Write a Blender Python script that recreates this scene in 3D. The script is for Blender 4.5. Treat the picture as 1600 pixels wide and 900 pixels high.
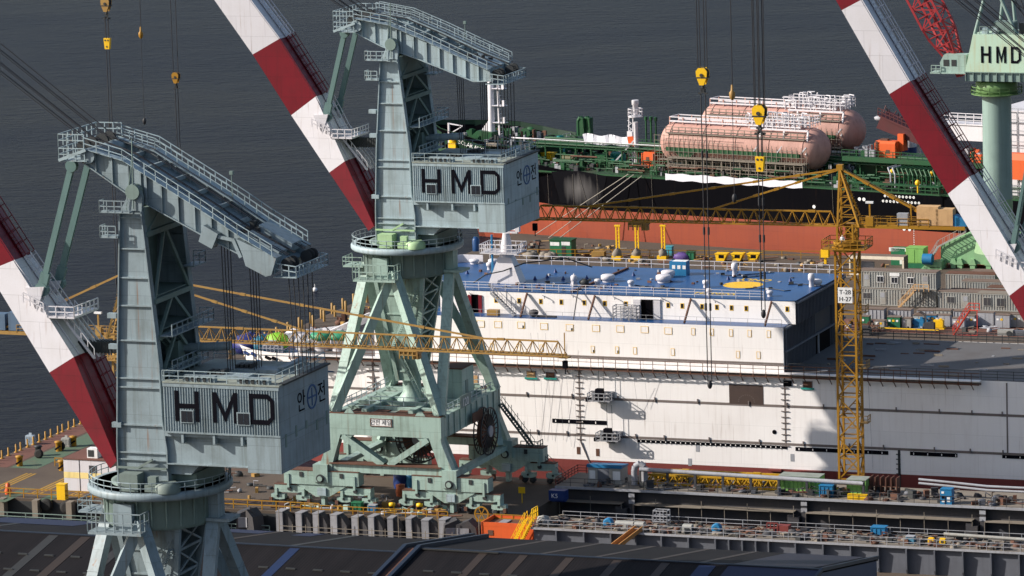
import bpy, bmesh, math, random
from mathutils import Vector, Matrix
from math import sin, cos, tan, atan, radians, pi, sqrt, hypot
random.seed(7)
S = bpy.context.scene
for o in list(bpy.data.objects): bpy.data.objects.remove(o)
C = S.collection
# ---------------------------------------------------------------- camera, light, exposure
CAM_H = 136.0; FPX = 8000.0; PIT = atan(1340/8000.0); ROL = radians(1.7); PSI = radians(21)
cp, sp, cr, sr = cos(PIT), sin(PIT), cos(ROL), sin(ROL)
RC = Vector((cr, -sr*sp, -sr*cp)); UC = Vector((sr, cr*sp, cr*cp)); FW = Vector((0, cp, -sp))
cd = bpy.data.cameras.new('camera'); cam = bpy.data.objects.new('camera', cd); C.objects.link(cam)
cd.sensor_width = 36; cd.lens = 36*FPX/1600; cd.clip_start = 5; cd.clip_end = 20000
M = Matrix((RC, UC, -FW)).transposed().to_4x4(); M.translation = (0, 0, CAM_H); cam.matrix_world = M
S.camera = cam
SUN_EL, SUN_STR, SKY_STR, EXPO = 29.0, 4.9, 0.098, 0.6
SUN_AZ = 267.0       # compass-like angle of the sun, clockwise from +Y: it stands to the left of the view
W = bpy.data.worlds.new('World'); S.world = W; W.use_nodes = True
nt = W.node_tree; bg = nt.nodes['Background']; sky = nt.nodes.new('ShaderNodeTexSky')
sky.sky_type = 'NISHITA'; sky.sun_disc = False; sky.sun_elevation = radians(SUN_EL); sky.sun_rotation = radians(SUN_AZ)
sky.air_density = 1.0; sky.dust_density = 2.0
nt.links.new(sky.outputs[0], bg.inputs[0]); bg.inputs[1].default_value = SKY_STR
sd = bpy.data.lights.new('sun', 'SUN'); sd.energy = SUN_STR; sd.angle = radians(0.5); sd.color = (1, .93, .84)
sun = bpy.data.objects.new('sun', sd); C.objects.link(sun)
sv = Vector((sin(radians(SUN_AZ))*cos(radians(SUN_EL)), cos(radians(SUN_AZ))*cos(radians(SUN_EL)), sin(radians(SUN_EL))))
sun.rotation_euler = sv.to_track_quat('Z', 'Y').to_euler()
S.view_settings.view_transform = 'Standard'; S.view_settings.look = 'None'
S.view_settings.exposure = EXPO; S.view_settings.gamma = 1; S.view_settings.use_curve_mapping = False

# ---------------------------------------------------------------- survey helpers: the yard axes a (along the quay), b (away), z
def ray(px, py):
    return FW + RC*((px-800)/FPX) + UC*((450-py)/FPX)
def w2ab(X, Y, psi=PSI): return X*cos(psi)-Y*sin(psi), X*sin(psi)+Y*cos(psi)
def ab2w(a, b, z=0, psi=PSI): return Vector((a*cos(psi)+b*sin(psi), -a*sin(psi)+b*cos(psi), z))
def pz(px, py, z, psi=PSI):
    d = ray(px, py); t = (z-CAM_H)/d.z
    return w2ab(d.x*t, d.y*t, psi)
def pb(px, py, b, psi=PSI):
    d = ray(px, py); t = b/w2ab(d.x, d.y, psi)[1]
    return w2ab(d.x*t, d.y*t, psi)[0], CAM_H+d.z*t

# ---------------------------------------------------------------- mesh builder
class MB:
    def __init__(s): s.v = []; s.f = []; s.m = []; s.sm = []
    def add(s, vs, fs, m=0, smooth=False):
        k = len(s.v); s.v += [tuple(p) for p in vs]
        for f in fs: s.f.append([i+k for i in f]); s.m.append(m); s.sm.append(smooth)
    def box(s, x0, x1, y0, y1, z0, z1, m=0):
        s.add([(x0,y0,z0),(x1,y0,z0),(x1,y1,z0),(x0,y1,z0),(x0,y0,z1),(x1,y0,z1),(x1,y1,z1),(x0,y1,z1)],
              [(0,3,2,1),(4,5,6,7),(0,1,5,4),(1,2,6,5),(2,3,7,6),(3,0,4,7)], m)
    def cbox(s, x, y, z, w, d, h, m=0, rz=0):      # centred on x, y; standing on z
        if not rz: return s.box(x-w/2, x+w/2, y-d/2, y+d/2, z, z+h, m)
        k = len(s.v); s.box(-w/2, w/2, -d/2, d/2, z, z+h, m); c_, s_ = cos(rz), sin(rz)
        for i in range(k, len(s.v)):
            p = s.v[i]; s.v[i] = (x+p[0]*c_-p[1]*s_, y+p[0]*s_+p[1]*c_, p[2])
    def bar(s, p, q, w, h=None, m=0, up=(0,0,1)):
        p, q = Vector(p), Vector(q); h = h or w; d = (q-p)
        if d.length < 1e-6: return
        d.normalize(); u = Vector(up)
        if abs(d.dot(u)) > .98: u = Vector((0,1,0))
        r = d.cross(u).normalized(); u = r.cross(d)
        r *= w/2; u *= h/2
        s.add([p-r-u, p+r-u, p+r+u, p-r+u, q-r-u, q+r-u, q+r+u, q-r+u],
              [(0,3,2,1),(4,5,6,7),(0,1,5,4),(1,2,6,5),(2,3,7,6),(3,0,4,7)], m)
    def tube(s, p, q, r, n=8, m=0, r2=None, caps=True):
        p, q = Vector(p), Vector(q); d = q-p
        if d.length < 1e-6: return
        d.normalize(); r2 = r if r2 is None else r2
        u = Vector((0,0,1)) if abs(d.z) < .9 else Vector((1,0,0))
        x = d.cross(u).normalized(); y = d.cross(x)
        vs = [p+(x*cos(2*pi*i/n)+y*sin(2*pi*i/n))*r for i in range(n)]+[q+(x*cos(2*pi*i/n)+y*sin(2*pi*i/n))*r2 for i in range(n)]
        s.add(vs, [(i,(i+1)%n,n+(i+1)%n,n+i) for i in range(n)], m, n > 5)
        if caps: s.add(vs, [tuple(range(n-1,-1,-1)), tuple(range(n,2*n))], m)
    def path(s, pts, r, n=6, m=0):
        for i in range(len(pts)-1): s.tube(pts[i], pts[i+1], r, n, m)
    def prism(s, pts, y0, y1, m=0):                 # polygon in x,z pushed along y
        n = len(pts)
        s.add([(x,y0,z) for x,z in pts]+[(x,y1,z) for x,z in pts],
              [tuple(range(n)), tuple(range(2*n-1,n-1,-1))]+[(i,n+i,n+(i+1)%n,(i+1)%n) for i in range(n)], m)
    def prismx(s, pts, x0, x1, m=0):                # polygon in y,z pushed along x
        n = len(pts)
        s.add([(x0,y,z) for y,z in pts]+[(x1,y,z) for y,z in pts],
              [tuple(range(n)), tuple(range(2*n-1,n-1,-1))]+[(i,n+i,n+(i+1)%n,(i+1)%n) for i in range(n)], m)
    def prismz(s, pts, z0, z1, m=0):
        n = len(pts)
        s.add([(x,y,z0) for x,y in pts]+[(x,y,z1) for x,y in pts],
              [tuple(range(n)), tuple(range(2*n-1,n-1,-1))]+[(i,n+i,n+(i+1)%n,(i+1)%n) for i in range(n)], m)
    def lathe(s, prof, c=(0,0,0), n=24, m=0, axis='z', smooth=True):
        vs = []
        for r, h in prof:
            for i in range(n):
                t = 2*pi*i/n; p = (r*cos(t), r*sin(t), h)
                if axis == 'x': p = (h, r*cos(t), r*sin(t))
                if axis == 'y': p = (r*cos(t), h, r*sin(t))
                vs.append((c[0]+p[0], c[1]+p[1], c[2]+p[2]))
        fs = []
        for j in range(len(prof)-1):
            for i in range(n): fs.append((j*n+i, j*n+(i+1)%n, (j+1)*n+(i+1)%n, (j+1)*n+i))
        s.add(vs, fs, m, smooth)
        k = len(prof)-1
        if prof[0][0] > 1e-4: s.add(vs[:n], [tuple(range(n-1,-1,-1))], m)
        if prof[k][0] > 1e-4: s.add(vs[k*n:], [tuple(range(n))], m)
    def blob(s, c, r, n=10, k=6, m=0, wob=0.0):
        prof = []
        for j in range(k+1):
            t = -pi/2+pi*j/k; prof.append((max(cos(t), 1e-3), sin(t)))
        i0 = len(s.v); s.lathe(prof, (0,0,0), n, m)
        for i in range(i0, len(s.v)):
            p = s.v[i]; w = 1+random.uniform(-wob, wob)
            s.v[i] = (c[0]+p[0]*r[0]*w, c[1]+p[1]*r[1]*w, c[2]+p[2]*r[2]*w)
    def rail(s, pts, h=1.1, step=1.6, r=.035, m=0, mid=1, closed=False):
        pts = [Vector(p) for p in pts]
        if closed: pts.append(pts[0])
        up = Vector((0,0,h))
        for p, q in zip(pts, pts[1:]):
            n = max(1, round((q-p).length/step))
            for i in range(n+1):
                a = p.lerp(q, i/n)
                s.bar(a, a+up, r*2, m=m)
            for j in range(1, mid+2): s.bar(p+up*(j/(mid+1)), q+up*(j/(mid+1)), r*2, m=m)
    def stairs(s, p, q, w=.9, m=0, side=(0,1,0)):
        p, q = Vector(p), Vector(q); sd_ = Vector(side)*w/2
        s.bar(p+sd_, q+sd_, .1, .25, m); s.bar(p-sd_, q-sd_, .1, .25, m)
        n = max(2, int(abs(q.z-p.z)/.28))
        for i in range(n+1):
            a = p.lerp(q, i/n); s.bar(a+sd_, a-sd_, .22, .05, m)
        for e in (sd_, -sd_):
            s.bar(p+e+Vector((0,0,1)), q+e+Vector((0,0,1)), .06, m=m)
            for i in range(0, 6):
                a = p.lerp(q, i/5)+e; s.bar(a, a+Vector((0,0,1)), .06, m=m)
    def xform(s, i0, mtx):
        for i in range(i0, len(s.v)): s.v[i] = tuple(mtx @ Vector(s.v[i]))
    def shift(s, dx, dy, dz): s.v = [(x+dx, y+dy, z+dz) for x, y, z in s.v]; return s
    def build(s, name, mats, parent=None):
        me = bpy.data.meshes.new(name); me.from_pydata(s.v, [], s.f)
        if not isinstance(mats, (list, tuple)): mats = [mats]
        for mt in mats: me.materials.append(mt)
        me.polygons.foreach_set('material_index', [min(i, len(mats)-1) for i in s.m])
        me.polygons.foreach_set('use_smooth', s.sm)
        bm = bmesh.new(); bm.from_mesh(me); bmesh.ops.recalc_face_normals(bm, faces=bm.faces)
        bm.to_mesh(me); bm.free(); me.update()
        o = bpy.data.objects.new(name, me); C.objects.link(o)
        if parent is not None: o.parent = parent
        return o

def place(o, a, b, z=0, rot=0, psi=PSI):
    o.location = ab2w(a, b, z, psi); o.rotation_euler = (0, 0, rot-psi); return o
def tag(o, label, cat, group=None, kind=None):
    if label: o['label'] = label
    if cat: o['category'] = cat
    if group: o['group'] = group
    if kind: o['kind'] = kind
    return o
def thing(name, label, cat, a, b, z=0, rot=0, group=None, psi=PSI):
    o = bpy.data.objects.new(name, None); C.objects.link(o); o.empty_display_size = .5
    place(o, a, b, z, rot, psi); return tag(o, label, cat, group)
def solo(name, mb, mats, label, cat, a, b, z=0, rot=0, group=None, psi=PSI):
    o = mb.build(name, mats); place(o, a, b, z, rot, psi); return tag(o, label, cat, group)
def struct(name, mb, mats, a=0, b=0, z=0, kind='structure'):
    o = mb.build(name, mats); place(o, a, b, z); o['kind'] = kind; return o
def copy_tree(o, parent=None):
    c = o.copy(); C.objects.link(c)
    if parent is not None: c.parent = parent
    for ch in list(o.children): copy_tree(ch, c)
    return c

# ---------------------------------------------------------------- materials
MATS = {}
def lin(c):
    return tuple((x/12.92 if x <= .04045 else ((x+.055)/1.055)**2.4) for x in c)
def paint(name, col, rough=.55, dirt=.3, scale=.35, streak=.35, dirtcol=None, metal=0, bump=0, spec=.35, fine=.15, rust=0, plates=None):
    """weathered paint: broad patches, vertical run marks, fine speckle; col is linear base colour"""
    if name in MATS: return MATS[name]
    m = bpy.data.materials.new(name); m.use_nodes = True; t = m.node_tree; N = t.nodes; L = t.links
    b = N['Principled BSDF']; b.inputs['Roughness'].default_value = rough; b.inputs['Metallic'].default_value = metal
    b.inputs['Specular IOR Level'].default_value = spec
    tc = N.new('ShaderNodeTexCoord')
    n1 = N.new('ShaderNodeTexNoise'); n1.inputs['Scale'].default_value = scale; n1.inputs['Detail'].default_value = 6; n1.inputs['Roughness'].default_value = .65
    mp = N.new('ShaderNodeMapping'); mp.inputs['Scale'].default_value = (1.6, 1.6, .09)
    n2 = N.new('ShaderNodeTexNoise'); n2.inputs['Scale'].default_value = 1.3; n2.inputs['Detail'].default_value = 4
    n3 = N.new('ShaderNodeTexNoise'); n3.inputs['Scale'].default_value = 6; n3.inputs['Detail'].default_value = 3
    for n in (n1, n3): L.new(tc.outputs['Object'], n.inputs['Vector'])
    L.new(tc.outputs['Object'], mp.inputs['Vector']); L.new(mp.outputs[0], n2.inputs['Vector'])
    dc = dirtcol or tuple(x*.42+.008 for x in col)
    def ramp(src, lo, hi, amt):
        r = N.new('ShaderNodeMapRange'); r.inputs[1].default_value = lo; r.inputs[2].default_value = hi; r.inputs[4].default_value = amt
        L.new(src, r.inputs[0]); return r.outputs[0]
    prev = None
    for src, lo, hi, amt in ((n1.outputs[0], .48, .72, dirt), (n2.outputs[0], .5, .75, streak), (n3.outputs[0], .5, .8, fine)):
        if amt <= 0: continue
        mx = N.new('ShaderNodeMix'); mx.data_type = 'RGBA'
        L.new(ramp(src, lo, hi, amt), mx.inputs[0])
        if prev is None: mx.inputs[6].default_value = (*col, 1)
        else: L.new(prev, mx.inputs[6])
        mx.inputs[7].default_value = (*dc, 1); prev = mx.outputs[2]
    if rust:
        mp2 = N.new('ShaderNodeMapping'); mp2.inputs['Scale'].default_value = (3.2, 3.2, .16); L.new(tc.outputs['Object'], mp2.inputs['Vector'])
        n4 = N.new('ShaderNodeTexNoise'); n4.inputs['Scale'].default_value = .9; n4.inputs['Detail'].default_value = 5; L.new(mp2.outputs[0], n4.inputs['Vector'])
        n5 = N.new('ShaderNodeTexNoise'); n5.inputs['Scale'].default_value = .12; n5.inputs['Detail'].default_value = 2; L.new(tc.outputs['Object'], n5.inputs['Vector'])
        ml = N.new('ShaderNodeMath'); ml.operation = 'MULTIPLY'; L.new(ramp(n4.outputs[0], .6, .74, 1), ml.inputs[0]); L.new(ramp(n5.outputs[0], .45, .62, rust), ml.inputs[1])
        mx = N.new('ShaderNodeMix'); mx.data_type = 'RGBA'; L.new(ml.outputs[0], mx.inputs[0])
        if prev is None: mx.inputs[6].default_value = (*col, 1)
        else: L.new(prev, mx.inputs[6])
        mx.inputs[7].default_value = (.2, .1, .05, 1); prev = mx.outputs[2]
    if plates:
        sx_ = N.new('ShaderNodeSeparateXYZ'); cx_ = N.new('ShaderNodeCombineXYZ'); L.new(tc.outputs['Object'], sx_.inputs[0])
        ad = N.new('ShaderNodeMath'); ad.operation = 'ADD'; L.new(sx_.outputs[0], ad.inputs[0]); L.new(sx_.outputs[1], ad.inputs[1])
        L.new(ad.outputs[0], cx_.inputs[0]); L.new(sx_.outputs[2], cx_.inputs[1])
        bk = N.new('ShaderNodeTexBrick'); bk.inputs['Scale'].default_value = 1; bk.inputs['Brick Width'].default_value = plates[0]; bk.inputs['Row Height'].default_value = plates[1]; bk.inputs['Mortar Size'].default_value = .035; bk.inputs['Mortar Smooth'].default_value = .6
        bk.inputs['Color1'].default_value = (1,1,1,1); bk.inputs['Color2'].default_value = (plates[2],plates[2],plates[2],1); bk.inputs['Mortar'].default_value = (plates[3],plates[3],plates[3],1)
        L.new(cx_.outputs[0], bk.inputs['Vector'])
        mx = N.new('ShaderNodeMix'); mx.data_type = 'RGBA'; mx.blend_type = 'MULTIPLY'; mx.inputs[0].default_value = 1
        if prev is None: mx.inputs[6].default_value = (*col, 1)
        else: L.new(prev, mx.inputs[6])
        L.new(bk.outputs[0], mx.inputs[7]); prev = mx.outputs[2]
        bp2 = N.new('ShaderNodeBump'); bp2.inputs['Strength'].default_value = .25; bp2.inputs['Distance'].default_value = .06
        L.new(n1.outputs[0], bp2.inputs['Height']); L.new(bp2.outputs[0], b.inputs['Normal'])
    if prev is None: b.inputs['Base Color'].default_value = (*col, 1)
    else: L.new(prev, b.inputs['Base Color'])
    if bump:
        bp = N.new('ShaderNodeBump'); bp.inputs['Strength'].default_value = bump; bp.inputs['Distance'].default_value = .1
        L.new(n3.outputs[0], bp.inputs['Height']); L.new(bp.outputs[0], b.inputs['Normal'])
    MATS[name] = m; return m
RUST = (.16, .055, .022)
m_mint = paint('mint_paint', (.315,.40,.435), .5, .45, .25, .55, (.14,.165,.15), rust=.8, plates=(3.1,2.3,.93,.72))
m_mint2 = paint('sea_green_paint', (.305,.42,.375), .5, .45, .3, .55, (.13,.165,.135), rust=.85, plates=(2.7,2.1,.93,.72))
m_mintdk = paint('dull_green_steel', (.16,.22,.2), .6, .4)
m_roofdeck = paint('grimy_roof_paint', (.24,.27,.24), .7, .6, .5, 0, (.09,.075,.06))
m_white = paint('white_paint', (.60,.585,.62), .4, .22, .2, .15, (.42,.39,.37), rust=.45, plates=(4,2.6,.95,.72))
m_hullw = paint('ship_white', (.86,.83,.82), .4, .2, .06, .18, (.52,.45,.41), fine=.06, rust=.4, plates=(6.5,2.6,.965,.86))
m_red = paint('boom_red', (.165,.006,.015), .4, .45, .3, .35, (.085,.01,.014), fine=.3, plates=(4,2.6,.88,.62))
m_redlead = paint('antifouling_red', (.27,.052,.022), .6, .45, .08, .4, (.17,.035,.025), plates=(7,2.4,.93,.82))
m_oxred = paint('oxide_red', (.17,.032,.028), .6, .4, .1, .35, (.1,.025,.022))
m_black = paint('black_paint', (.0025,.0025,.004), .6, .3, .1, .3, (.006,.0055,.006), spec=.02, rust=.06)
m_ink = paint('sign_black', (.005,.005,.008), .7, .2, .8, .1, (.012,.012,.016), spec=.02)
m_dark = paint('dark_steel', (.03,.033,.035), .6, .4)
m_wire = paint('wire_rope', (.022,.022,.026), .6, 0, 1, 0, fine=0)
m_yel = paint('crane_yellow', (.30,.15,.008), .5, .35, .4, .3, (.3,.13,.02))
m_yel2 = paint('faded_yellow', (.31,.185,.05), .55, .45, .5, .3, (.2,.09,.03))
m_yelb = paint('bright_yellow', (.75,.45,.01), .45, .2, .5, .15, (.4,.2,.02))
m_deckblue = paint('deck_blue', (.018,.07,.2), .35, .55, .12, 0, (.008,.03,.085), fine=.3)
m_shipg = paint('ship_green', (.008,.065,.022), .5, .5, .4, .3, (.03,.035,.02))
m_shipgd = paint('ship_deck_green', (.014,.05,.02), .65, .7, .25, 0, (.055,.042,.028))
m_orange = paint('orange_paint', (.58,.095,.02), .5, .3, .4, .25, (.4,.07,.02))
m_pink = paint('primer_pink', (.43,.245,.205), .65, .6, .25, .6, (.22,.11,.09), rust=.3)
m_grey = paint('grey_steel', (.10,.108,.13), .6, .45, .3, .35, (.055,.055,.065))
m_greylt = paint('light_grey_steel', (.30,.31,.34), .6, .4, .3, .4, (.15,.13,.12))
m_greydk = paint('dark_grey_primer', (.034,.035,.042), .7, .5, .2, .35, (.075,.06,.05))
m_conc = paint('quay_concrete', (.08,.06,.045), .85, .65, .1, 0, (.045,.03,.022), bump=.2)
m_deckg = paint('steel_deck_grey', (.11,.105,.105), .7, .65, .12, 0, (.07,.055,.045), bump=.1)
m_rust = paint('rusty_steel', (.11,.05,.032), .8, .6, .5, .4, (.07,.03,.02))
m_brown = paint('brown_deck', (.13,.055,.04), .8, .5, .25, 0, (.1,.05,.035))
m_laneg = paint('green_lane', (.07,.115,.075), .8, .5, .4, 0, (.12,.08,.05))
m_cont = paint('container_grey', (.30,.305,.29), .6, .4, .4, .5, (.22,.17,.13))
m_contrf = paint('container_roof', (.14,.10,.08), .85, .6, .5, 0, (.22,.19,.16))
m_sky = paint('sky_blue_paint', (.015,.15,.32), .5, .25, .5, .2)
m_teal = paint('teal_paint', (.02,.26,.22), .5, .3, .5, .3)
m_lime = paint('lime_green', (.2,.42,.11), .5, .35, .5, .35)
m_green = paint('box_green', (.015,.13,.06), .5, .3, .5, .25)
m_pgreen = paint('pale_green', (.21,.40,.21), .5, .3, .3, .35, (.2,.3,.16))
m_glass = paint('dark_glass', (.02,.022,.028), .2, 0, 1, 0, spec=.5, fine=0)
m_wood = paint('crate_wood', (.5,.31,.15), .75, .4, .8, .3, (.26,.15,.07))
m_plank = paint('scaffold_plank', (.19,.165,.135), .8, .5, .6, 0, (.14,.11,.09))
m_rubber = paint('rubber', (.015,.015,.015), .85, .2)
m_tarpb = paint('blue_tarp', (.02,.025,.13), .5, .4, .8, 0, (.01,.02,.1), bump=.5)
m_tarpg = paint('green_tarp', (.03,.22,.12), .5, .4, .8, 0, (.02,.18,.1), bump=.5)
m_tarpl = paint('lime_tarp', (.2,.46,.03), .5, .3, .8, 0, bump=.5)
m_tarpw = paint('white_sheet', (.66,.66,.72), .6, .3, .5, 0, (.4,.4,.46), bump=.4)
m_linew = paint('worn_yellow_line', (.3,.17,.02), .8, .6, .6, 0, (.2,.13,.06))
m_signw = paint('sign_white', (.72,.72,.72), .5, .2)
m_cloth = paint('dark_cloth', (.02,.025,.05), .8, .2); m_skin = paint('skin', (.5,.3,.22), .6, 0, 1, 0)
m_navy = paint('navy_paint', (.008,.03,.14), .5, .35, .3, .3)

def text_mesh(txt, size, mat, name, parent, origin, xaxis, yaxis, depth=.03, align='LEFT', sx=1.0, bold=0):
    cu = bpy.data.curves.new('txt', 'FONT'); cu.body = txt; cu.size = size; cu.extrude = depth; cu.align_x = align; cu.resolution_u = 3; cu.offset = bold
    ob = bpy.data.objects.new('txt', cu); C.objects.link(ob)
    dg = bpy.context.evaluated_depsgraph_get(); dg.update()
    me = bpy.data.meshes.new_from_object(ob.evaluated_get(dg)); bpy.data.objects.remove(ob)
    X = Vector(xaxis).normalized(); Y = Vector(yaxis).normalized(); Zv = X.cross(Y)
    mt = Matrix(((X.x*sx,Y.x,Zv.x,origin[0]),(X.y*sx,Y.y,Zv.y,origin[1]),(X.z*sx,Y.z,Zv.z,origin[2]),(0,0,0,1)))
    me.transform(mt); me.materials.clear(); me.materials.append(mat); me.name = name
    o = bpy.data.objects.new(name, me); C.objects.link(o)
    if parent is not None: o.parent = parent
    return o
# ---------------------------------------------------------------- sea and quays
def water_mat():
    m = bpy.data.materials.new('sea_water'); m.use_nodes = True; t = m.node_tree; N = t.nodes; L = t.links
    b = N['Principled BSDF']; b.inputs['Base Color'].default_value = (.0125,.0145,.0225,1); b.inputs['Roughness'].default_value = .22
    b.inputs['IOR'].default_value = 1.045; b.inputs['Specular IOR Level'].default_value = .5
    tc = N.new('ShaderNodeTexCoord'); mp = N.new('ShaderNodeMapping'); mp.inputs['Scale'].default_value = (.085,.17,1)
    L.new(tc.outputs['Object'], mp.inputs[0])
    n1 = N.new('ShaderNodeTexNoise'); n1.inputs['Scale'].default_value = 2.2; n1.inputs['Detail'].default_value = 8; n1.inputs['Roughness'].default_value = .62
    n2 = N.new('ShaderNodeTexNoise'); n2.inputs['Scale'].default_value = .22; n2.inputs['Detail'].default_value = 3
    L.new(mp.outputs[0], n1.inputs[0]); L.new(mp.outputs[0], n2.inputs[0])
    ad = N.new('ShaderNodeMath'); ad.operation = 'MULTIPLY_ADD'; ad.inputs[1].default_value = 1.6
    L.new(n2.outputs[0], ad.inputs[0]); L.new(n1.outputs[0], ad.inputs[2])
    n3 = N.new('ShaderNodeTexNoise'); n3.inputs['Scale'].default_value = .012; n3.inputs['Detail'].default_value = 4
    mp3 = N.new('ShaderNodeMapping'); mp3.inputs['Scale'].default_value = (.45,1.5,1); L.new(tc.outputs['Object'], mp3.inputs[0]); L.new(mp3.outputs[0], n3.inputs[0])
    r3 = N.new('ShaderNodeMapRange'); r3.inputs[1].default_value = .35; r3.inputs[2].default_value = .65; r3.inputs[3].default_value = .2; r3.inputs[4].default_value = .27; L.new(n3.outputs[0], r3.inputs[0]); L.new(r3.outputs[0], b.inputs['Roughness'])
    bp = N.new('ShaderNodeBump'); r4 = N.new('ShaderNodeMapRange'); r4.inputs[1].default_value = .35; r4.inputs[2].default_value = .65; r4.inputs[3].default_value = .85; r4.inputs[4].default_value = .6; L.new(n3.outputs[0], r4.inputs[0]); L.new(r4.outputs[0], bp.inputs['Strength']); bp.inputs['Distance'].default_value = .8
    L.new(ad.outputs[0], bp.inputs['Height']); L.new(bp.outputs[0], b.inputs['Normal'])
    return m
mb = MB(); mb.add([(-6000,-600,0),(6000,-600,0),(6000,9000,0),(-6000,9000,0)], [(0,1,2,3)])
o = mb.build('sea', water_mat()); o.location = (0,0,-4); o['kind'] = 'structure'
def slab(name, pts, z0, z1, mats):
    mb = MB(); mb.prismz(pts, z0, z1); return struct(name, mb, mats)
QL = -311.0
slab('near_quay', [(QL,590),(-227.5,590),(-227.5,617),(-299,617),(-299,640),(QL,640)], -6, 0, m_conc)
slab('pier', [(QL,640.01),(-299,640.01),(-299,671.99),(QL,671.99)], -6, 0, m_conc)
slab('far_quay', [(QL,672),(-60,672),(-60,758),(-228,795),(-284,806),(QL,811.5)], -6, 0, m_conc)
slab('yard_ground', [(-420,380),(-60,380),(-60,589.9),(-420,589.9)], -6, -2.6, m_conc)
slab('dock_floor', [(-298.9,617.1),(-60,617.1),(-60,671.9),(-298.9,671.9)], -9, -6.5, m_greydk)
# ---------------------------------------------------------------- level-luffing jib cranes
def letters_HMD(parent, x0, x1, y, z0, z1):
    """three big stencil letters on the corrugated front"""
    w = x1-x0; h = z1-z0; t = h*.15
    def cell(i): a = x0+w*(0, .386, .754)[i]; return a, a+w*.246
    mb = MB(); d0, d1 = y-.05, y
    a, b = cell(0)
    q = t*.95; mb.box(a, a+q, d0, d1, z0, z1); mb.box(b-q, b, d0, d1, z0, z1); mb.box(a+q, b-q, d0, d1, z0+h*.43, z0+h*.43+t)
    mb.build('letter', m_ink, parent)
    mb = MB(); a, b = cell(1); mid = (a+b)/2; q = t*.85
    mb.box(a, a+q, d0, d1, z0, z1); mb.box(b-q, b, d0, d1, z0, z1)
    mb.prism([(a+q, z1), (a+q, z1-h*.3), (mid, z0+h*.02), (mid, z0+h*.32)], d0, d1)
    mb.prism([(b-q, z1), (mid, z0+h*.32), (mid, z0+h*.02), (b-q, z1-h*.3)], d0, d1)
    mb.build('letter', m_ink, parent)
    mb = MB(); a, b = cell(2); c_ = h*.2
    mb.box(a, a+q, d0, d1, z0, z1)
    out = [(a+q, z1), (b-c_, z1), (b, z1-c_), (b, z0+c_), (b-c_, z0), (a+q, z0)]
    inn = [(a+q, z1-t), (b-c_-t*.3, z1-t), (b-q, z1-c_-t*.3), (b-q, z0+c_+t*.3), (b-c_-t*.3, z0+t), (a+q, z0+t)]
    for i in range(5): mb.prism([out[i], out[i+1], inn[i+1], inn[i]], d0, d1)
    mb.build('letter', m_ink, parent)

def interp(poly, z):
    for (x0, z0), (x1, z1) in zip(poly, poly[1:]):
        if z0 <= z <= z1: return x0+(x1-x0)*(z-z0)/(z1-z0)
    return poly[-1][0]

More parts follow.
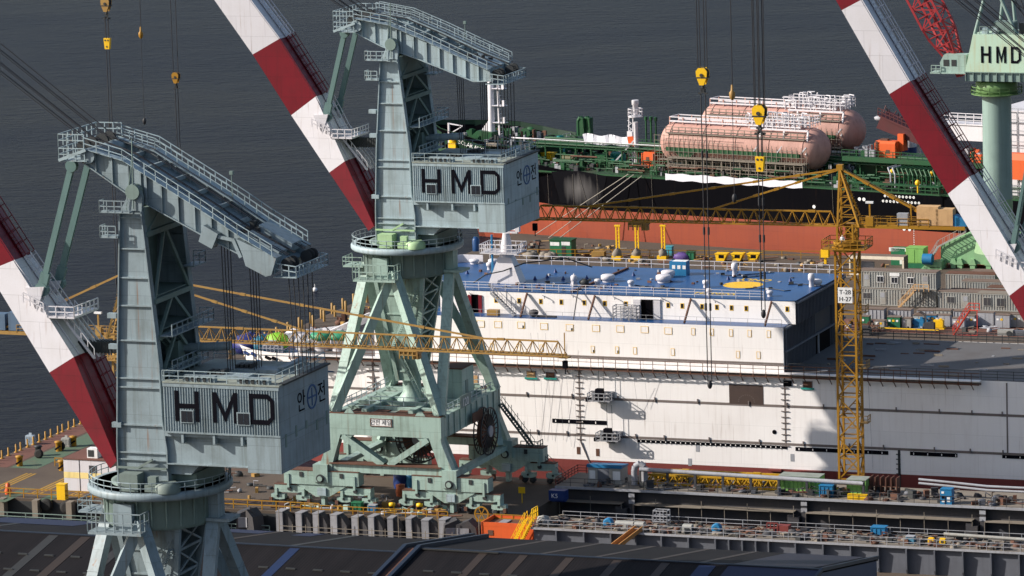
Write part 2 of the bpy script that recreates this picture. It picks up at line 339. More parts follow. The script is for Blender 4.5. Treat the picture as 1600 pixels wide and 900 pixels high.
def base_parts(root, G):
    """travelling gantry, ring and slewing column: the same for every crane"""
    FR = G                                           # base paint
    for sgn in (-1, 1):                              # two portal frames
        y0, y1 = (sgn*10-.65, sgn*10+.65)
        mb = MB()
        mb.prism([(-7.3,12.4), (8.1,12.4), (8.1,9.7), (-7.3,9.7)], y0, y1)
        for s_ in (-1, 1):
            c0 = .3
            top, bot = c0+s_*7.7, c0+s_*9.1
            mb.prism([(top, 9.7), (top-s_*1.6, 9.7), (bot-s_*1.7, 5.7), (bot-s_*1.7, 4.7), (bot, 4.7), (bot, 5.7), (top+s_*.1, 9.0)], y0, y1)
            mb.bar((c0+s_*5.9, sgn*10, 9.5), (c0+s_*.4, sgn*10, 5.9), .75, 1.3, up=(0,1,0))
            mb.prism([(top-s_*1.6, 9.7), (top-s_*3.4, 9.7), (top-s_*2.1, 8.6)], y0+.1, y1-.1)
        mb.box(-7.4, 8.0, y0+.1, y1-.1, 4.75, 5.85)
        mb.box(-7.4, 8.0, y0-.25, y1+.25, 5.85, 6.0, 1)
        mb.box(-7.3, 8.1, y0+.05, y1+.3, 12.41, 12.5, 1)
        for x in (-4.5, 5.3): mb.prism([(x-.7,12.5), (x+.7,12.5), (x+.25,13.1), (x-.25,13.1)], y0+.02, y0+.14)
        pf = mb.build('portal_frame', [FR, m_rust], root)
        if sgn < 0:
            sb = MB(); sb.box(-1.6, 1.4, y0-.06, y0-.005, 10.95, 12.0)
            for v in (-1.6, 1.3): sb.box(v, v+.1, y0-.1, y0-.06, 10.95, 12.0, 1)
            for v in (10.95, 11.9): sb.box(-1.5, 1.3, y0-.1, y0-.06, v, v+.1, 1)
            sg = sb.build('sign_board', [m_signw, m_rust], root)
            text_mesh('안전 제일', .78, m_ink, 'sign_lettering', sg, (-.1, y0-.07, 11.2), (1,0,0), (0,0,1), .01, 'CENTER', .95)
    for s_ in (-1, 1):                               # side girders joining the portals
        x = .4+s_*7.2
        mb = MB(); mb.box(x-.5, x+.5, -9.3, 9.3, 9.6, 12.38)
        for y in range(-8, 9, 2): mb.box(x-.65, x+.65, y-.08, y+.08, 9.6, 12.3)
        mb.bar((x, -9.2, 9.7), (x+s_*1.2, -8.0, 5.2), .8, m=0)
        mb.bar((x, 9.2, 9.7), (x+s_*1.2, 8.0, 5.2), .8, m=0)
        mb.box(x+s_*.8, x+s_*1.9, -9.4, 9.4, 4.4, 5.0)
        mb.build('side_girder', FR, root)
    mb = MB()                                        # upper deck
    mb.box(-6.2, 7, -9.2, 9.2, 12.0, 12.3)
    for y in (-6.5, -3, 0, 3, 6.5): mb.box(-6.2, 7, y-.3, y+.3, 12.3, 12.75, 1)
    for x in (-3, 3.4): mb.box(x-.35, x+.35, -9.2, 9.2, 12.3, 12.85, 1)
    for k in range(4): mb.box(-5+k*3, -3.2+k*3, -8.4, -4.2, 12.31, 12.42, 2)
    dk = mb.build('gantry_deck', [m_roofdeck, FR, m_rust], root)
    mb = MB(); mb.rail([(-6.8,-9,12.5), (-6.8,9,12.5)], 1.1, 1.6, .04); mb.rail([(7.9,-9,12.5), (7.9,9.3,12.5), (0,9.3,12.5)], 1.1, 1.6, .04)
    mb.rail([(-4,-5,12.6), (4,-5,12.6), (4,3,12.6)], 1.1, 1.6, .04)
    mb.build('deck_railing', m_mint, dk)
    mb = MB(); mb.box(3.0, 6.4, 1.5, 5.6, 12.4, 16.4); mb.box(2.9, 6.5, 1.4, 5.7, 16.4, 16.55, 1); mb.box(6.4, 6.46, 2.6, 3.5, 12.8, 14.8, 2)
    mb.build('switch_house', [FR, m_rust, m_mintdk], root)
    tb = MB(); tb.box(8.72, 8.8, -5.4, -1.6, 12.6, 14.2); tb.box(8.72, 8.8, -1.2, 2.4, 9.9, 11.2, 1)
    tp = tb.build('number_board', [m_mintdk, m_rust], root)
    text_mesh('120', 1.5, m_signw, 'board_lettering', tp, (8.82, -4.7, 12.75), (0,1,0), (0,0,1), .01)
    for (x, y) in ((2.2, -3.5), (8.9, 3.0)):          # cable reels
        mb = MB(); ax = 'x' if x > 5 else 'y'
        def P(r, t, h): return (x+h, y+r*cos(t), 8.1+r*sin(t)) if ax == 'x' else (x+r*cos(t), y+h, 8.1+r*sin(t))
        for h in (-.5, .5):
            for k in range(24):
                t = 2*pi*k/24; t2 = 2*pi*(k+1)/24
                mb.bar(P(.5,t,h), P(3.1,t,h), .12, .1); mb.bar(P(3.1,t,h), P(3.1,t2,h), .14)
        mb.lathe([(2.2,-.42), (2.2,.42)], (x,y,8.1), 28, 1, ax); mb.lathe([(.75,-.75), (.75,.75)], (x,y,8.1), 16, 2, ax)
        mb.build('cable_reel', [m_dark, m_rust, m_greylt], root)
    for sgn in (-1, 1):                              # equaliser beams, bogies, wheels
        for s_ in (-1, 1):
            cx, y = .3+s_*8.9, sgn*10
            mb = MB(); mb.box(cx-5.2, cx+5.2, y-.9, y+.9, 3.0, 4.8); mb.box(cx-5.25, cx+5.25, y-.95, y+.95, 4.8, 4.88, 1)
            mb.prism([(cx-3.6,3.0), (cx+3.6,3.0), (cx+.9,1.4), (cx-.9,1.4)], y-.75, y+.75)
            mb.box(cx-.25, cx+.25, y-.5, y+.5, .1, 1.5); mb.box(cx-.6, cx+.6, y-.95, y-.75, 1.6, 2.6, 3)
            mb.box(cx-1.0, cx+1.0, y-1.15, y+1.15, 3.4, 5.7)
            mb.lathe([(.55,-1.3), (.55,1.3)], (cx, y, 3.9), 16, 2, 'y'); mb.lathe([(.35,-1.42), (.35,1.42)], (cx, y, 3.9), 12, 0, 'y')
            for dx in (-4.6, 4.6): mb.box(cx+dx-.14, cx+dx+.14, y-1.05, y+1.05, 2.5, 4.3)
            for dx in (-3.0, 2.6): mb.box(cx+dx, cx+dx+.45, y-1.0, y-.9, 4.0, 4.6, 2)
            eq = mb.build('equaliser_beam', [FR, m_rust, m_dark, m_mint], root)
            for k in (-1, 1):
                bx = cx+k*4.6; mb = MB()
                mb.prism([(bx-2.1,2.75), (bx+2.1,2.75), (bx+2.1,1.95), (bx+1.1,1.75), (bx-1.1,1.75), (bx-2.1,1.95)], y-.6, y+.6)
                mb.box(bx-2.15, bx+2.15, y-.65, y+.65, 2.75, 2.82, 1)
                for dx in (-1.9, 1.9): mb.box(bx+dx-.18, bx+dx+.18, y-.7, y+.7, 1.35, 2.3)
                mb.lathe([(.3,-.72), (.3,.72)], (bx, y, 2.3), 10, 2, 'y')
                mb.build('bogie', [FR, m_rust, m_dark], root)
                for j in (-1, 1):
                    w = bx+j*1.75; mb = MB()
                    mb.prism([(w-.95,1.4), (w+.95,1.4), (w+.95,.85), (w+.45,.75), (w-.45,.75), (w-.95,.85)], y-.45, y+.45)
                    mb.lathe([(.16,-.5), (.16,.5)], (w, y, 1.15), 8, 1, 'y'); mb.cbox(w+.9*j, y-.5, .5, .4, .5, .5, 2)
                    tk_ = mb.build('wheel_carrier', [FR, m_dark, m_rust], root)
                    for q in (-.55, .55):
                        wb = MB(); wb.lathe([(.2,-.3), (.43,-.28), (.43,.28), (.2,.3)], (w+q, y, .45), 12, 0, 'y')
                        wb.build('wheel', m_dark, tk_)
    C8 = [(-6.9,-9.6), (7.7,-9.6), (7.7,9.6), (-6.9,9.6)]; TP = [(.2,-5.6), (5.8,0), (.2,5.6), (-5.6,0)]
    for i, (cx, cy) in enumerate(C8):                # eight slanting legs
        for j in ((i, (i-1) % 4)):
            tx, ty = TP[j]; mb = MB()
            p = Vector((cx, cy, 12.4)); q = Vector((tx, ty, 30.2))
            mb.bar(p, q, 1.25, 1.1); d = (q-p)
            for t in (.33, .66): mb.bar(p+d*(t-.003), p+d*(t+.003), 1.33, 1.18)
            if i == 0 and j == 3: mb.rail([p+Vector((-.7,-.2,.2)), q+Vector((-.75,-.2,-1))], .3, .6, .03, 0)
            mb.build('leg', FR, root)
    mb = MB()                                        # slewing column tapering to its foot bearing
    zt, zb, ht, hb = 30.6, 15.2, 3.5, 1.35
    for y_ in (-1, 1):
        mb.add([(-ht,y_*ht,zt), (ht,y_*ht,zt), (hb,y_*hb,zb), (-hb,y_*hb,zb)], [(0,1,2,3)])
        mb.add([(-ht,y_*(ht-.12),zt), (ht,y_*(ht-.12),zt), (hb,y_*(hb-.12),zb), (-hb,y_*(hb-.12),zb)], [(0,1,2,3)])
    for k in range(6):
        t = (k+.5)/6; h = hb+(ht-hb)*t; z = zb+(zt-zb)*t
        mb.box(-h, h, -h-.12, -h, z-.1, z+.1); mb.box(-h, h, h, h+.12, z-.1, z+.1)
        mb.bar((h,-h,z), (h,h,z), .25)
        if k < 5:
            t2 = (k+1.5)/6; h2 = hb+(ht-hb)*t2; z2 = zb+(zt-zb)*t2
            mb.bar((h,-h,z), (h2,h2,z2), .22); mb.bar((h,h,z), (h2,-h2,z2), .22)
    for sx, sy in ((-1,-1), (1,-1), (1,1), (-1,1)): mb.bar((sx*ht,sy*ht,zt), (sx*hb,sy*hb,zb), .5)
    mb.add([(-ht,-ht,zt), (-ht,ht,zt), (-hb,hb,zb), (-hb,-hb,zb)], [(0,1,2,3)])
    mb.lathe([(2.0,12.5), (1.2,13.6), (1.2,15.0), (1.7,15.3)], (0,0,0), 18, 0)
    mb.stairs((2.4,-2.5,13), (-1.2,-2.2,20), .9, 0, (0,1,0)); mb.stairs((-1.2,-3.4,20), (2.6,-3.7,27), .9, 0, (0,1,0))
    mb.build('slewing_column', FR, root)
    mb = MB()
    mb.lathe([(5.3,29.2), (5.6,29.6), (5.6,32.4), (6.4,32.5)], (0,0,0), 40)
    for k in range(24):
        t = 2*pi*k/24; mb.bar((5.6*cos(t),5.6*sin(t),29.6), (5.75*cos(t),5.75*sin(t),32.3), .15)
    mb.build('ring_girder', m_mintdk, root)
    mb = MB()
    mb.lathe([(6.2,32.5), (7.15,32.5), (7.3,32.7), (7.3,33.1), (7.15,33.3), (6.6,33.3)], (0,0,0), 64); mb.lathe([(6.6,33.3), (6.6,32.95), (4.9,32.95), (4.9,33.5), (4.5,33.5)], (0,0,0), 64, 1)
    rg = mb.build('slewing_ring', [FR if FR is not m_mint2 else m_mint, m_mintdk], root)
    rb = MB(); n = 40
    pts = [(7.1*cos(2*pi*k/n), 7.1*sin(2*pi*k/n), 33.3) for k in range(n)]
    rb.rail(pts, 1.05, 1.1, .035, closed=True); rb.build('ring_railing', m_mint, rg)
    mb = MB(); mb.box(-4.6, 1.2, -7.6, -5.4, 29.1, 29.4); mb.box(-2.3, -.3, -6.4, -5.5, 29.4, 32.0); mb.rail([(-4.6,-5.6,29.4), (-4.6,-7.6,29.4), (1.2,-7.6,29.4), (1.2,-5.6,29.4)], 1.9, .9, .05); mb.build('inspection_balcony', FR, root)
    mb = MB(); mb.box(-8.2, -5.4, -2.2, 1.0, 30.0, 30.2); mb.rail([(-5.5,-2.2,30.2), (-8.2,-2.2,30.2), (-8.2,1,30.2)], 1.1, 1.1, .04); mb.build('side_balcony', FR, root)
    mb = MB(); mb.box(4.6, 8.0, -1.4, 1.4, 29.6, 29.9); mb.box(5.2, 6.6, -.8, .8, 29.9, 32.5); mb.build('leg_head', FR, root)

def make_crane(a0, b0, G, P, label, base=True):
    """P: dz of tower top, lever profiles, boom profile and colour stations (local a,z)"""
    root = thing('luffing_crane', label, 'crane', a0, b0, 0, 0)
    base_parts(root, P.get('basemat', G))
    dz = P['dz']; zt = 57.5+dz
    Lf = [(-2.3,33.5), (-2.25,38), (-1.85,46), (-.9,zt)]
    Rt = [(3.15,33.5), (3.15,37.5), (2.75,40.5), (2.68,46), (1.4,zt)]
    for sgn in (-1, 1):                              # tower: two flanged plates
        y = sgn*4.55; mb = MB()
        mb.prism(Lf+Rt[::-1], y-.06, y+.06)
        e = 0.42
        for pl in (Lf, Rt):
            for (x0,z0), (x1,z1) in zip(pl, pl[1:]):
                mb.prism([(x0-.06,z0), (x0+.06,z0), (x1+.06,z1), (x1-.06,z1)], y-e, y+e)
        for z in (36.3, 37.0, 39.8, 43.6, 44.5, 48.3, 51.8, 54.6, 57.5, 60.6):
            if z > zt-.6: continue
            x0, x1 = interp(Lf, z), interp(Rt, z); mb.box(x0, x1, y-.3, y+.3, z-.07, z+.07)
        mb.prism([(-.9,zt), (1.4,zt), (1.55,zt+1.4), (1.2,zt+2.4), (.55,zt+2.75), (-.05,zt+2.4), (-.2,zt+1.2)], y-.2, y+.2, 0)
        mb.lathe([(.75,-.5), (.75,.5)], (.6, y, zt+1.9), 20, 1, 'y')
        mb.build('tower_plate', [G, m_mintdk], root)
    mb = MB()                                        # tower sides and bracing
    mb.add([(x, s_*4.3, z) for s_ in (-1,1) for x, z in Lf], [(0,1,5,4), (1,2,6,5), (2,3,7,6)])
    zs = [34.5, 37.5, 41, 44.8, 48.6, 52.2, zt-2.4, zt]
    for i, z in enumerate(zs):
        x = interp(Rt, z); mb.bar((x,-4.4,z), (x,4.4,z), .42, .5, 0)
        if i < len(zs)-1 and z > 41:
            z2 = zs[i+1]; x2 = interp(Rt, z2)
            mb.bar((x,-4.2,z), (x2,-.1,z2), .28, .32, 0); mb.bar((x,4.2,z), (x2,.1,z2), .28, .32, 0)
    xa = interp(Rt, zt-1.6); mb.box(xa-1.7, xa+.05, -4.4, 4.4, zt-2.1, zt-.2, 0)
    for z in (41.3, 45.2, 49.2, 52.6):
        x0, x1 = interp(Lf, z), interp(Rt, z); mb.box(x0+.2, x1-.1, -4.3, 4.3, z-.06, z+.06, 1)
    for k, z in enumerate((37, 41.3, 45.2)):
        mb.stairs((1.4, -3.2 if k % 2 else 3.2, z), (1.4, 3.0 if k % 2 else -3.0, z+4), .8, 1, (1,0,0))
    mb.box(.2, 2.0, -2.4, 2.2, 37.2, 39.2, 1); mb.cbox(1.6, 1.4, 45.3, 1.4, 1.6, 2.1, 0)
    mb.build('tower_bracing', [m_mintdk, m_mintdk], root)
    for z, x1, y0, y1 in ((48.7, 3.6, -4.3, 5.8), (45.1, 3.5, -4.3, 4.3), (54.5, 2.9, 3.0, 5.9)):
        mb = MB(); xx = interp(Rt, z); mb.box(xx, x1+.4, y0, y1, z, z+.12); mb.rail([(x1+.35,y0,z+.12), (x1+.35,y1,z+.12), (xx,y1,z+.12)], 1.1, 1.2, .045); mb.build('tower_platform', G, root)
    mb = MB(); mb.box(-2.6, .6, -5.9, -4.9, zt-.1, zt+.05); mb.rail([(-2.6,-4.9,zt), (-2.6,-5.9,zt), (.6,-5.9,zt)], 1.1, .9, .045); mb.build('tower_platform', G, root)
    mb = MB(); mb.box(-2.9, -1.0, -5.4, -4.2, zt-2.7, zt-2.5); mb.rail([(-1.2,-5.4,zt-2.6), (-2.9,-5.4,zt-2.6), (-2.9,-4.2,zt-2.6)], 1.1, .8, .045); mb.build('tower_platform', G, root)
    for z in (39.5, 47.4, 50.5): mb = MB(); mb.box(-2.7, -1.7, -5.0, -4.5, z, z+.5); mb.build('floodlight', G, root)
    mb = MB(); mb.tube((1.5,2.2,46.4), (7.3,2.2,46.8), .45, 20); mb.tube((3.9,2.2,46.56), (4.0,2.2,46.57), .52, 20); mb.tube((5.8,2.2,46.7), (5.9,2.2,46.7), .52, 20)
    mb.build('luffing_cylinder', G, root)
    # ---- boom with painted bands
    lo, hi = list(P['lo']), list(P['hi']); HW = [3.9, 3.1]+[1.95]*20
    for i in (0, 1):
        e_ = HW[i]-1.95; lo[i] = (lo[i][0]+e_*.384, lo[i][1]-e_*.13); hi[i] = (hi[i][0]+e_*.384, hi[i][1]-e_*.13)
    names = P['bands']; boom = None; rest = []
    for i in range(len(lo)-1):
        q = [lo[i], lo[i+1], hi[i+1], hi[i]]
        mb = MB(); ws = (HW[i], HW[i+1], HW[i+1], HW[i]); mb.add([(p[0],-w_,p[1]) for p, w_ in zip(q, ws)]+[(p[0],w_,p[1]) for p, w_ in zip(q, ws)], [(0,1,2,3),(7,6,5,4),(0,4,5,1),(1,5,6,2),(2,6,7,3),(3,7,4,0)], 0)
        o = mb.build('boom' if boom is None else 'boom_band', [m_red if names[i] == 'r' else m_white], root if boom is None else boom)
        if boom is None: boom = o
    for i in range(len(lo)-1):
        mt = m_red if names[i] == 'r' else m_white
        mb = MB(); n = Vector((.82,0,.57))*.12
        p0, p1 = Vector((hi[i][0],0,hi[i][1])), Vector((hi[i+1][0],0,hi[i+1][1]))
        d = (p1-p0); L = d.length
        if i > 0 or True:
            for yy in (-1.9, 1.1):
                o_ = Vector((0,yy,0))+n; mb.bar(p0+o_, p1+o_, .1, .1)
            up = Vector((.82,0,.57))
            for yy in (-.5, .5):
                for k in range(int(L/1.4)+1):
                    a = p0.lerp(p1, k*1.4/L)+Vector((0,yy+.6,0)); mb.bar(a, a+up*1.1, .08)
                for hgt in (.55, 1.1): mb.bar(p0+up*hgt+Vector((0,yy+.6,0)), p1+up*hgt+Vector((0,yy+.6,0)), .08)
            mb.bar(p0+up*.15+Vector((0,.6,0)), p1+up*.15+Vector((0,.6,0)), .9, .08, up=up)
            if i > 1:
                for k in range(1, int(L/.45)):
                    a = p0.lerp(p1, k*.45/L)+up*.2; mb.bar(a+Vector((0,.2,0)), a+Vector((0,1,0)), .06)
        mb.build('boom_walkway', mt, boom)
    # bracket where the tie rods meet the boom
    rb = Vector((P['rod'][1][0], 0, P['rod'][1][1])); rt = Vector((P['rod'][0][0], 0, P['rod'][0][1]))
    mb = MB(); ax = Vector((-.57,0,.82)); nn = Vector((.82,0,.57))
    for yy in (-2.4, -1.5, 1.5, 2.4):
        c_ = rb+Vector((0,yy,0)); mb.prism([(c_.x+ax.x*1.1-nn.x*1.2, c_.z+ax.z*1.1-nn.z*1.2), (c_.x+nn.x*.6, c_.z+nn.z*.6), (c_.x-ax.x*1.6-nn.x*1.6, c_.z-ax.z*1.6-nn.z*1.6)], yy-.12, yy+.12)
    pl = rb-ax*3.0-nn*.3
    mb.box(pl.x-.6, pl.x+2.4, -2.8, 2.8, pl.z-.1, pl.z+.1); mb.rail([(pl.x-.6,-2.8,pl.z), (pl.x+2.4,-2.8,pl.z), (pl.x+2.4,2.8,pl.z)], 1.1, .9, .05)
    mb.rail([(rb.x-1.6,-3.0,rb.z-1.2), (rb.x+.6,-3.0,rb.z-2.2)], 1.0, .9, .05)
    for yy in (-2.6, -.6, .8, 2.6): mb.stairs(pl+Vector((.4,yy*.6,0)), pl-ax*5.2+Vector((.9,yy*.6,0)), .05, 0, (0,1,0))
    mb.build('boom_platform', m_white, boom)
    for yy in (-2.0, 2.0):                           # two tie rods
        mb = MB(); a, b = rt+Vector((0,yy,0)), rb+Vector((0,yy*.95,0)); d = (b-a).normalized()
        mb.bar(a, b-d*1.4, .42, .62); mb.bar(a+d*1.0, b-d*2.4, .2, .7)
        mb.bar(b-d*1.8, b+d*.3, .5, .95); mb.lathe([(.72,-.32), (.72,.32)], b, 18, 0, 'y'); mb.lathe([(.3,-.42), (.3,.42)], b, 10, 1, 'y')
        mb.lathe([(.6,-.3), (.6,.3)], a, 16, 0, 'y')
        mb.build('tie_rod', [paint('tie_rod_green', (.1,.17,.165), .45, .3, .4, .3), m_dark], root)
    # black luffing rack from boom to tower
    rk = P['rack']; mb = MB(); a, b = Vector((rk[0],.0,rk[1])), Vector((.5,0,rk[1]+.15))
    mb.bar(a, b, 1.0, 1.05); n = int((b-a).length/.34)
    for k in range(n):
        p = a.lerp(b, (k+.5)/n); mb.bar(p-Vector((.06,0,0)), p+Vector((.06,0,0)), 1.1, 1.22)
    mb.build('luffing_rack', m_dark, root)
    # ---- balance lever: two plate girders
    T, B = P['ltop'], P['lbot']
    mb = MB()
    lever = None
    def at(pl, x):
        for (x0,z0), (x1,z1) in zip(pl, pl[1:]):
            if x0 <= x <= x1: return z0+(z1-z0)*(x-x0)/(x1-x0)
        return pl[-1][1] if x > pl[-1][0] else pl[0][1]
    for sgn in (-1, 1):
        y = sgn*3.55
        mb.prism(T+B[::-1], y-.08, y+.08)
        for pl, e in ((T, .55), (B, .35)):
            for (x0,z0), (x1,z1) in zip(pl, pl[1:]): mb.bar((x0,y,z0), (x1,y,z1), e*2, .12)
        x = T[0][0]+.9
        while x < T[-1][0]-.4:
            z0, z1 = at(B, x), at(T, x)
            if z1-z0 > .3: mb.box(x-.06, x+.06, y-.3, y+.3, z0, z1)
            x += 1.75
        for x in (1.0, 1.6):
            mb.box(x-.07, x+.07, y-.34, y+.34, at(B,x), at(T,x))
    x = T[0][0]+.5
    while x < T[-1][0]-.6:
        zt_ = at(T, x)-.35; mb.bar((x,-3.5,zt_-.2), (x,3.5,zt_-.2), .3, .4); x += 2.3
    x0, x1 = T[0][0], T[-1][0]
    for (xa,za), (xb,zb_) in zip(T, T[1:]): mb.bar((xa,0,za-1.0), (xb,0,zb_-1.0), 6.6, .1, 0)
    mb.tube((x0+.2,-4.2,(T[0][1]+B[0][1])/2), (x0+.2,4.2,(T[0][1]+B[0][1])/2), .75, 16)
    lever = mb.build('balance_lever', G, root)
    mb = MB()
    for y in (-4.5, 3.3):
        pts = [(xx, y, zz+.12) for xx, zz in T]; mb.rail(pts, 1.15, 1.3, .04)
        for (xa,za), (xb,zb_) in zip(T, T[1:]): mb.bar((xa,y+.6,za+.1), (xb,y+.6,zb_+.1), 1.0, .06)
    pts = [(xx, 4.5, zz+.12) for xx, zz in T]; mb.rail(pts, 1.15, 1.3, .04)
    tipz = B[0][1]+.1; tx = T[0][0]
    mb.box(tx-2.8, tx+.2, -4.4, 4.4, tipz, tipz+.12)
    for yy in (-4.4, -2.0, 2.0, 4.4): mb.bar((tx+.2,yy,tipz+1.2), (tx-2.8,yy,tipz+.1), .3)
    for z_ in (tipz+.1, tipz+1.5): mb.rail([(tx,-4.4,z_), (tx-2.8,-4.4,z_), (tx-2.8,4.4,z_), (tx,4.4,z_)], 1.2, 1.1, .045)
    mb.build('lever_railing', m_mint, lever)
    for yy in (-2.9, -1.2, 1.2, 2.9):
        wb = MB(); wb.lathe([(.75,-.14), (.62,-.05), (.62,.05), (.75,.14)], (tx-.7, yy, tipz+1.3), 20, 0, 'y')
        wb.build('sheave', m_dark, lever)
    if P['cw']:                                      # lever with counterweight box on its long arm
        mb = MB()
        bx = [(9.4,57.0), (12.2,55.6), (12.6,53.9)]
        mb.prism([(11.3,58.75), (15.5,57.0), (14.9,55.25), (14.3,55.1), (12.2,56.1), (11.9,57.2)], -4.4, -3.0); mb.prism([(11.3,58.75), (15.5,57.0), (14.9,55.25), (14.3,55.1), (12.2,56.1), (11.9,57.2)], 3.0, 4.4)
        mb.prism([(7.9,60.0), (9.4,59.2), (8.7,57.7), (7.3,58.4)], -4.5, -3.2)
        mb.bar((9.2,-4.2,58.9), (10.9,-4.2,58.6), .3); mb.bar((10.9,-4.2,58.7), (11.7,-4.2,56.9), .35)
        mb.prism([(11.4,58.5), (14.9,56.8), (15.1,57.3), (11.6,59.1)], -2.7, -.6); mb.prism([(11.4,58.5), (14.9,56.8), (15.1,57.6), (11.6,59.4)], .6, 2.9)
        mb.build('counterweight_box', G, lever)
        ex, ez = 16.1, 56.2
    else:
        mb = MB(); mb.prism([(9.8,57.6), (13.2,56.3), (12.8,54.9), (9.5,56.0)], -2.6, 2.6); mb.build('end_housing', G, lever); ex, ez = 14.2, 55.6
    for yy in ((-3.2,-2.4,-1.6,1.6,2.4,3.2)):
        wb = MB(); wb.lathe([(.6,-.1), (.5,-.04), (.5,.04), (.6,.1)], (ex, yy, ez), 20, 0, 'y'); wb.build('sheave', m_dark, lever)
    mb = MB(); mb.rail([(ex-1,-4,ez-.9), (ex+1.3,-4,ez-1.2), (ex+1.3,4,ez-1.2), (ex-1,4,ez-.9)], 1.1, .9, .045); mb.box(ex-1.2, ex+1.3, -4, 4, ez-1.25, ez-1.15)
    mb.build('sheave_platform', m_mint, lever)
    mb = MB()
    for k in range(16):
        x = ex-5.5+random.uniform(0,3.6); z = at(T, min(x, T[-1][0]))
        y = random.uniform(-2.6,2.6); mb.cbox(x, y, z-.5, random.uniform(.2,.7), random.uniform(.2,.7), random.uniform(.3,.9))
    mb.build('rope_fittings', m_dark, lever)
    mb = MB(); mb.tube((.6,-4.9,zt+.2), (.75,-4.9,zt+7.2), .06, 6); mb.bar((.6,-4.9,zt+5), (-.2,-4.9,zt), .06); mb.build('mast_pole', [m_mintdk], root); mb = MB(); mb.tube((7.5,3.6,at(T,7.5)), (7.5,3.6,at(T,7.5)+2.6), .05, 6); mb.cbox(7.5,3.6,at(T,7.5)+2.4,.35,.35,.35)
    mb.build('warning_light_mast', [m_mintdk], lever)
    # ---- machinery house
    x0, x1, y0, y1, z0, z1 = 3.25, 15.7, -5.5, 7.0, 39.3, 44.35
    mb = MB(); mb.box(x0, x1, y0+.1, y1, z0, z1)
    n = 44; w = (x1-x0)/n
    for k in range(n):
        xx = x0+k*w; mb.prismz([(xx+w*.12, y0+.1), (xx+w*.3, y0), (xx+w*.62, y0), (xx+w*.8, y0+.1)], z0+.05, z1-.4)
    mb.box(x0, x1+.02, y0-.04, y0+.09, z1-.38, z1); mb.box(x0, x1+.02, y0-.02, y0+.09, z0, z0+.18)
    house = mb.build('machinery_house', G, root)
    mb = MB(); mb.box(x0, x1+.12, y0-.1, y1, z1, z1+.14)
    for (xa, ya, sx, sy) in ((6.2,-3.2,5.2,2.2), (7.6,.6,5.4,2.2)):
        mb.box(xa, xa+sx, ya, ya+sy, z1+.14, z1+.45, 1)
        mb.box(xa+.6, xa+2.4, ya+.4, ya+1.8, z1+.45, z1+.5, 2)
        for k in range(4): mb.cbox(xa+.8+k*.5, ya+1.2, z1+.5, .34, 1.3, random.uniform(.25,.45), 2)
    for xa in (5.4, 11.2): mb.box(xa, xa+3.4, y0+.2, y0+.9, z1+.14, z1+.75, 1); [mb.box(xa+.3+k*.62, xa+.6+k*.62, y0+.1, y0+.19, z1+.2, z1+.6, 2) for k in range(5)]
    mb.box(x1-.4, x1+.3, y0+.8, y1, z1+.02, z1+.2, 2); mb.box(12.6, 13.3, 1.5, 7.2, z1+.14, z1+.6, 1)
    mb.build('house_roof', [m_roofdeck, G, m_dark], house)
    mb = MB(); mb.rail([(x0,y0,z1+.14), (x1-.3,y0,z1+.14), (x1-.3,y1,z1+.14), (x0,y1,z1+.14)], 1.1, 1.7, .035); mb.rail([(x0+.2,y0,z1), (x0+.2,3,z1)], 1.1, 1.2, .04)
    mb.build('house_railing', m_mint, house)
    letters_HMD(house, 4.5, 15.15, y0-.005, 40.55, 43.6)
    for xa in (5.15, 11.25):
        mb = MB(); mb.box(xa-.08, xa+1.36, y0-.12, y0-.056, 40.4, 41.7)
        wn = mb.build('window', G, house); gb = MB(); gb.box(xa+.05, xa+.62, y0-.15, y0-.125, 40.5, 41.6); gb.box(xa+.68, xa+1.23, y0-.15, y0-.125, 40.5, 41.6); gb.build('window_glass', m_glass, wn)
    gg = paint('sign_blue', (.03,.09,.22), .6, .2)
    text_mesh('안', 2.3, m_ink, 'sign_lettering', house, (x1+.03, -1.1, 41.1), (0,1,0), (0,0,1), .01, 'LEFT', 1.0)
    text_mesh('전', 2.3, m_ink, 'sign_lettering', house, (x1+.03, 4.1, 41.1), (0,1,0), (0,0,1), .01, 'LEFT', 1.0)
    mb = MB(); k = 28
    for i in range(k):
        t, t2 = 2*pi*i/k, 2*pi*(i+1)/k; mb.bar((x1+.04, 2.7+1.15*cos(t), 41.9+1.15*sin(t)), (x1+.04, 2.7+1.15*cos(t2), 41.9+1.15*sin(t2)), .04, .2, up=(0,-sin(t)*0+cos(t),sin(t)))
    mb.box(x1+.02, x1+.05, 2.6, 2.8, 41.0, 42.8); mb.box(x1+.02, x1+.05, 1.8, 3.6, 41.8, 42.0)
    mb.build('safety_emblem', gg, house)
    mb = MB(); mb.box(12.1, x1, y0+.05, y1-.05, 35.65, z0-.02); mb.box(x1-.02, x1+.035, y0+.06, y1-.06, 39.1, 39.16, 1)
    for k in range(5): mb.box(x1+.005, x1+.04, -4.3+k*2.6, -3.9+k*2.6, 38.3+random.uniform(-.3,.9), 39.0+random.uniform(0,.9), 1)
    mb.build('counterweight', [G, m_mintdk], house)
    mb = MB(); mb.box(x0-.2, 12.1, -4.6, 5.6, 36.1, z0-.02); mb.box(x0-.1, 12.1, -5.0, -4.61, 36.0, 36.12); mb.box(x0-.1, 12.1, -5.2, -4.61, 38.9, z0-.02)
    for xa in (5.0, 8.4, 11.4): mb.box(xa, xa+.25, -5.4, -4.61, 38.3, z0-.02)
    mb.prism([(3.2,36.0), (6.5,36.0), (5.4,34.9), (3.2,34.9)], -4.3, 4.3); mb.box(1, 5.6, -3.4, 3.4, 33.4, 34.9, 1)
    mb.build('house_girder', [G, m_mintdk], house)
